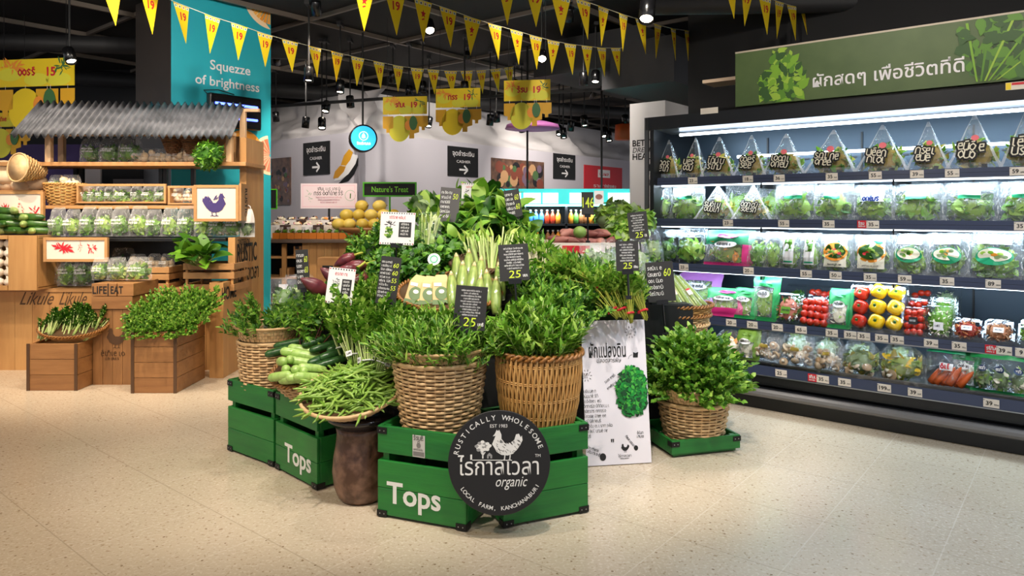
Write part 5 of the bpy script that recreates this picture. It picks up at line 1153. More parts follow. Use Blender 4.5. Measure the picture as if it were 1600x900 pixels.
for i in range(10):
    x, y = PP(909+.5*i+(0, 6, 5, 8, 10, 8, 2, 6, 14, 10)[i]*.2, 612+7.8*i); wd = (.085, .085, .10, .15, .12, .125, .10, .17, .12, .03)[i]; mb.scrib(wd, .014, ink, T(x+wd/2, y, .002), 40+i, .14)
for (px, py, s) in ((906, 604, '"'), (957, 690, '"')):
    x, y = PP(px, py); mb.text(s, .06, ink, T(x, y-.03, .002), bold=.02)
for (a, b, c, d) in ((943, 600, 962, 584), (949, 608, 964, 596)):
    x, y = PP((a+c)/2, (b+d)/2); mb.scrib(.07, .012, ink, T(x, y, .002) @ RZ(.6), a, .16)
x, y = PP(993, 555); mb.poly([(x-.015, y-.012, .002), (x+.012, y-.012, .002), (x+.016, y+.018, .002), (x, y+.012, .002), (x-.014, y+.018, .002)], ink); mb.ring((x-.02, y-.02, 0), .022, .024, ink, None, 10, PI*.5, PI, .002)
x, y = PP(1001, 679); mb.scrib(.04, .012, ink, T(x, y+.01, .002), 77, .2); mb.scrib(.05, .012, ink, T(x, y-.01, .002), 76, .2); x, y = PP(985, 690); mb.scrib(.08, .011, ink, T(x, y, .002) @ RZ(-.9), 78, .2); mb.disc((x+.03, y-.035, .002), .012, .014, ink)
x, y = PP(942, 714); mb.disc((x, y, .002), .018, .020, ink); x, y = PP(925, 705); mb.scrib(.09, .012, ink, T(x, y+.012, .002) @ RZ(-.35), 79, .2); mb.scrib(.10, .013, ink, T(x, y-.008, .002) @ RZ(-.35), 80, .2)
x, y = PP(976, 705); hen(mb, T(x, y-.004, .002), .045, ink); mb.text('ไร่กาลเวลา', .02, ink, T(x, y-.03, .002), fit=.075); mb.scrib(.05, .005, ink, T(x, y-.038, .002), 5, .3)
mb.build('printed_lettering', q)
mb = MB(); x, y = PP(987, 614)
pg = [C('print_green', 14, 110, 40), C('print_green_mid', 20, 140, 50), C('print_green_dark', 8, 66, 28), C('print_green_light', 70, 170, 60)]
flat_leaves(mb, x, y-.02, .085, .11, 260, .022, [pg[0], pg[2]], 11, .0025, (0, 0, PW-.002, PH)); flat_leaves(mb, x, y+.02, .085, .13, 420, .019, pg, 12, .0085, (0, 0, PW-.002, PH)); mb.build('vegetable_picture', q)
# ---- chalk price signs
def price_sign(lb, px, py, Y, wpx, hpx, roll, lines, price=None, yaw=0, lean=.12, pole=.16, white_card=False, grey=False, prices=None):
    w = wpx*Y/FL; h = hpx*Y/FL; c = at(px, py, Y)
    M = T(*c) @ RZ(yaw) @ RX(PI/2-lean) @ RZ(roll); q = thing('price_sign', lb, 'price sign', M)
    mb = MB(); mb.box((0, 0, -.002), (w, h, .004), white if white_card else (C('worn_board', 74, 72, 74, rough=.35) if grey else chalk)); mb.build('board', q)
    mb = MB(); s = int(px)
    if white_card:
        k = int(w/.014)
        for i in range(k):
            for sy in (-1, 1): mb.disc((-w/2+w*(i+.5)/k, sy*h*.465, .0012), .0035, .0045, red if i in (0, k-1) else ink, None, 8)
        mb.scrib(w*.5, h*.07, red, T(0, h*.33, .0012), s, .2); mb.box((w*.22, -h*.03, .0005), (w*.36, h*.46, .002), chalk)
        for i in range(4): mb.scrib(w*.24, h*.05, chalkwhite, T(w*.22, h*(.13-.10*i), .0025), s+i, .25)
        flat_leaves(mb, -w*.24, -h*.12, w*.10, h*.16, 30, h*.07, [Lf, Ld, Ll], s, .0012); blot(mb, -w*.2, h*.12, w*.14, h*.1, 12, ink, s, .0012)
    else:
        n = lines; y0 = h*.42; st = h*(.62 if price else .80)/n
        for i in range(n):
            ww = w*(.56 if i % 2 == 0 else .42) if not prices else w*.46
            mb.scrib(ww*1.15, st*.46, chalkwhite, T(0 if not prices else -w*.17, y0-st*(i+.5), .0012), s*7+i, .2)
            if prices and i % 2 == 1 and i//2 < len(prices): mb.text(prices[i//2], st*1.7, lime, T(w*.26, y0-st*(i+.8), .0012), bold=.0, shear=.15, fit=w*.26)
        if price: mb.text(price, h*.29, lime, T(w*.0, -h*.42, .0012), bold=.0, shear=.1, fit=w*.40); mb.scrib(w*.16, h*.06, chalkwhite, T(w*.36, -h*.37, .0012), s, .3)
    mb.build('chalk_lettering' if not white_card else 'printed_card', q)
    mb = MB(); mb.box((0, -h/2-.004, -.002), (min(.07, w*.5), .026, .014), blackgloss); mb.build('clip', q)
    mb = MB(); mb.tube([(0, -h/2, -.006), (0, -h/2-pole, -.006)], .006, blackgloss, 8); mb.box((0, -h/2-pole, -.006), (.03, .02, .02), blackgloss); mb.build('pole', q)
    return q
price_sign('black chalk sign with four yellow prices among the greens over the celery', 607, 438, 3.62, 32, 74, -.12, 10, prices=['60', '60', '55', '55'], pole=.14)
price_sign('black chalk sign on a clip pole rising from the tan basket of feathery greens', 735, 481, 3.26, 50, 68, -.08, 10, '25', pole=.20)
price_sign('black chalk sign between the pale stalks and the white-rooted bunches', 803, 410, 3.80, 47, 57, .06, 8, '25', pole=.16)
price_sign('black chalk sign among the bagged lettuce in front of the tall end sign', 980, 400, 3.78, 35, 47, .04, 7, '25', yaw=-.2, pole=.14)
price_sign('black chalk sign over the basket of wrapped stalks, price sixty', 1032, 440, 4.38, 42, 62, .10, 5, prices=['60'], yaw=-.25, pole=.2)
price_sign('black chalk sign next to the end of the refrigerator', 997, 353, 4.75, 30, 44, .12, 7, '25', yaw=-.25, pole=.2)
q = price_sign('black sign with a large yellow price behind the sweet potatoes', 918, 318, 5.2, 19, 36, 0, 1, '146', pole=.2); q.children[1].data = MB().text('146', .11, lime, T(0, -.03, .0012), bold=.005, fit=.085).mesh('chalk_lettering')
mb = MB(); mb.box((.085, .045, -.002), (.07, .10, .004), white); mb.disc((.085, .05, .001), .026, .02, C('brown_pic', 140, 90, 80)); mb.build('white_card', q)
price_sign('curled black chalk sign among the broad leaves at the top of the mound', 802, 319, 4.55, 24, 46, .16, 5, prices=['60', '60'], pole=.12)
price_sign('shiny grey-black chalk sign leaning over the artichoke head', 702, 321, 4.45, 31, 56, -.08, 6, prices=['50'], grey=True, pole=.22)
price_sign('white card with black panel behind the shiny grey-black sign', 735, 304, 4.8, 28, 36, -.03, 4, white_card=True, pole=.2)
price_sign('white bordered card with black panel standing in front of the bagged stalks', 621, 357, 4.25, 54, 51, -.04, 4, white_card=True, pole=.16)
price_sign('white bordered card with black panel beside the purple banana flowers', 532, 447, 3.80, 41, 56, -.12, 4, white_card=True, yaw=.15, pole=.12)
price_sign('narrow black chalk sign turned sideways by the bagged greens near the stall', 473, 421, 4.2, 19, 62, .05, 6, prices=['60', '60', '55'], yaw=.3, pole=.16)
# ---- loose leaves under the bunches (nobody could count these)
def heap(px, py, Y, rx, ry, rz, n, seed, mats, lb, L=.06, W=.026):
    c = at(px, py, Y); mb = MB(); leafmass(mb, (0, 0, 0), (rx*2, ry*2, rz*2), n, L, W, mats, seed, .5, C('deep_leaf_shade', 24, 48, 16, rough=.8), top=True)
    tag(mb.build('loose_leaves', smooth=True, M=T(*c)), lb, 'loose leaves', None, 'stuff')
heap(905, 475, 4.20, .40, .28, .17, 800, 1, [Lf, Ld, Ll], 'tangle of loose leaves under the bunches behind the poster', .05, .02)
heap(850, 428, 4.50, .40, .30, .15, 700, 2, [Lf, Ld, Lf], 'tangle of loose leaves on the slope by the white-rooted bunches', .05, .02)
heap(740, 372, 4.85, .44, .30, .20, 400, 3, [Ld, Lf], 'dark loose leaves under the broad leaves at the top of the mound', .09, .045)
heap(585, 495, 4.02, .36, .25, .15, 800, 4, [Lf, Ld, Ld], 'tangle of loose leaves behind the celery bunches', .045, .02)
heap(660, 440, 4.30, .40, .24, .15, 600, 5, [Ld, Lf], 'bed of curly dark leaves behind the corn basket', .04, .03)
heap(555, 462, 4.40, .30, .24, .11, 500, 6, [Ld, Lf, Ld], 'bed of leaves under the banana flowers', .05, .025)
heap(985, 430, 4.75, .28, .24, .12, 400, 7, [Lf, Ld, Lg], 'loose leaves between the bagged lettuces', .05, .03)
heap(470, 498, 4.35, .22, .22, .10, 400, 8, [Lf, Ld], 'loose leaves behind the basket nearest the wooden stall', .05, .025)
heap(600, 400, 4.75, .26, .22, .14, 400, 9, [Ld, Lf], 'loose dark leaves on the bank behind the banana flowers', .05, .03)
# ---- bunches
def bset(kind, fmt, cat, name, grp, rows, jit=.12):
    R = random.Random(len(rows)+len(fmt))
    for i, r in enumerate(rows):
        p = r[0] if isinstance(r[0], V) else at(r[0], r[1], r[2]); d = V(r[3] if not isinstance(r[0], V) else r[1]); s = (r[4] if not isinstance(r[0], V) else r[2])
        d = d.normalized()+V((R.uniform(-jit, jit), R.uniform(-jit, jit), R.uniform(-jit, jit)))
        bunch(kind, i % 3, p, d, fmt % ORD[i], cat, name, grp, s, R.uniform(0, 6.2), mid=not isinstance(r[0], V))
def ringset(c, z, rr, n, tilt, s, a0=0):
    return [(V((c[0]+rr*math.cos(a0+2*PI*i/n), c[1]+rr*math.sin(a0+2*PI*i/n), z)), (tilt*math.cos(a0+2*PI*i/n), tilt*math.sin(a0+2*PI*i/n), 1), s) for i in range(n)]
bset('mizuna', 'bunch of feathery mizuna, %s in the tan basket behind the black sign', 'bunch of mizuna', 'mizuna_bunch', 'mizuna bunches in the tan basket', ringset((-.345, 3.39), .60, .115, 10, .42, .95)+ringset((-.345, 3.375), .62, .04, 4, .12, 1.0))
bset('lance', 'labelled bunch of long-leaved greens, %s in the honey-coloured basket', 'bunch of greens', 'morning_glory_bunch', 'labelled bunches in the honey-coloured basket', ringset((.128, 3.395), .62, .10, 9, .26, .86, .3)+ringset((.128, 3.395), .65, .04, 4, .1, .95))
bset('bush', 'bunch of round-leaved greens, %s in the brown basket on the shallow tray', 'bunch of greens', 'round_leaf_bunch', 'round-leaved bunches in the brown basket', ringset((1.087, 4.225), .30, .12, 11, .75, .92)+ringset((1.087, 4.225), .36, .08, 7, .40, 1.05)+ringset((1.087, 4.225), .42, .03, 3, .1, 1.05))
lb = ringset((-1.425, 4.145), .64, .09, 7, .85, .55)
bset('water', 'bunch of leafy water spinach, %s in the basket nearest the wooden stall', 'bunch of greens', 'water_spinach_bunch', 'leafy bunches in the basket nearest the stall', lb+[(at(420, 492, 4.12), (.9, -.1, .15), .65), (at(405, 494, 4.10), (-.2, -.6, .3), .5), (at(455, 508, 4.00), (.7, -.5, .05), .65), (at(488, 505, 4.05), (.6, -.3, .1), .65), (at(450, 486, 4.2), (.8, .1, .2), .65)])
bset('celery', 'labelled bunch of Chinese celery with pale stalks, %s behind the bean basket', 'bunch of celery', 'celery_bunch', 'celery bunches behind the bean basket', [(548, 520, 3.62, (-0.20, .3, .95), 1.00), (572, 527, 3.55, (0.00, .3, .95), 1.00), (596, 522, 3.60, (0.15, .3, .95), 1.00), (530, 508, 3.75, (-0.30, .3, .95), 1.00), (612, 533, 3.50, (0.40, .3, .95), 0.95), (562, 485, 3.85, (-0.10, .3, .95), 0.90), (592, 480, 3.88, (0.05, .3, .95), 0.90)])
bset('coriander', 'bunch of bushy dark herbs, %s in the drift beside the four-price sign', 'bunch of herbs', 'herb_bunch', 'dark herb bunches beside the four-price sign', [(560, 488, 4.05, (-0.2, -.3, 1), 0.9), (520, 498, 4.00, (-0.3, -.3, 1), 0.9), (580, 452, 4.20, (-0.1, -.3, 1), 1.0), (590, 402, 4.60, (-0.3, -.3, 1), 1.1), (608, 385, 4.75, (0.0, -.3, 1), 1.1), (640, 492, 3.90, (0.0, -.3, 1), 0.9), (578, 380, 4.80, (-0.3, -.3, 1), 1.0), (545, 502, 3.92, (-0.1, -.3, 1), 0.9), (495, 490, 4.15, (-0.3, -.3, 1), 0.9), (640, 405, 4.55, (0.0, -.3, 1), 1.0), (600, 425, 4.40, (-0.1, -.3, 1), 1.0)])
bset('kale', 'clump of curly parsley, %s on the bank behind the corn basket', 'curly parsley', 'parsley_clump', 'curly parsley clumps behind the corn basket', [(640, 410, 4.25, (-.2, -.5, 1), 1.3), (668, 420, 4.18, (0, -.6, 1), 1.3), (695, 408, 4.25, (.1, -.5, 1), 1.3), (715, 400, 4.35, (.1, -.5, 1), 1.2), (650, 438, 4.1, (-.2, -.6, .8), 1.2), (628, 430, 4.15, (-.3, -.5, .8), 1.2), (680, 395, 4.4, (0, -.5, 1), 1.2)])
bset('broad', 'bunch of broad dark leaves, %s at the crest of the mound', 'bunch of leaves', 'broad_leaf_bunch', 'broad leaf bunches at the crest', [(700, 372, 4.55, (-.2, -.3, 1), 1.0), (722, 345, 4.75, (-.2, -.3, 1), 1.1), (752, 335, 4.85, (0, -.2, 1), 1.1), (780, 345, 4.75, (.2, -.3, 1), 1.1), (800, 360, 4.65, (.3, -.3, .9), 1.0), (745, 360, 4.6, (0, -.5, .9), 1.0), (720, 380, 4.45, (-.1, -.6, .8), .9), (775, 325, 4.95, (.1, 0, 1), 1.0), (670, 385, 4.5, (-.2, -.4, .9), .8), (735, 322, 5.0, (-.1, 0, 1), 1.0)])
bset('stalks', 'bunch of thick pale-green stalks, %s fanned in the dark tray on the mound', 'bunch of stalks', 'stalk_bunch', 'thick pale stalk bunches on the mound', [(742, 402, 4.16, (-.34, .4, 1), 1.0), (758, 402, 4.14, (-.05, .4, 1), 1.0), (774, 402, 4.14, (.1, .4, 1), 1.0), (790, 396, 4.2, (.3, .4, 1), 1.0), (750, 394, 4.26, (-.1, .4, 1), 1.0)], .05)
bset('white', 'bunch of white-rooted shoots, %s beside the middle chalk sign', 'bunch of shoots', 'white_root_bunch', 'white-rooted bunches on the slope', [(830, 412, 4.12, (-.12, .5, 1), 1.2), (842, 414, 4.10, (-.05, .5, 1), 1.2), (820, 405, 4.2, (-.1, .5, 1), 1.2), (850, 418, 4.12, (.05, .5, .9), 1.1)], .05)
bset('water', 'bunch of long green shoots, %s on the slope behind the honey-coloured basket', 'bunch of greens', 'slope_greens_bunch', 'long shoot bunches on the slope', [(815, 385, 4.45, (-0.2, -.4, .8), .72), (838, 400, 4.40, (-0.3, -.4, .8), .72), (860, 415, 4.35, (-0.4, -.4, .8), .72), (885, 425, 4.30, (-0.5, -.4, .8), .72), (910, 440, 4.20, (-0.5, -.4, .8), .72), (935, 452, 4.15, (-0.5, -.4, .8), .72), (960, 462, 4.10, (-0.4, -.4, .8), .72), (850, 440, 4.10, (-0.3, -.4, .8), .72), (875, 455, 4.05, (-0.3, -.4, .8), .72), (900, 468, 3.98, (-0.3, -.4, .8), .72), (925, 476, 4.00, (-0.2, -.4, .8), .72), (835, 465, 3.90, (-0.1, -.4, .8), .72), (860, 480, 3.82, (0.0, -.4, .8), .72), (885, 486, 3.80, (0.0, -.4, .8), .72), (808, 440, 4.00, (0.0, -.4, .8), .72), (990, 470, 4.20, (0.0, -.4, .8), .72), (825, 425, 4.20, (-0.2, -.4, .8), .72)])
bset('coriander', 'bunch of bright celery leaves, %s on the bank above the poster', 'bunch of herbs', 'leaf_celery_bunch', 'bright leaf celery bunches above the poster', [(905, 452, 4.10, (0, -.5, .9), .9), (930, 440, 4.25, (0, -.5, .9), .9), (870, 432, 4.25, (0, -.5, .9), .9), (952, 470, 4.05, (0, -.5, .9), .9), (880, 470, 3.95, (0, -.5, .9), .9), (915, 484, 3.92, (0, -.5, .9), .9), (965, 445, 4.30, (0, -.5, .9), .9), (845, 455, 4.00, (0, -.5, .9), .9)])
bset('yellow', 'bunch with long yellow-green stalks, %s laid stalks down above the poster', 'bunch of greens', 'yellow_stalk_bunch', 'yellow-stalked bunches above the poster', [(905, 432, 3.98, (-.75, .2, .40), 1.0), (880, 420, 4.08, (-.75, .2, .45), 1.0), (958, 458, 3.94, (-.4, .3, .8), .85), (976, 462, 3.95, (-.2, .3, .9), .85), (994, 460, 4.00, (-.25, .3, .85), .85), (940, 462, 3.93, (-.5, .3, .7), .85)], .05)
bset('purple', 'bunch of purple-stemmed greens, %s behind the dark cucumbers', 'bunch of greens', 'purple_stem_bunch', 'purple-stemmed bunches behind the cucumbers', [(505, 515, 3.92, (.3, .4, .8), 1.0), (488, 512, 3.98, (.1, .4, .9), 1.0)])
# ---- beans, cucumbers
beanm = C('green_bean', 104, 146, 44, rough=.35, col2=(160, 192, 90), by='object', transl=.05)
bms = []
R = random.Random(3)
for k in range(8):
    mb = MB(); L = R.uniform(.16, .24); pts = []; a = R.uniform(-.4, .4)
    for i in range(9): t = i/8-.5; pts.append((t*L, .05*L*4*a*(t*t)+.006*math.sin(9*t+k), .006*math.cos(7*t+k)))
    mb.tube(pts, [.0022]+[.0062]*7+[.0015], beanm, 6); bms.append(mb.mesh('green_bean', True))
n = 0
for lv in range(5):
    for i in range((110, 70, 50, 34, 16)[lv]):
        rr = (.242, .205, .165, .12, .07)[lv]*math.sqrt(R.random()); a = R.uniform(0, 6.28)
        o = bpy.data.objects.new('green_bean', bms[n % 8]); COL.objects.link(o); n += 1
        o.matrix_world = BM @ T(rr*math.cos(a)*.95, rr*math.sin(a)*.95, .088+.022*lv-.25*max(0, rr-.1)*0) @ RZ(R.gauss(.5, 1.0)) @ RY(R.uniform(-.28, .28))
        tag(o, 'long green bean in the heap on the wide shallow basket', 'green bean', 'long green beans heaped on the jar')
cuD = C('cucumber_dark', 22, 54, 24, rough=.28, col2=(50, 92, 40), by='noise', nscale=(60, 60, 8)); cuL = C('cucumber_pale', 128, 166, 70, rough=.3, col2=(176, 204, 120), by='noise', nscale=(40, 40, 6))
def cuke(L, r, mt, bend=.0):
    mb = MB(); pts = [((t-.5)*L, bend*(t-.5)**2*L, 0) for t in (0, .03, .1, .3, .5, .7, .9, .97, 1)]
    mb.tube(pts, [r*.2, r*.6, r*.88, r, r, r, r*.9, r*.62, r*.2], mt, 14); return mb.mesh('cucumber', True)
cL = [cuke(.15, .024, cuL, .1), cuke(.17, .026, cuL, -.1)]; cD = [cuke(.20, .022, cuD, .15), cuke(.18, .024, cuD, -.15)]
for i, (px, py, Y, rz) in enumerate(((438, 588, 3.60, 2.7), (454, 592, 3.57, 2.6), (470, 592, 3.55, .5), (484, 590, 3.56, .6), (447, 577, 3.66, 1.9), (462, 578, 3.64, 1.85), (476, 580, 3.63, 1.8), (440, 565, 3.72, 2.0), (453, 562, 3.74, 1.9), (463, 552, 3.80, .15), (468, 565, 3.72, .1), (474, 547, 3.86, .05), (488, 576, 3.62, .5), (480, 556, 3.78, .1))):
    o = bpy.data.objects.new('pale_cucumber', cL[i % 2]); COL.objects.link(o); o.matrix_world = T(*at(px, py, Y)) @ RZ(rz) @ RY(.2)
    tag(o, 'short pale green cucumber, %s of the heap in the tilted basket' % ORD[i], 'cucumber', 'pale cucumbers in the tilted basket')
for i, (px, py, Y, rz) in enumerate(((512, 540, 3.80, .6), (524, 552, 3.72, .55), (500, 532, 3.88, .55), (505, 560, 3.70, .7), (455, 536, 3.95, .1), (440, 548, 3.90, .3), (520, 565, 3.68, .5), (535, 540, 3.8, .6))):
    o = bpy.data.objects.new('dark_cucumber', cD[i % 2]); COL.objects.link(o); o.matrix_world = T(*at(px, py, Y)) @ RZ(rz) @ RY(-.2)
    tag(o, 'dark green cucumber, %s of the heap in the tilted basket' % ORD[i], 'cucumber', 'dark cucumbers in the tilted basket')
# ---- corn basket
q = thing('wicker_basket', 'tilted oval wicker basket of packed corn behind the tan basket of feathery greens', 'wicker basket', dirM(at(703, 478, 3.98), (0, -.55, 1))); weave(q, .20, .29, .10, 7, 44, wickd, rim=wickrim, rimr=.011, ell=.62)
cartm = C('carton_cream', 196, 168, 108, rough=.5); cartg = C('carton_green', 74, 104, 40, rough=.5)
for i, (px, py, rz) in enumerate(((644, 458, .25), (668, 460, .12), (690, 458, .0))):
    b = thing('corn_carton', 'cream and green printed carton of baby corn, %s from left in the oval basket' % ORD[i], 'carton', T(*at(px, py+22, 3.85)) @ RZ(.12) @ RX(-.55) @ RY(rz), 'printed cartons in the oval basket'); mb = MB()
    w, h, d = .10, .20, .06
    mb.add([(-w/2, -d/2, 0), (w/2, -d/2, 0), (w/2, d/2, 0), (-w/2, d/2, 0), (-w/2, -d/2, h*.7), (w/2, -d/2, h*.7), (w/2, d/2, h*.7), (-w/2, d/2, h*.7), (-w*.3, 0, h), (w*.3, 0, h)], [(3, 2, 1, 0), (0, 1, 5, 4), (1, 2, 6, 5), (2, 3, 7, 6), (3, 0, 4, 7), (4, 5, 9, 8), (6, 7, 8, 9), (5, 6, 9), (7, 4, 8)], cartm); mb.build('carton_body', b, bev=.004)
    mb = MB(); f = frame((0, -d/2-.0015, h*.35), (1, 0, 0), (0, 0, 1)); mb.box((0, -h*.27, 0), (w, h*.14, .001), cartg, f); mb.disc((0, .0, .001), w*.36, h*.2, cartg, f); mb.disc((0, .01, .0015), w*.15, h*.06, cream, f); flat_leaves(mb, w*.2, h*.05, w*.2, h*.3, 40, .012, [Lf, Ld, cartg], i, .002); mb.box((-w*.2, h*.26, .001), (w*.4, h*.10, .001), white, f); mb.build('printed_front', b)
cornm = C('corn_husk', 104, 138, 50, rough=.45, col2=(172, 186, 100), by='noise', nscale=(60, 60, 5)); cornt = C('husk_tip', 206, 188, 130, rough=.5)
for i, (px, py, Y, s) in enumerate(((706, 455, 3.88, 1), (722, 440, 3.95, 1.05), (738, 440, 3.94, 1), (714, 425, 4.05, 1.0), (732, 420, 4.08, 1.05), (749, 432, 4.0, 1.05), (762, 452, 3.90, 1), (775, 462, 3.86, .95), (748, 460, 3.86, .95), (781, 440, 3.98, 1))):
    b = thing('wrapped_corn', 'film-wrapped pale green corn cob, %s in the oval basket' % ORD[i], 'corn', T(*at(px, py, Y)) @ RX(-.5) @ RY(.08*(i % 3-1)) @ SC(s), 'wrapped corn cobs in the oval basket')
    mb = MB(); mb.lathe([(0, -.115), (.020, -.11), (.030, -.06), (.032, 0), (.027, .05), (.016, .09)], cornm, 14); mb.build('cob', b, True)
    mb = MB(); mb.lathe([(.0165, .089), (.010, .108), (.004, .122), (0, .125)], cornt, 10); mb.build('husk_tip', b, True)
    mb = MB(); mb.lathe([(.022, -.118), (.034, -.06), (.036, 0), (.031, .05), (.020, .10), (.012, .12)], pet, 14); mb.build('film_wrap', b, True)
q = thing('wicker_tray', 'dark wicker tray under the fanned pale stalks on the mound', 'wicker tray', dirM(at(752, 424, 4.16), (0, -.5, 1))); weave(q, .13, .18, .06, 5, 30, wickrim, rim=woodend, rimr=.009, ell=.6)
# ---- bagged stalks and greens, artichoke head, banana flowers
b = thing('bagged_stalks', 'tall clear bag of long green stalks behind the white bordered card', 'bag of stalks', dirM(at(672, 408, 4.36), (.05, .15, 1))); greens_bag(b, .17, .30, .10, clear, None, [Ll, Lf, Ly], 40, .9); bunch('stalks', 2, (0, 0, 0), (0, 0, 1), 'x')
t = bpy.data.objects[-1] if False else None
o = [x for x in COL.objects if x.name.startswith('greens_bunch') and x.get('label') == 'x'][0]
for ch in list(o.children): ch.parent = b; ch.matrix_local = T(0, .05, .02)
bpy.data.objects.remove(o)
for i, (px, py) in enumerate(((445, 484), (468, 478))):
    b = thing('bagged_greens', 'clear bag of greens standing behind the basket nearest the stall, %s' % ('with a white label', 'crinkled and unlabelled')[i], 'bag of greens', dirM(at(px, py+2, 4.30+.05*i), (-.05, .2, 1))); greens_bag(b, .17, .20, .08, clear, None, [Lf, Ld, Ll], 60)
    if i == 0:
        mb = MB(); f = frame((.01, -.002, .135), (1, 0, 0), (0, 0, 1)); mb.box((0, 0, 0), (.055, .06, .002), white, f); mb.scrib(.04, .012, ink, f @ T(0, .01, .002), 2, .3); mb.box((0, -.045, 0), (.04, .02, .002), white, f); mb.build('paper_label', b)
a = at(664, 326, 4.95); mb = MB(); leafmass(mb, (0, 0, 0), (.24, .24, .22), 90, .10, .07, [Lg, Ll, Lf], 8, .9, Lg, curl=.7); tag(mb.build('artichoke', smooth=True, M=T(*a)), 'pale green artichoke-like head at the crest of the mound under the lime-framed sign', 'vegetable head')
a = at(731, 338, 4.85); mb = MB(); leafmass(mb, (0, 0, 0), (.13, .13, .12), 50, .07, .05, [Lg, Lg, Ll], 9, .8, Lg, curl=.8); tag(mb.build('savoy_cabbage', smooth=True, M=T(*a)), 'small grey-green cabbage head among the broad leaves below the white card', 'cabbage')
banm = C('banana_flower', 74, 26, 38, rough=.32, col2=(118, 50, 56), by='noise', nscale=(6, 6, 20))
for i, (px, py, Y, d, s) in enumerate(((494, 440, 4.05, (-.5, -.3, .35), 1.25), (520, 425, 4.15, (-.6, -.2, .5), 1.1), (538, 418, 4.22, (-.8, -.2, -.3), 1.2), (553, 410, 4.30, (-.9, -.1, -.25), 1.2), (540, 398, 4.38, (-.85, 0, -.45), 1.0), (562, 430, 4.2, (-.4, -.5, -.1), 1.0))):
    b = thing('banana_flower', 'glossy purple banana flower, %s of the heap behind the white bordered card' % ORD[i], 'banana flower', dirM(at(px, py+8, Y), d, i, s*.72), 'purple banana flowers in a heap')
    mb = MB(); mb.lathe([(0, -.09), (.024, -.085), (.044, -.05), (.052, -.01), (.044, .04), (.026, .08), (.008, .11), (0, .115)], banm, 16); mb.build('bract', b, True)
    mb = MB(); mb.tube([(0, 0, -.085), (.005, 0, -.12), (.02, 0, -.16)], [.012, .010, .009], st_y, 8); mb.build('stem', b, True)
# round ring label on the parsley
mb = MB(); f = T(*at(678, 405, 4.02)) @ RX(PI/2-.4); mb.disc((0, 0, 0), .036, .036, white, f, 24); mb.ring((0, 0, 0), .016, .024, greenband, f, 20, z=.001); mb.lathe([(0, -.004), (.036, -.004), (.036, 0), (0, 0)], white, 20, f @ T(0, 0, -.001)); tag(mb.build('round_label'), 'round white label with a green ring on the curly parsley', 'label')
# ---- right side: wrapped stalks, sweet potatoes, cabbages, bagged lettuce
wx, wy = at(1057, 480, 4.72).x, 4.72
for i in range(3):
    q = thing('wicker_basket', '%s wicker basket of the stack beside the round-leaved bush' % ('lowest', 'middle', 'topmost')[i], 'wicker basket', T(wx+.01*i, wy, .56+.062*i), 'stacked wicker baskets by the bush'); weave(q, .165, .215-.004*(2-i), .095, 7, 30, (wick, wick, wickd)[i], rim=(wick, wickrim, wickrim)[i], rimr=.010, fill=i == 2)
for i, (dx, dy, rz) in enumerate(((-.15, -.04, -.25), (-.09, -.08, -.2), (-.03, -.10, -.28), (.03, -.09, -.35), (.09, -.06, -.42), (.14, -.01, -.5), (-.06, .03, -.25), (.04, .05, -.38))):
    b = thing('wrapped_stalks', 'film-wrapped bundle of thick green stalks, %s in the topmost stacked basket' % ORD[i], 'wrapped stalks', T(wx+.02+dx, wy+dy, .79+.05*(i > 5)) @ RX(-.75) @ RY(rz), 'wrapped stalk bundles in the stacked basket')
    mb = MB()
    for k in range(4): mb.tube([(.012*math.cos(k*1.6), .012*math.sin(k*1.6), -.05), (.014*math.cos(k*1.6), .014*math.sin(k*1.6), .10), (.010*math.cos(k*1.6), .010*math.sin(k*1.6), .24)], [.014, .013, .009], st_l, 8)
    mb.build('stalks', b, True); mb = MB(); mb.lathe([(.020, -.055), (.030, -.03), (.030, .10), (.024, .24), (.012, .255)], pet, 14); mb.build('film_wrap', b, True)
    if i % 2 == 0: mb = MB(); mb.box((0, -.031, .08), (.034, .002, .05), tagm); mb.box((0, -.0325, .10), (.03, .002, .012), red); mb.build('paper_label', b)
spm = C('sweet_potato', 132, 74, 72, rough=.6, col2=(176, 120, 108), by='object', bump=.25, bscale=(20, 20, 20))
sms = []
for k in range(4):
    mb = MB(); mb.tube([(-.09, 0, 0), (-.08, 0, 0), (-.04, .004*k, .003), (0, .006, 0), (.05, 0, .004), (.085, -.004, 0), (.105, -.006, 0)], [.006, .018, .032, .038, .032, .016, .004], spm, 12); sms.append(mb.mesh('sweet_potato', True))
R = random.Random(12); q = thing('produce_tray', 'red and white open carton of sweet potatoes at the back of the mound', 'carton', T(at(912, 380, 5.35).x, 5.42, 1.060))
mb = MB(); mb.box((0, 0, .01), (.62, .62, .02), tagm)
for sx in (-1, 1): mb.box((sx*.31, 0, .06), (.015, .62, .10), tagm); mb.box((0, sx*.3, .06), (.605, .015, .10), tagm)
mb.build('carton_body', q); mb = MB(); mb.box((-.08, -.309, .06), (.2, .002, .06), red); mb.build('printed_front', q)
cxq = q.matrix_world.translation.copy()
for i in range(46):
    lv = i//18; k = i % 18
    o = bpy.data.objects.new('sweet_potato', sms[i % 4]); COL.objects.link(o)
    sp_ = (.26, .20, .13)[min(lv, 2)]
    o.matrix_world = T(cxq.x+(k % 6-2.5)/2.5*sp_, cxq.y+(k//6-1)*sp_*.9+R.uniform(-.02, .02), 1.12+.055*lv+R.uniform(-.008, .008)) @ RZ(R.choice((-1.1, -.7, -.3, .9, 1.3))+R.uniform(-.2, .2)) @ RY(R.uniform(-.2, .2)) @ SC(.85)
    tag(o, 'dusty pink sweet potato in the pile at the back of the mound', 'sweet potato', 'sweet potatoes piled at the back of the mound')
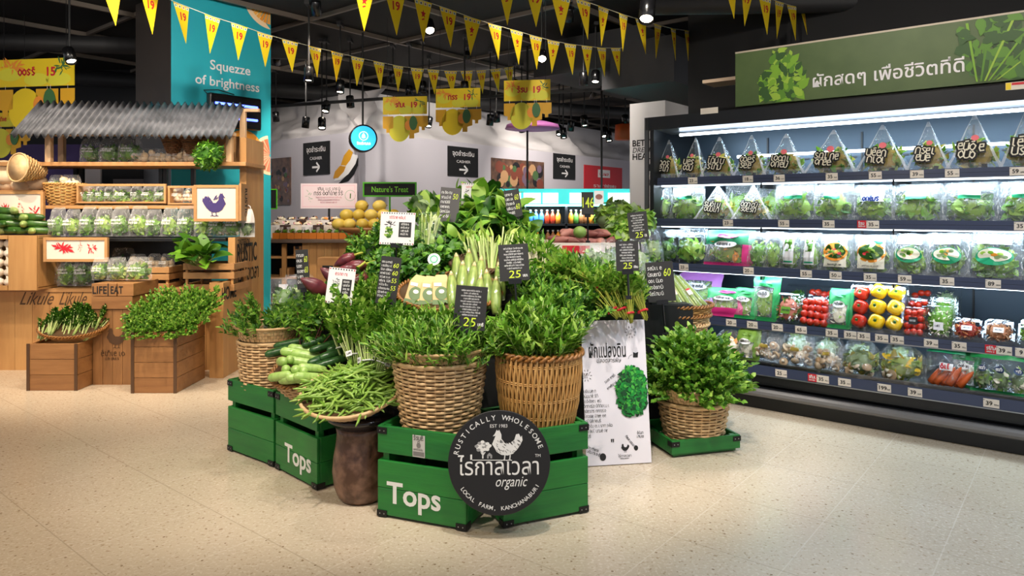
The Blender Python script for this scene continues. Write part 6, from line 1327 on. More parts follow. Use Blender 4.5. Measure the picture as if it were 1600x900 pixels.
mb = MB(); mb.ball((0, 0, 0), (.10, .10, .09), C('guava_green', 120, 150, 70, rough=.5), 14, 10); tag(mb.build('green_mango', smooth=True, M=T(*at(906, 363, 5.12))), 'single green fruit lying on the pink sweet potatoes', 'fruit')
for i, (px, py, Y, s, m) in enumerate(((950, 340, 5.75, 1, 0), (972, 352, 5.55, 1.1, 0), (985, 335, 5.8, 1, 1), (962, 330, 6.0, 1, 1), (1005, 345, 5.6, 1, 0), (992, 362, 5.35, 1, 1), (965, 365, 5.35, .9, 0))):
    b = thing('cabbage', 'pale green leafy cabbage, %s of the pile by the refrigerator end' % ORD[i], 'cabbage', T(*at(px, py, Y)) @ RZ(i) @ SC(s), 'cabbages by the refrigerator end')
    mb = MB(); leafmass(mb, (0, 0, 0), (.22, .22, .19), 80, .10, .075, [[Lg, Ll, Ll], [Ll, Ly, Lg]][m], 20+i, .3, Ll, curl=.8); mb.build('head', b, True)
    mb = MB(); mb.ball((0, 0, -.02), (.19, .19, .15), Lg, 12, 8); mb.build('heart', b, True)
for i, (px, py, Y, w, h) in enumerate(((920, 402, 4.95, .16, .16), (938, 416, 4.75, .22, .22), (956, 400, 4.95, .18, .18), (1000, 420, 4.65, .13, .26), (1008, 448, 4.5, .16, .22), (1018, 400, 4.95, .15, .26), (975, 425, 4.6, .18, .18))):
    b = thing('bagged_lettuce', 'clear bag of soft lettuce leaves, %s of the cluster below the sweet potatoes' % ORD[i], 'bag of lettuce', dirM(at(px, py+16, Y), (-.1, .35, 1), 0), 'bagged lettuces below the sweet potatoes'); greens_bag(b, w, h, .12, clear, None, [Lg, Lf, Ll], 50, .9)
# ================================================================ behind the island
def wall_sign(lb, fr, px0, px1, py0, py1, base, fn, cat='sign', name='wall_sign'):
    x0, y1 = onp(px0, py0, fr); x1, _ = onp(px1, (py0+py1)/2, fr); _, y0 = onp((px0+px1)/2, py1, fr); _, y1 = onp((px0+px1)/2, py0, fr)
    q = thing(name, lb, cat, fr @ T((x0+x1)/2, (y0+y1)/2, .012)); w = x1-x0; h = y1-y0
    mb = MB(); mb.box((0, 0, -.002), (w, h, .016), base); mb.build('panel', q); mb = MB(); fn(mb, w, h); mb.build('printed_face', q); return q
Z1 = T(0, 0, .008)
def arrow_face(mb, w, h):
    mb.text('จุดชำระเงิน', h*.22, white, T(0, h*.20, .008), bold=.008, fit=w*.72); mb.text('CASHIER', h*.13, white, T(0, -h*.04, .008), bold=.0, fit=w*.46)
    y = -h*.27; mb.line((-w*.14, y), (w*.12, y), h*.06, white, Z1); mb.line((w*.02, y+h*.14), (w*.14, y), h*.06, white, Z1); mb.line((w*.02, y-h*.14), (w*.14, y), h*.06, white, Z1)
wall_sign('black cashier sign with white arrow beside the banana picture', FL_, 475, 516, 222, 273, black, arrow_face)
wall_sign('larger black cashier sign with white arrow on the long white wall', FRW, 699, 746, 230, 276, black, arrow_face)
wall_sign('smaller black cashier sign with white arrow beside the red sign', FRW, 864, 898, 241, 280, black, arrow_face)
picm = C('picture_brown', 60, 42, 36, rough=.4, col2=(120, 86, 66), by='noise', nscale=(9, 9, 9))
def dark_face(mb, w, h):
    cs = [C('pic_rust', 120, 60, 44), C('pic_mauve', 110, 90, 110), C('pic_sand', 180, 140, 100), C('pic_night', 24, 20, 24), C('pic_leaf', 70, 100, 60)]
    R = random.Random(int(w*999))
    for i in range(40):
        x = R.uniform(-.42, .42)*w; y = R.uniform(-.42, .25)*h; r = R.uniform(.03, .08)*w; mb.disc((x, y, .008+i*1e-5), min(r, w*.5-abs(x)), min(r, h*.5-abs(y)), R.choice(cs), None, 10)
wall_sign('dark photographic mural of fruit stalls on the long white wall', FRW, 767, 849, 250, 295, picm, dark_face, 'picture', 'wall_picture')
wall_sign('brown photographic mural on the wall beside the teal pillar', FL_, 420, 455, 247, 320, picm, dark_face, 'picture', 'wall_picture')
def red_face(mb, w, h):
    mb.box((0, h*.18, .008), (w*.32, h*.34, .002), white); mb.text('ปันผล', h*.20, red, T(0, h*.10, .0105), bold=.02, fit=w*.24); mb.text('ราคา', h*.2, white, T(-w*.12, -h*.42, .009), fit=w*.3); mb.scrib(w*.3, h*.1, white, T(w*.18, -h*.36, .009), 3, .3)
wall_sign('bright red sign with white square on the long white wall', FRW, 912, 971, 260, 296, red, red_face)
# banana picture on the wall: a yellow fruit in a dark skin
mb = MB()
def bp(px, py): x, y = onp(px, py, FL_); return (x, y, .006)
yel = C('banana_yellow', 226, 168, 30, rough=.5, col2=(200, 140, 30), by='island')
mb.poly([bp(*p) for p in ((533, 287), (545, 283), (554, 272), (560, 258), (560, 246), (552, 262), (540, 276), (526, 290))], black, T(0, 0, 0) @ FL_); mb.poly([bp(*p) for p in ((522, 283), (533, 281), (545, 272), (556, 256), (560, 243), (550, 240), (540, 250), (530, 268))], white, FL_ @ T(0, 0, .001))
for pts in (((521, 279), (529, 278), (538, 268), (541, 260), (532, 259), (524, 268)), ((533, 258), (541, 259), (548, 250), (552, 238), (546, 233), (538, 243))): mb.poly([bp(*p) for p in pts], yel, FL_ @ T(0, 0, .002))
tag(mb.build('wall_picture'), 'large picture of a peeled yellow fruit in dark skin at the wall corner', 'picture')
# round blue hanging light box
c = at(568, 216, 8.6); q = thing('round_lightbox', 'round glowing blue sign in a black drum hung on a rod', 'sign', T(*c) @ RZ(.32) @ RX(PI/2)); r = 20*8.6/FL
mb = MB(); mb.lathe([(0, -.16), (r+.01, -.16), (r+.012, .0), (r, .0), (0, -.002)], blackgloss, 40); mb.build('drum', q, True)
mb = MB(); mb.disc((0, 0, .004), r*.96, r*.96, C('blue_lit', 40, 170, 225, emit=1.1), None, 40); f = mb.build('lit_face', q)
mb = MB(); lw_ = C('white_lit', 235, 245, 250, emit=.9); mb.ring((0, r*.18, 0), r*.30, r*.36, lw_, None, 24, z=.006); mb.poly([(0, r*.42, .007), (r*.1, r*.3, .007), (r*.16, r*.05, .007), (0, -r*.02, .007), (-r*.16, r*.05, .007), (-r*.1, r*.3, .007)], lw_); mb.scrib(r*1.0, r*.16, lw_, T(0, -r*.42, .006), 3, .4); mb.build('emblem', f)
mb = MB(); mb.tube([(0, r, -.08), (0, r+CEIL-c.z-r, -.08)], .012, black, 8); mb.build('rod', q)
# lime framed sign on a stick
limef = C('lime_frame', 86, 190, 40, rough=.4)
c = at(609, 296, 7.6); w = 84*7.6/FL; h = 23*7.6/FL; q = thing('fruit_sign', 'black sign with lime frame and lime lettering on a thin green stick', 'sign', T(*c) @ RX(PI/2))
mb = MB(); mb.box((0, 0, -.006), (w, h, .012), black)
for s in (-1, 1): mb.box((0, s*(h/2-.008), .002), (w, .016, .012), limef); mb.box((s*(w/2-.008), 0, .002), (.016, h-.032, .012), limef)
mb.build('board', q); mb = MB(); mb.text("Nature's Treat", .085, C('lime_letters', 130, 220, 60), T(0, -.028, .002), bold=.01, fit=w*.68); mb.build('lettering', q); mb = MB(); mb.tube([(0, -h/2, -.006), (0, -c.z, -.006)], .010, limef, 8); mb.build('stick', q)
mb = MB(); c = at(429, 311, 8.0); mb.box((c.x-.06, 8.02, c.z), (.16, .012, .22), black); mb.box((c.x+.022, 8.012, c.z), (.012, .012, .22), limef); mb.box((c.x-.06, 8.012, c.z+.11), (.16, .012, .012), limef); mb.box((c.x-.06, 8.012, c.z-.11), (.16, .012, .012), limef); tag(mb.build('fruit_sign'), 'edge of another black lime-framed sign just past the teal pillar', 'sign')
# wooden fruit counter
CY = 8.15
cxl = at(400, 0, CY).x; cxr = at(556, 0, CY).x; ct = at(0, 374, CY).z
q = thing('fruit_counter', 'wooden fruit counter with a dark slab top behind the teal pillar', 'counter')
mb = MB(); mb.box(((cxl+cxr)/2+.10, CY+.55, ct-.02), (cxr-cxl+.2, 1.2, .04), C('slab_brown', 92, 78, 70, rough=.35)); mb.build('slab_top', q, bev=.006)
x1 = at(472, 0, CY+.05).x; mb = MB(); planks(mb, x1, cxr+.05, 0, ct-.045, CY+.05, .03, pine, 8); mb.box((cxr+.06, CY+.6, (ct-.045)/2), (.03, 1.0, ct-.05), pine); mb.build('plank_front', q)
mb = MB(); mb.box(((cxl+x1)/2, CY+.45, (ct-.05)/2), (x1-cxl-.01, .03, ct-.06), black)
for z in (.35, .62, .86): mb.box(((cxl+x1)/2, CY+.25, z), (x1-cxl-.03, .36, .025), pineh)
mb.box(((cxl+x1)/2+.05, CY+.06, (ct-.05)/2), (.05, .04, ct-.06), pine)
mb.build('open_shelf', q)
for i, (px0, px1, py0, py1) in enumerate(((432, 447, 392, 405), (432, 448, 412, 427), (454, 466, 388, 404), (495, 529, 403, 447))):
    a = at(px0, py1, CY-(0 if i < 3 else .35)); b = at(px1, py0, CY-(0 if i < 3 else .35)); mb = MB(); Y = CY+.1 if i < 3 else CY-.35
    z0 = (.6325, .3625, .8725, 0)[i]; mb.box(((a.x+b.x)/2, Y+.12, z0+(b.z-a.z)/2 if i < 3 else b.z/2), (b.x-a.x, .22, min(.2, b.z-a.z) if i < 3 else b.z), pineh); mb.box(((a.x+b.x)/2-.0, Y+.005, (z0+.1) if i < 3 else b.z-.1), ((b.x-a.x)*.5, .012, .03), black)
    tag(mb.build('wooden_box', bev=.003), ('small wooden box low on the open shelf of the fruit counter', 'small wooden box at the bottom of the open counter shelf', 'small wooden box high on the open counter shelf', 'wooden box standing in front of the fruit counter')[i], 'wooden box')
ocm = C('orange_base', 196, 112, 30, rough=.45)
R = random.Random(2)
for i in range(11):
    px = 430+11.6*i; a = at(px, 371, CY+.06); b = thing('fruit_pack', 'clear topped orange punnet of fruit, %s from the teal pillar along the counter edge' % ORD[i], 'fruit pack', T(a.x, CY+.08, ct+.002), 'orange punnets along the counter edge')
    mb = MB(); mb.box((0, .07, .035), (.082, .14, .07), ocm); mb.disc((0, .028, -.0015), .024, .022, white, frame((0, 0, .008), (1, 0, 0), (0, 0, 1))); mb.build('punnet_base', b)
    mb = MB(); leafmass(mb, (0, .07, .085), (.07, .12, .05), 14, .04, .03, [Ll, Lf, C('fruit_brown', 110, 60, 40), C('fruit_olive', 120, 124, 60)], i, .2, Lf, box=(.036, .064, .071)); mb.build('fruit', b)
    mb = MB(); mb.box((0, .07, .105), (.080, .138, .068), pet); mb.build('clear_lid', b)
for i in range(14):
    px = 428+8.6*i; lv = i % 2; Y = CY+.38+.16*lv; a = at(px, 352-8*lv, Y); b = thing('fruit_tray', 'white packed fruit tray, %s of the jumble behind the orange punnets' % ORD[i], 'fruit tray', T(a.x, Y, ct+.002), 'packed trays behind the orange punnets')
    mb = MB(); zz = a.z-ct; mb.box((0, .06, zz/2), (.13, .10, max(.02, zz)), [white, tagm, C('dark_fruit', 60, 40, 34)][i % 3]); mb.build('tray', b)
    mb = MB(); leafmass(mb, (0, .06, zz+.02), (.11, .09, .04), 14, .05, .03, [cream, orange, C('dark_fruit', 60, 40, 34), pink], i, .2, cream, box=(.06, .045, zz+.002)); mb.build('fruit', b)
# pale pink information board on a foot
c = at(487, 304, 8.0); w = 88*8.0/FL; h = 39*8.0/FL; q = thing('information_board', 'pale pink bordered information board standing over the fruit packs', 'sign', T(c.x, 8.75, c.z+.0) @ RX(PI/2) @ SC(8.75/8))
mb = MB(); mb.box((0, 0, -.004), (w, h, .008), C('pale_pink', 236, 218, 226, rough=.5)); mb.build('board', q)
mb = MB()
for s in (-1, 1): mb.box((0, s*h*.42, .001), (w*.94, .006, .001), pink); mb.box((s*w*.465, 0, .001), (.006, h*.84, .001), pink)
mb.scrib(w*.4, h*.10, ink, T(0, h*.28, .001), 1, .2); mb.scrib(w*.52, h*.13, ink, T(0, h*.10, .001), 2, .2)
for k in range(3): mb.scrib(w*(.46-.08*k), h*.05, pink, T(0, -h*(.06+.10*k), .001), 3+k, .4)
blot(mb, -w*.36, 0, w*.07, h*.28, 12, C('picture_pale_green', 170, 190, 170), 4, .001); mb.ring((w*.38, h*.02, 0), h*.20, h*.22, C('picture_pale_green', 170, 190, 170), None, 16, z=.001); mb.line((w*.38, -h*.1), (w*.385, h*.1), .012, Ld, T(0, 0, .001)); mb.build('printed_lettering', q)
mb = MB(); mb.tube([(0, -h/2, -.01), (0, -h/2-.30, -.01)], .012, black, 8); mb.build('foot', q)
# bowl of yellow melons
melm = C('melon', 196, 168, 60, rough=.5, col2=(222, 198, 100), by='object')
bx = at(566, 352, 8.35); q = thing('fruit_bowl', 'wide wooden bowl of yellow melons on the fruit counter', 'bowl', T(bx.x+.06, 8.5, ct+.002)); mb = MB(); mb.lathe([(0, 0), (.22, 0), (.36, .09), (.38, .13), (.36, .13), (.20, .03), (0, .03)], teak, 32); mb.build('wooden_bowl', q, True)
k = 0
for lv, xs in enumerate(((-.34, -.22, -.06, .08, .22, .33), (-.26, -.12, .03, .18, .30), (-.10, .12))):
    for x in xs:
        mb = MB(); mb.ball((0, 0, 0), (.17, .15, .14), melm, 16, 12); mb.tube([(.08, 0, 0), (.10, 0, .01)], .008, teak, 6)
        tag(mb.build('melon', smooth=True, M=T(bx.x+.06+x, 8.36+.06*lv+.03*(k % 2), ct+.17+.11*lv) @ RZ(k*1.1) @ RX(.2)), 'yellow melon, %s of the heap in the wide wooden bowl' % ORD[k], 'melon', 'yellow melons in the wooden bowl'); k += 1
# teal lit cabinet with bottles
DY = 9.3; a = at(748, 295, DY); b = at(1010, 322, DY); q = thing('drinks_cabinet', 'teal topped shelf cabinet of drinks in front of the long white wall', 'cabinet', T(0, DY, 0)); W = b.x-a.x; cx = (a.x+b.x)/2
tl = C('teal_lit', 60, 205, 205, emit=.55); wl = C('white_lit_panel', 235, 250, 250, emit=1.6)
mb = MB(); mb.box((cx, .25, (a.z+b.z)/2), (W, .5, a.z-b.z), tl); hd = mb.build('header', q)
for p0, p1 in ((757, 814), (818, 845), (848, 872), (890, 918), (950, 985)): mb = MB(); u0 = at(p0, 0, DY).x; u1 = at(p1, 0, DY).x; mb.box(((u0+u1)/2, -.006, (a.z+b.z)/2-.01), (u1-u0, .01, (a.z-b.z)*.62), wl); mb.build('lit_panel', hd)
ld = bpy.data.lights.new('strip', 'AREA'); ld.shape = 'RECTANGLE'; ld.size = W-.2; ld.size_y = .05; ld.energy = 22; ld.color = (.85, .95, 1); lo = bpy.data.objects.new('strip_light', ld); COL.objects.link(lo); lo.parent = q; lo.matrix_local = T(cx, -.02, b.z+.01) @ RX(.5)
mb = MB(); mb.box((cx, .5, b.z/2), (W, .03, b.z), fridge_d)
for z in (.95, 1.22): mb.box((cx, .25, z), (W, .48, .025), fridge_m)
for x in (a.x, at(820, 0, DY).x, at(885, 0, DY).x, b.x): mb.box((x, .25, b.z/2), (.03, .48, b.z-.004), fridge_m)
mb.box((cx, .02, .5), (W, .03, .9), C('cabinet_blue', 60, 120, 190)); mb.build('shelf_unit', q)
bcol = [C('drink_blue', 70, 140, 220, rough=.2), C('drink_red', 220, 70, 40, rough=.2), C('drink_orange', 230, 150, 50, rough=.2), C('drink_brown', 150, 100, 60, rough=.3), C('drink_green', 90, 160, 70, rough=.3)]
bmesh_ = []
for m in bcol:
    mb = MB(); mb.lathe([(0, 0), (.035, 0), (.036, .09), (.030, .12), (.013, .15), (.013, .165)], m, 12); mb.lathe([(.015, .165), (.015, .185), (0, .186)], white, 10); bmesh_.append(mb.mesh('bottle', True))
k = 0
for row, (z, xs) in enumerate(((1.234, [829+8.6*i for i in range(6)]+[892+8*i for i in range(11)]+[758+8*i for i in range(7)]), (.964, [824+8*i for i in range(7)]+[890+8*i for i in range(11)]))):
    for i, px in enumerate(xs):
        o = bpy.data.objects.new('drink_bottle', bmesh_[(0 if i < 3 else 1 if i < 5 else 2) if row == 0 and i < 6 else (3, 3, 2, 4)[i % 4]]); COL.objects.link(o); o.matrix_world = T(at(px, 0, DY+.1).x, DY+.1, z); tag(o, 'small drink bottle on the %s shelf of the teal topped cabinet' % ('upper', 'lower')[row], 'bottle', 'drink bottles on the %s shelf' % ('upper', 'lower')[row])
# purple counter and pale boards glimpsed behind the stall
mb = MB(); a = at(30, 225, 9.0); b = at(120, 262, 9.0); mb.box(((a.x+b.x)/2-.8, 9.2, (a.z)/2), (b.x-a.x+1.8, .3, a.z), C('purple_counter', 70, 52, 110, rough=.6)); tag(mb.build('purple_counter'), 'dark purple panel seen between the stall posts under the tin roof', 'panel')
mb = MB(); a = at(130, 262, 7.6); b = at(158, 300, 7.6); mb.box(((a.x+b.x)/2, 7.6, a.z/2), (b.x-a.x, .03, a.z), C('grey_panel', 150, 146, 150)); tag(mb.build('grey_board'), 'pale grey panel seen through the second stall shelf', 'panel')
mb = MB(); a = at(178, 265, 7.4); b = at(226, 300, 7.4); mb.box(((a.x+b.x)/2, 7.4, (a.z-.10)/2), (b.x-a.x, .03, a.z-.10), C('grey_panel', 150, 146, 150)); mb.box(((a.x+b.x)/2, 7.4, a.z-.05), (b.x-a.x, .03, .10), black); tag(mb.build('grey_board'), 'pale grey panel with a black top band beside the uprights of the stall', 'panel')
# insect lamp on the pillar
x0, y0 = onp(324, 190, PF); x1, _ = onp(405, 190, PF); _, y1 = onp(364, 143, PF)
x0 -= .03; x1 -= .03; y0 -= .09; y1 -= .09; q = thing('insect_lamp', 'black wall lamp with two glowing blue tubes on the teal pillar', 'insect lamp', PF @ T((x0+x1)/2, (y0+y1)/2+.035, .024)); w = x1-x0; h = y1-y0
mb = MB(); mb.box((0, 0, .04), (w, h, .08), blackgloss); mb.build('housing', q, bev=.02)
for s in (-1, 1): mb = MB(); mb.tube([(-w*.40, s*h*.20, .088), (w*.40, s*h*.20, .088)], .013, C('blue_tube', 70, 90, 255, emit=7), 8); mb.build('blue_tube', q, True)
mb = MB(); mb.tube([(-w*.46, h*.4, .03), (-w*.56, h*.55, .03), (-w*.3, h*.62, .03), (0, h*.54, .03)], .006, black, 6); mb.build('cable', q, True)
# ================================================================ hanging yellow mobiles
yl = C('mobile_yellow', 236, 206, 26, rough=.5); yl2 = C('mobile_lemon', 226, 220, 60, rough=.5); og = C('mobile_orange', 240, 150, 50, rough=.5); lg = C('mobile_leaf', 60, 110, 60, rough=.5); amber = C('mobile_amber', 222, 168, 30, rough=.5)
def mobile(lb, px0, px1, py0, py1, Y, num, seed, frac=.45, tail=True):
    a = at(px0, py1, Y); b = at(px1, py0, Y); w = b.x-a.x; h = b.z-a.z; q = thing('hanging_mobile', lb, 'hanging mobile', T((a.x+b.x)/2, Y, b.z) @ RZ(-.15) @ RX(PI/2))
    R = random.Random(seed); hh = h*frac
    mb = MB(); mb.box((0, -hh/2, -.004), (w, hh, .008), yl); hb = mb.build('header_board', q)
    mb = MB(); [mb.disc((w*k, -hh*(.55+.2*(k > 0)), .0005), w*.16, hh*.24, yl2, None, 20) for k in (-.32, .02, .3)]; blot(mb, -w*.30, -hh*.25, w*.16, hh*.22, 20, og, seed, .001); blot(mb, w*.34, -hh*.3, w*.12, hh*.25, 12, lg, seed+1, .001); blot(mb, -w*.36, -hh*.35, w*.08, hh*.2, 8, yl2, seed+2, .002)
    mb.scrib(w*.26, hh*.22, red, T(-w*.08, -hh*.48, .003), seed, .3); mb.text(num, hh*.44, red, T(w*.20, -hh*.62, .003), bold=.03); mb.build('printed_lettering', hb)
    if tail:
        for i, (x, kind, s) in enumerate(((-.38, 'l', .8), (-.12, 'c', 1.1), (.16, 'l', 1.1), (.20, 'f', .7), (.42, 'l', .7))):
            mb = MB(); y = -hh-h*.05; r = min(w*.25, h*.34)*s
            mb.line((x*w, -hh+.01), (x*w, y), .004, white, T(0, 0, .001))
            if kind == 'c': mb.prism([(x*w+r*.9*math.cos(2*PI*k/24), y-r+r*1.05*math.sin(2*PI*k/24)) for k in range(24)], .006, yl2 if seed % 2 else yl); mb.disc((x*w+r*.75, y-r*.75, .008), r*.3, r*.4, og)
            elif kind == 'f': mb.prism([(x*w+r*.5*math.cos(2*PI*k/16)*(1 if k % 16 else 1.1), y-r*.9+r*.9*math.sin(2*PI*k/16)) for k in range(16)], .006, lg, T(0, 0, .012))
            else:
                mb.prism([(x*w-r*.6, y), (x*w+r*.6, y), (x*w+r*.6, y-r*1.3), (x*w+r*.2, y-r*1.4), (x*w+r*.2, y-r*1.8), (x*w-r*.2, y-r*1.8), (x*w-r*.2, y-r*1.4), (x*w-r*.6, y-r*1.3)], .006, (amber, yl)[i % 2])
            mb.build({'c': 'fruit_cutout', 'f': 'leaf_cutout', 'l': 'lantern_cutout'}[kind], q)
    mb = MB()
    for s in (-1, 1): mb.tube([(s*w*.4, 0, 0), (s*w*.4, CEIL-b.z, 0)], .003, black, 4)
    mb.build('hanging_wire', q)
mobile('yellow fruit mobile hung lowest, first of three over the long white wall', 597, 668, 151, 212, 8.0, '19', 1)
mobile('yellow fruit mobile with round yellow fruit, middle of three over the white wall', 680, 751, 138, 204, 7.6, '19', 2)
mobile('yellow fruit mobile with lemon disc, last of three over the white wall', 787, 860, 125, 197, 7.4, '19', 3)
mobile('big yellow fruit mobile above the tin roof of the stall', -14, 123, 92, 178, 7.3, '15', 4, .5)
mobile('lower yellow mobile half hidden behind the end of the tin roof', -30, 50, 176, 250, 7.9, '19', 5, .3)
c = at(832, 199, 9.2); mb = MB(); mb.lathe([(0, 0), (.36, .0), (.34, .05), (.2, .09), (0, .1)], C('pink_shade', 200, 120, 190, rough=.5), 32); tag(mb.build('pendant_shade', smooth=True, M=T(c.x, c.y, c.z-.02)), 'wide pink ceiling shade behind the last yellow mobile', 'ceiling shade')
c = at(977, 218, 10.5); mb = MB(); mb.lathe([(0, 0), (.16, .0), (.15, .22), (0, .25)], C('orange_shade', 226, 90, 40, rough=.5), 24); tag(mb.build('pendant_shade', smooth=True, M=T(*c)), 'orange ceiling shade beside the white column', 'ceiling shade')
for px, lb in ((824, 'thin black rod hanging in front of the dark mural'), (940, 'thin black rod hanging in front of the red sign')):
    c = at(px, 296, 9.4); mb = MB(); mb.tube([(c.x, c.y, c.z), (c.x, c.y, CEIL)], .014, black, 8); tag(mb.build('hanging_rod'), lb, 'rod')
# ================================================================ bunting
flagm = C('flag_yellow', 250, 222, 36, rough=.55, transl=.25); flagred = C('flag_red', 200, 30, 40, rough=.6); stripc = [C('flag_white', 232, 226, 200, rough=.6), C('flag_teal', 70, 130, 130), C('flag_dark', 60, 60, 60), C('flag_rust', 170, 90, 60)]
def flag_mesh(kind):
    mb = MB(); w, h = .20, .31
    mb.prism([(-w/2, 0), (0, -h), (w/2, 0)], .0012, flagm)
    for side in (0, 1):
        M = T(0, 0, .0016) if not side else T(0, 0, -.0004) @ RY(PI)
        for i in range(4): x = -w*.36+w*.24*i; mb.box((x, -.022, 0), (w*.17, .024, .0004), stripc[0], M); mb.disc((x, -.022, .0004), .009, .008, stripc[1+i % 3], M, 8)
        if kind: mb.text('19', .085, flagred, M @ T(0, -.125, .0004), bold=.03)
        else:
            pts = []
            for k in range(10): a = PI/2+2*PI*k/10; r = .030 if k % 2 == 0 else .014; pts.append((r*math.cos(a), -.10+r*1.1*math.sin(a), .0004))
            c0 = (0, -.10, .0004); mb.add([c0]+pts, [(0, 1+k, 1+(k+1) % 10) for k in range(10)], flagred, M); mb.line((-.016, -.145), (.012, -.135), .010, flagred, M @ T(0, 0, .0004))
    return mb.mesh('flag')
FM = [flag_mesh(1), flag_mesh(0)]
R = random.Random(4)
def bunting(lb, pts, kinds):
    P = [at(*p) for p in pts]; q = thing('bunting', lb, 'bunting', T(*P[0])); o = P[0]
    mb = MB(); mb.tube([p-o for p in P], .003, C('bunting_cord', 220, 214, 190, rough=.6), 4); mb.build('cord', q)
    for i in range(len(P)):
        d = (P[min(i+1, len(P)-1)]-P[max(i-1, 0)]); d.z *= 1; d = d.normalized(); nrm = V((d.y, -d.x, 0)).normalized()
        M = frame(P[i]-o, d, UP) @ RX(R.uniform(-.12, .12)) @ RY(R.uniform(-.12, .12)); part('flag', FM[kinds[i % len(kinds)]], q, M)
bunting('yellow pennant bunting running from over the tin roof down to the white wall', [(172, -32, 4.75), (233, -14, 5.1), (283, 7, 5.55), (332, 26, 5.9), (374, 39, 6.2), (414, 53, 6.55), (453, 64, 6.85), (492, 74, 7.15), (527, 82, 7.45), (559, 90, 7.75), (592, 97, 8.05), (622, 103, 8.35), (652, 107, 8.6), (677, 109, 8.8), (704, 111, 9.0), (729, 111, 9.2), (752, 110, 9.4), (774, 108, 9.6), (795, 105, 9.8)], [0])
bunting('yellow pennant bunting second from the teal pillar with alternate stars', [(569, -22, 4.9), (617, -12, 5.1), (661, 1, 5.35), (700, 14, 5.6), (738, 28, 5.85), (773, 39, 6.1), (807, 48, 6.35), (837, 57, 6.6), (865, 64, 6.85), (891, 69, 7.1), (917, 72, 7.35), (940, 75, 7.6), (962, 75, 7.8), (981, 75, 8.0), (1002, 74, 8.2)], [1, 0])
bunting('yellow pennant bunting ending above the corner of the green banner', [(791, -30, 5.0), (835, -22, 5.2), (876, -6, 5.35), (911, 1, 5.5), (943, 12, 5.75), (974, 23, 6.0), (1001, 31, 6.3), (1028, 39, 6.6), (1052, 45, 6.95), (1074, 48, 7.3), (1097, 51, 7.65), (1118, 52, 8.0), (1137, 52, 8.3), (1155, 51, 8.7)], [1, 0])
bunting('yellow pennant bunting seen almost edge-on above the green banner', [(1140, -32, 5.4), (1168, -20, 5.6), (1195, -4, 5.8), (1218, 3, 6.05), (1237, 9, 6.3), (1256, 14, 6.6), (1272, 18, 6.9), (1287, 20, 7.2), (1302, 22, 7.5), (1316, 23, 7.8), (1329, 24, 8.1)], [0])
# ================================================================ ceiling spotlights: those in view only glow, the added ones carry the light
lens = C('lamp_lens', 255, 244, 226, emit=14)
NF = [0]
def fixture(p, aim, lit, energy=0, col=WARM, ang=50, lb=None, r=.05, ln=.15, blend=.6):
    d = (V(aim)-V(p)).normalized(); M = Mx.Translation(p) @ d.to_track_quat('-Z', 'Y').to_matrix().to_4x4(); q = thing('ceiling_spotlight', lb, 'spotlight', Mx.Translation(p), 'ceiling spotlights')
    I = Mx.Translation(-V(p)) @ M
    mb = MB(); mb.lathe([(0, ln), (r*.9, ln), (r, ln-.01), (r, 0), (r*.86, 0), (r*.80, .02), (0, .022)], blackgloss, 20, I); mb.build('housing', q, True)
    mb = MB(); mb.lathe([(0, .018), (r*.78, .018)], lens if lit else C('dark_lens', 60, 60, 62, rough=.2), 16, I); mb.build('lens', q)
    mb = MB(); top_ = I @ V((0, 0, ln*.6)); mb.tube([top_, V((top_.x, top_.y, CEIL-p[2]-.03))], .010, black, 6); mb.box((top_.x, top_.y, CEIL-p[2]-.02), (.05, .16, .04), black); mb.build('stem', q)
    if energy:
        ld = bpy.data.lights.new('spot', 'SPOT'); ld.energy = energy*LAMP; ld.color = col; ld.spot_size = math.radians(ang); ld.spot_blend = blend; ld.shadow_soft_size = .05
        lo = bpy.data.objects.new('spot_light', ld); COL.objects.link(lo); lo.parent = q; lo.matrix_local = I @ T(0, 0, -.01)
FX = [(112, 97, 6.6, 1, (-3.2, 6.0, .8)), (432, 190, 11, 1, None), (477, 200, 9.5, 0, None), (482, 127, 7.4, 1, None), (503, 201, 9, 1, None), (508, 175, 9, 1, None), (531, 145, 8.2, 1, None), (548, 168, 9, 1, None), (613, 130, 9.3, 1, None), (639, 152, 9.2, 0, None), (661, 145, 9.0, 0, None), (669, 198, 10, 1, None), (672, 49, 6.3, 1, (-.2, 4.6, 1.0)), (727, 146, 8.8, 1, None), (765, 196, 9.6, 1, None), (776, 191, 9.8, 1, None), (816, 206, 10.5, 1, None), (847, 93, 7.2, 1, (.3, 5.0, 1.0)), (874, 211, 10.5, 1, None), (881, 216, 10.2, 1, None), (891, 205, 10, 1, None), (912, 133, 8.2, 1, None), (914, 197, 9.8, 1, None), (930, 129, 8.2, 1, None), (945, 214, 10.2, 1, None), (952, 221, 10.2, 1, None), (1010, 31, 5.6, 1, (.7, 4.4, .6)), (1102, 97, 7.4, 1, None), (978, 195, 10.4, 0, None)]
for i, (px, py, Y, lit, aim) in enumerate(FX):
    p = at(px, py, Y); far = aim is None
    fixture(p, aim or (p.x+.3*math.sin(i*2.1), p.y-.5+.6*math.sin(i), 0), lit, 0, WARM, 60, 'black ceiling spotlight, %s from the stall side among the %d in view' % (ORD[i], len(FX)), .05 if px != 1010 else .065, .15 if px != 1010 else .22)
for px, py, x1, z1, Y in ((445, 165, -.9, 2.65, 9.0), (930, 140, 3.0, 3.0, 9.0)):
    a = at(px, py, Y); mb = MB(); mb.box((0, 0, 0), (3.6, .035, .035), black, frame(a, (.9, -.25, .02), UP)); tag(mb.build('light_track'), 'black lighting track under the ceiling, %s' % ('near the round blue sign' if px < 700 else 'near the white column'), 'lighting track')
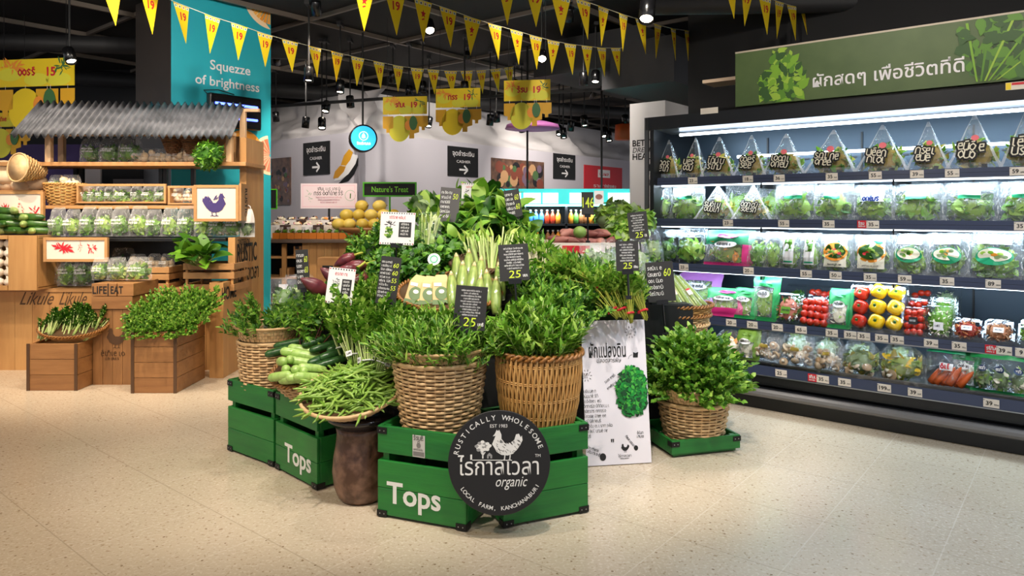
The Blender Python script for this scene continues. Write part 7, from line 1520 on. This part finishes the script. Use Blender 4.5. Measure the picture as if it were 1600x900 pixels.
# spotlights added to light the scene, most of them out of view
LM = [((-3.4, 4.6, 3.4), (-3.3, 6.1, 1.0), 140, WARM, 70), ((-2.2, 4.4, 3.4), (-2.9, 6.0, .6), 130, WARM, 66), ((-4.2, 5.0, 3.4), (-4.0, 6.2, 1.2), 110, WARM, 70),
      ((-1.0, 2.2, 3.4), (-.9, 4.0, .6), 120, NEUT, 55), ((.1, 2.0, 3.4), (0, 3.9, .7), 120, NEUT, 55), ((1.1, 2.6, 3.4), (.7, 4.3, .6), 110, NEUT, 55), ((-.3, 4.4, 3.45), (-.2, 4.7, 1.0), 70, NEUT, 70), ((.9, 4.6, 3.45), (.6, 4.9, 1.0), 60, NEUT, 70), ((-1.3, 4.6, 3.45), (-1.2, 4.6, .9), 60, NEUT, 70),
      ((-2.6, 1.4, 3.4), (-2.4, 2.8, 0), 90, WARM, 100), ((-3.8, 2.4, 3.4), (-3.6, 4.0, 0), 90, WARM, 100), ((-1.0, .6, 3.4), (-.8, 2.4, 0), 70, WARM, 95), ((1.6, 1.2, 3.4), (1.7, 2.6, 0), 70, COOL, 100), ((2.4, 2.6, 3.4), (2.2, 3.4, 0), 78, COOL, 80),
      ((-2.8, 9.2, 3.4), (-3.2, 10.9, 1.6), 80, NEUT, 90), ((-.6, 9.4, 3.4), (-.9, 12.0, 1.6), 110, NEUT, 95), ((1.4, 12.4, 3.4), (.6, 14.2, 1.6), 140, NEUT, 95), ((-2.0, 7.2, 3.4), (-2.2, 8.3, 1.0), 130, WARM, 70), ((.6, 7.4, 3.4), (.6, 9.2, 1.2), 110, NEUT, 75), ((1.9, 2.2, 3.4), (2.6, 4.2, 2.2), 80, NEUT, 70), ((-1.6, 5.2, 3.4), (-2.9, 7.4, 2.4), 55, NEUT, 75),
      ((-.7, 4.0, 3.4), (-2.5, 6.2, 1.0), 110, WARM, 55), ((-1.9, 5.0, 3.3), (-3.0, 7.4, 2.9), 30, NEUT, 90), ((-4.0, 4.2, 3.4), (-3.8, 6.6, 2.3), 35, NEUT, 80), ((.4, 5.4, 3.4), (.2, 7.6, 2.7), 45, NEUT, 90), ((.3, 2.6, 3.5), (2.2, 6.0, 2.4), 60, NEUT, 70),
      ((-1.6, 1.6, 3.2), (-3.2, 6.3, 1.9), 130, NEUT, 34), ((.9, 5.0, 3.4), (1.35, 6.8, 2.0), 40, NEUT, 50), ((-3.0, 9.0, 3.3), (-3.4, 10.8, 2.9), 30, NEUT, 100), ((.0, 10.6, 3.3), (-.8, 12.4, 3.0), 40, NEUT, 110), ((-4.4, 3.4, 3.3), (-4.4, 7.2, 2.6), 60, NEUT, 45)]
for i, (p, aim, e, col, ang) in enumerate(LM):
    fixture(p, aim, 1, e, col, ang, 'black ceiling spotlight added to light the scene, %s of the added ones' % ORD[i])
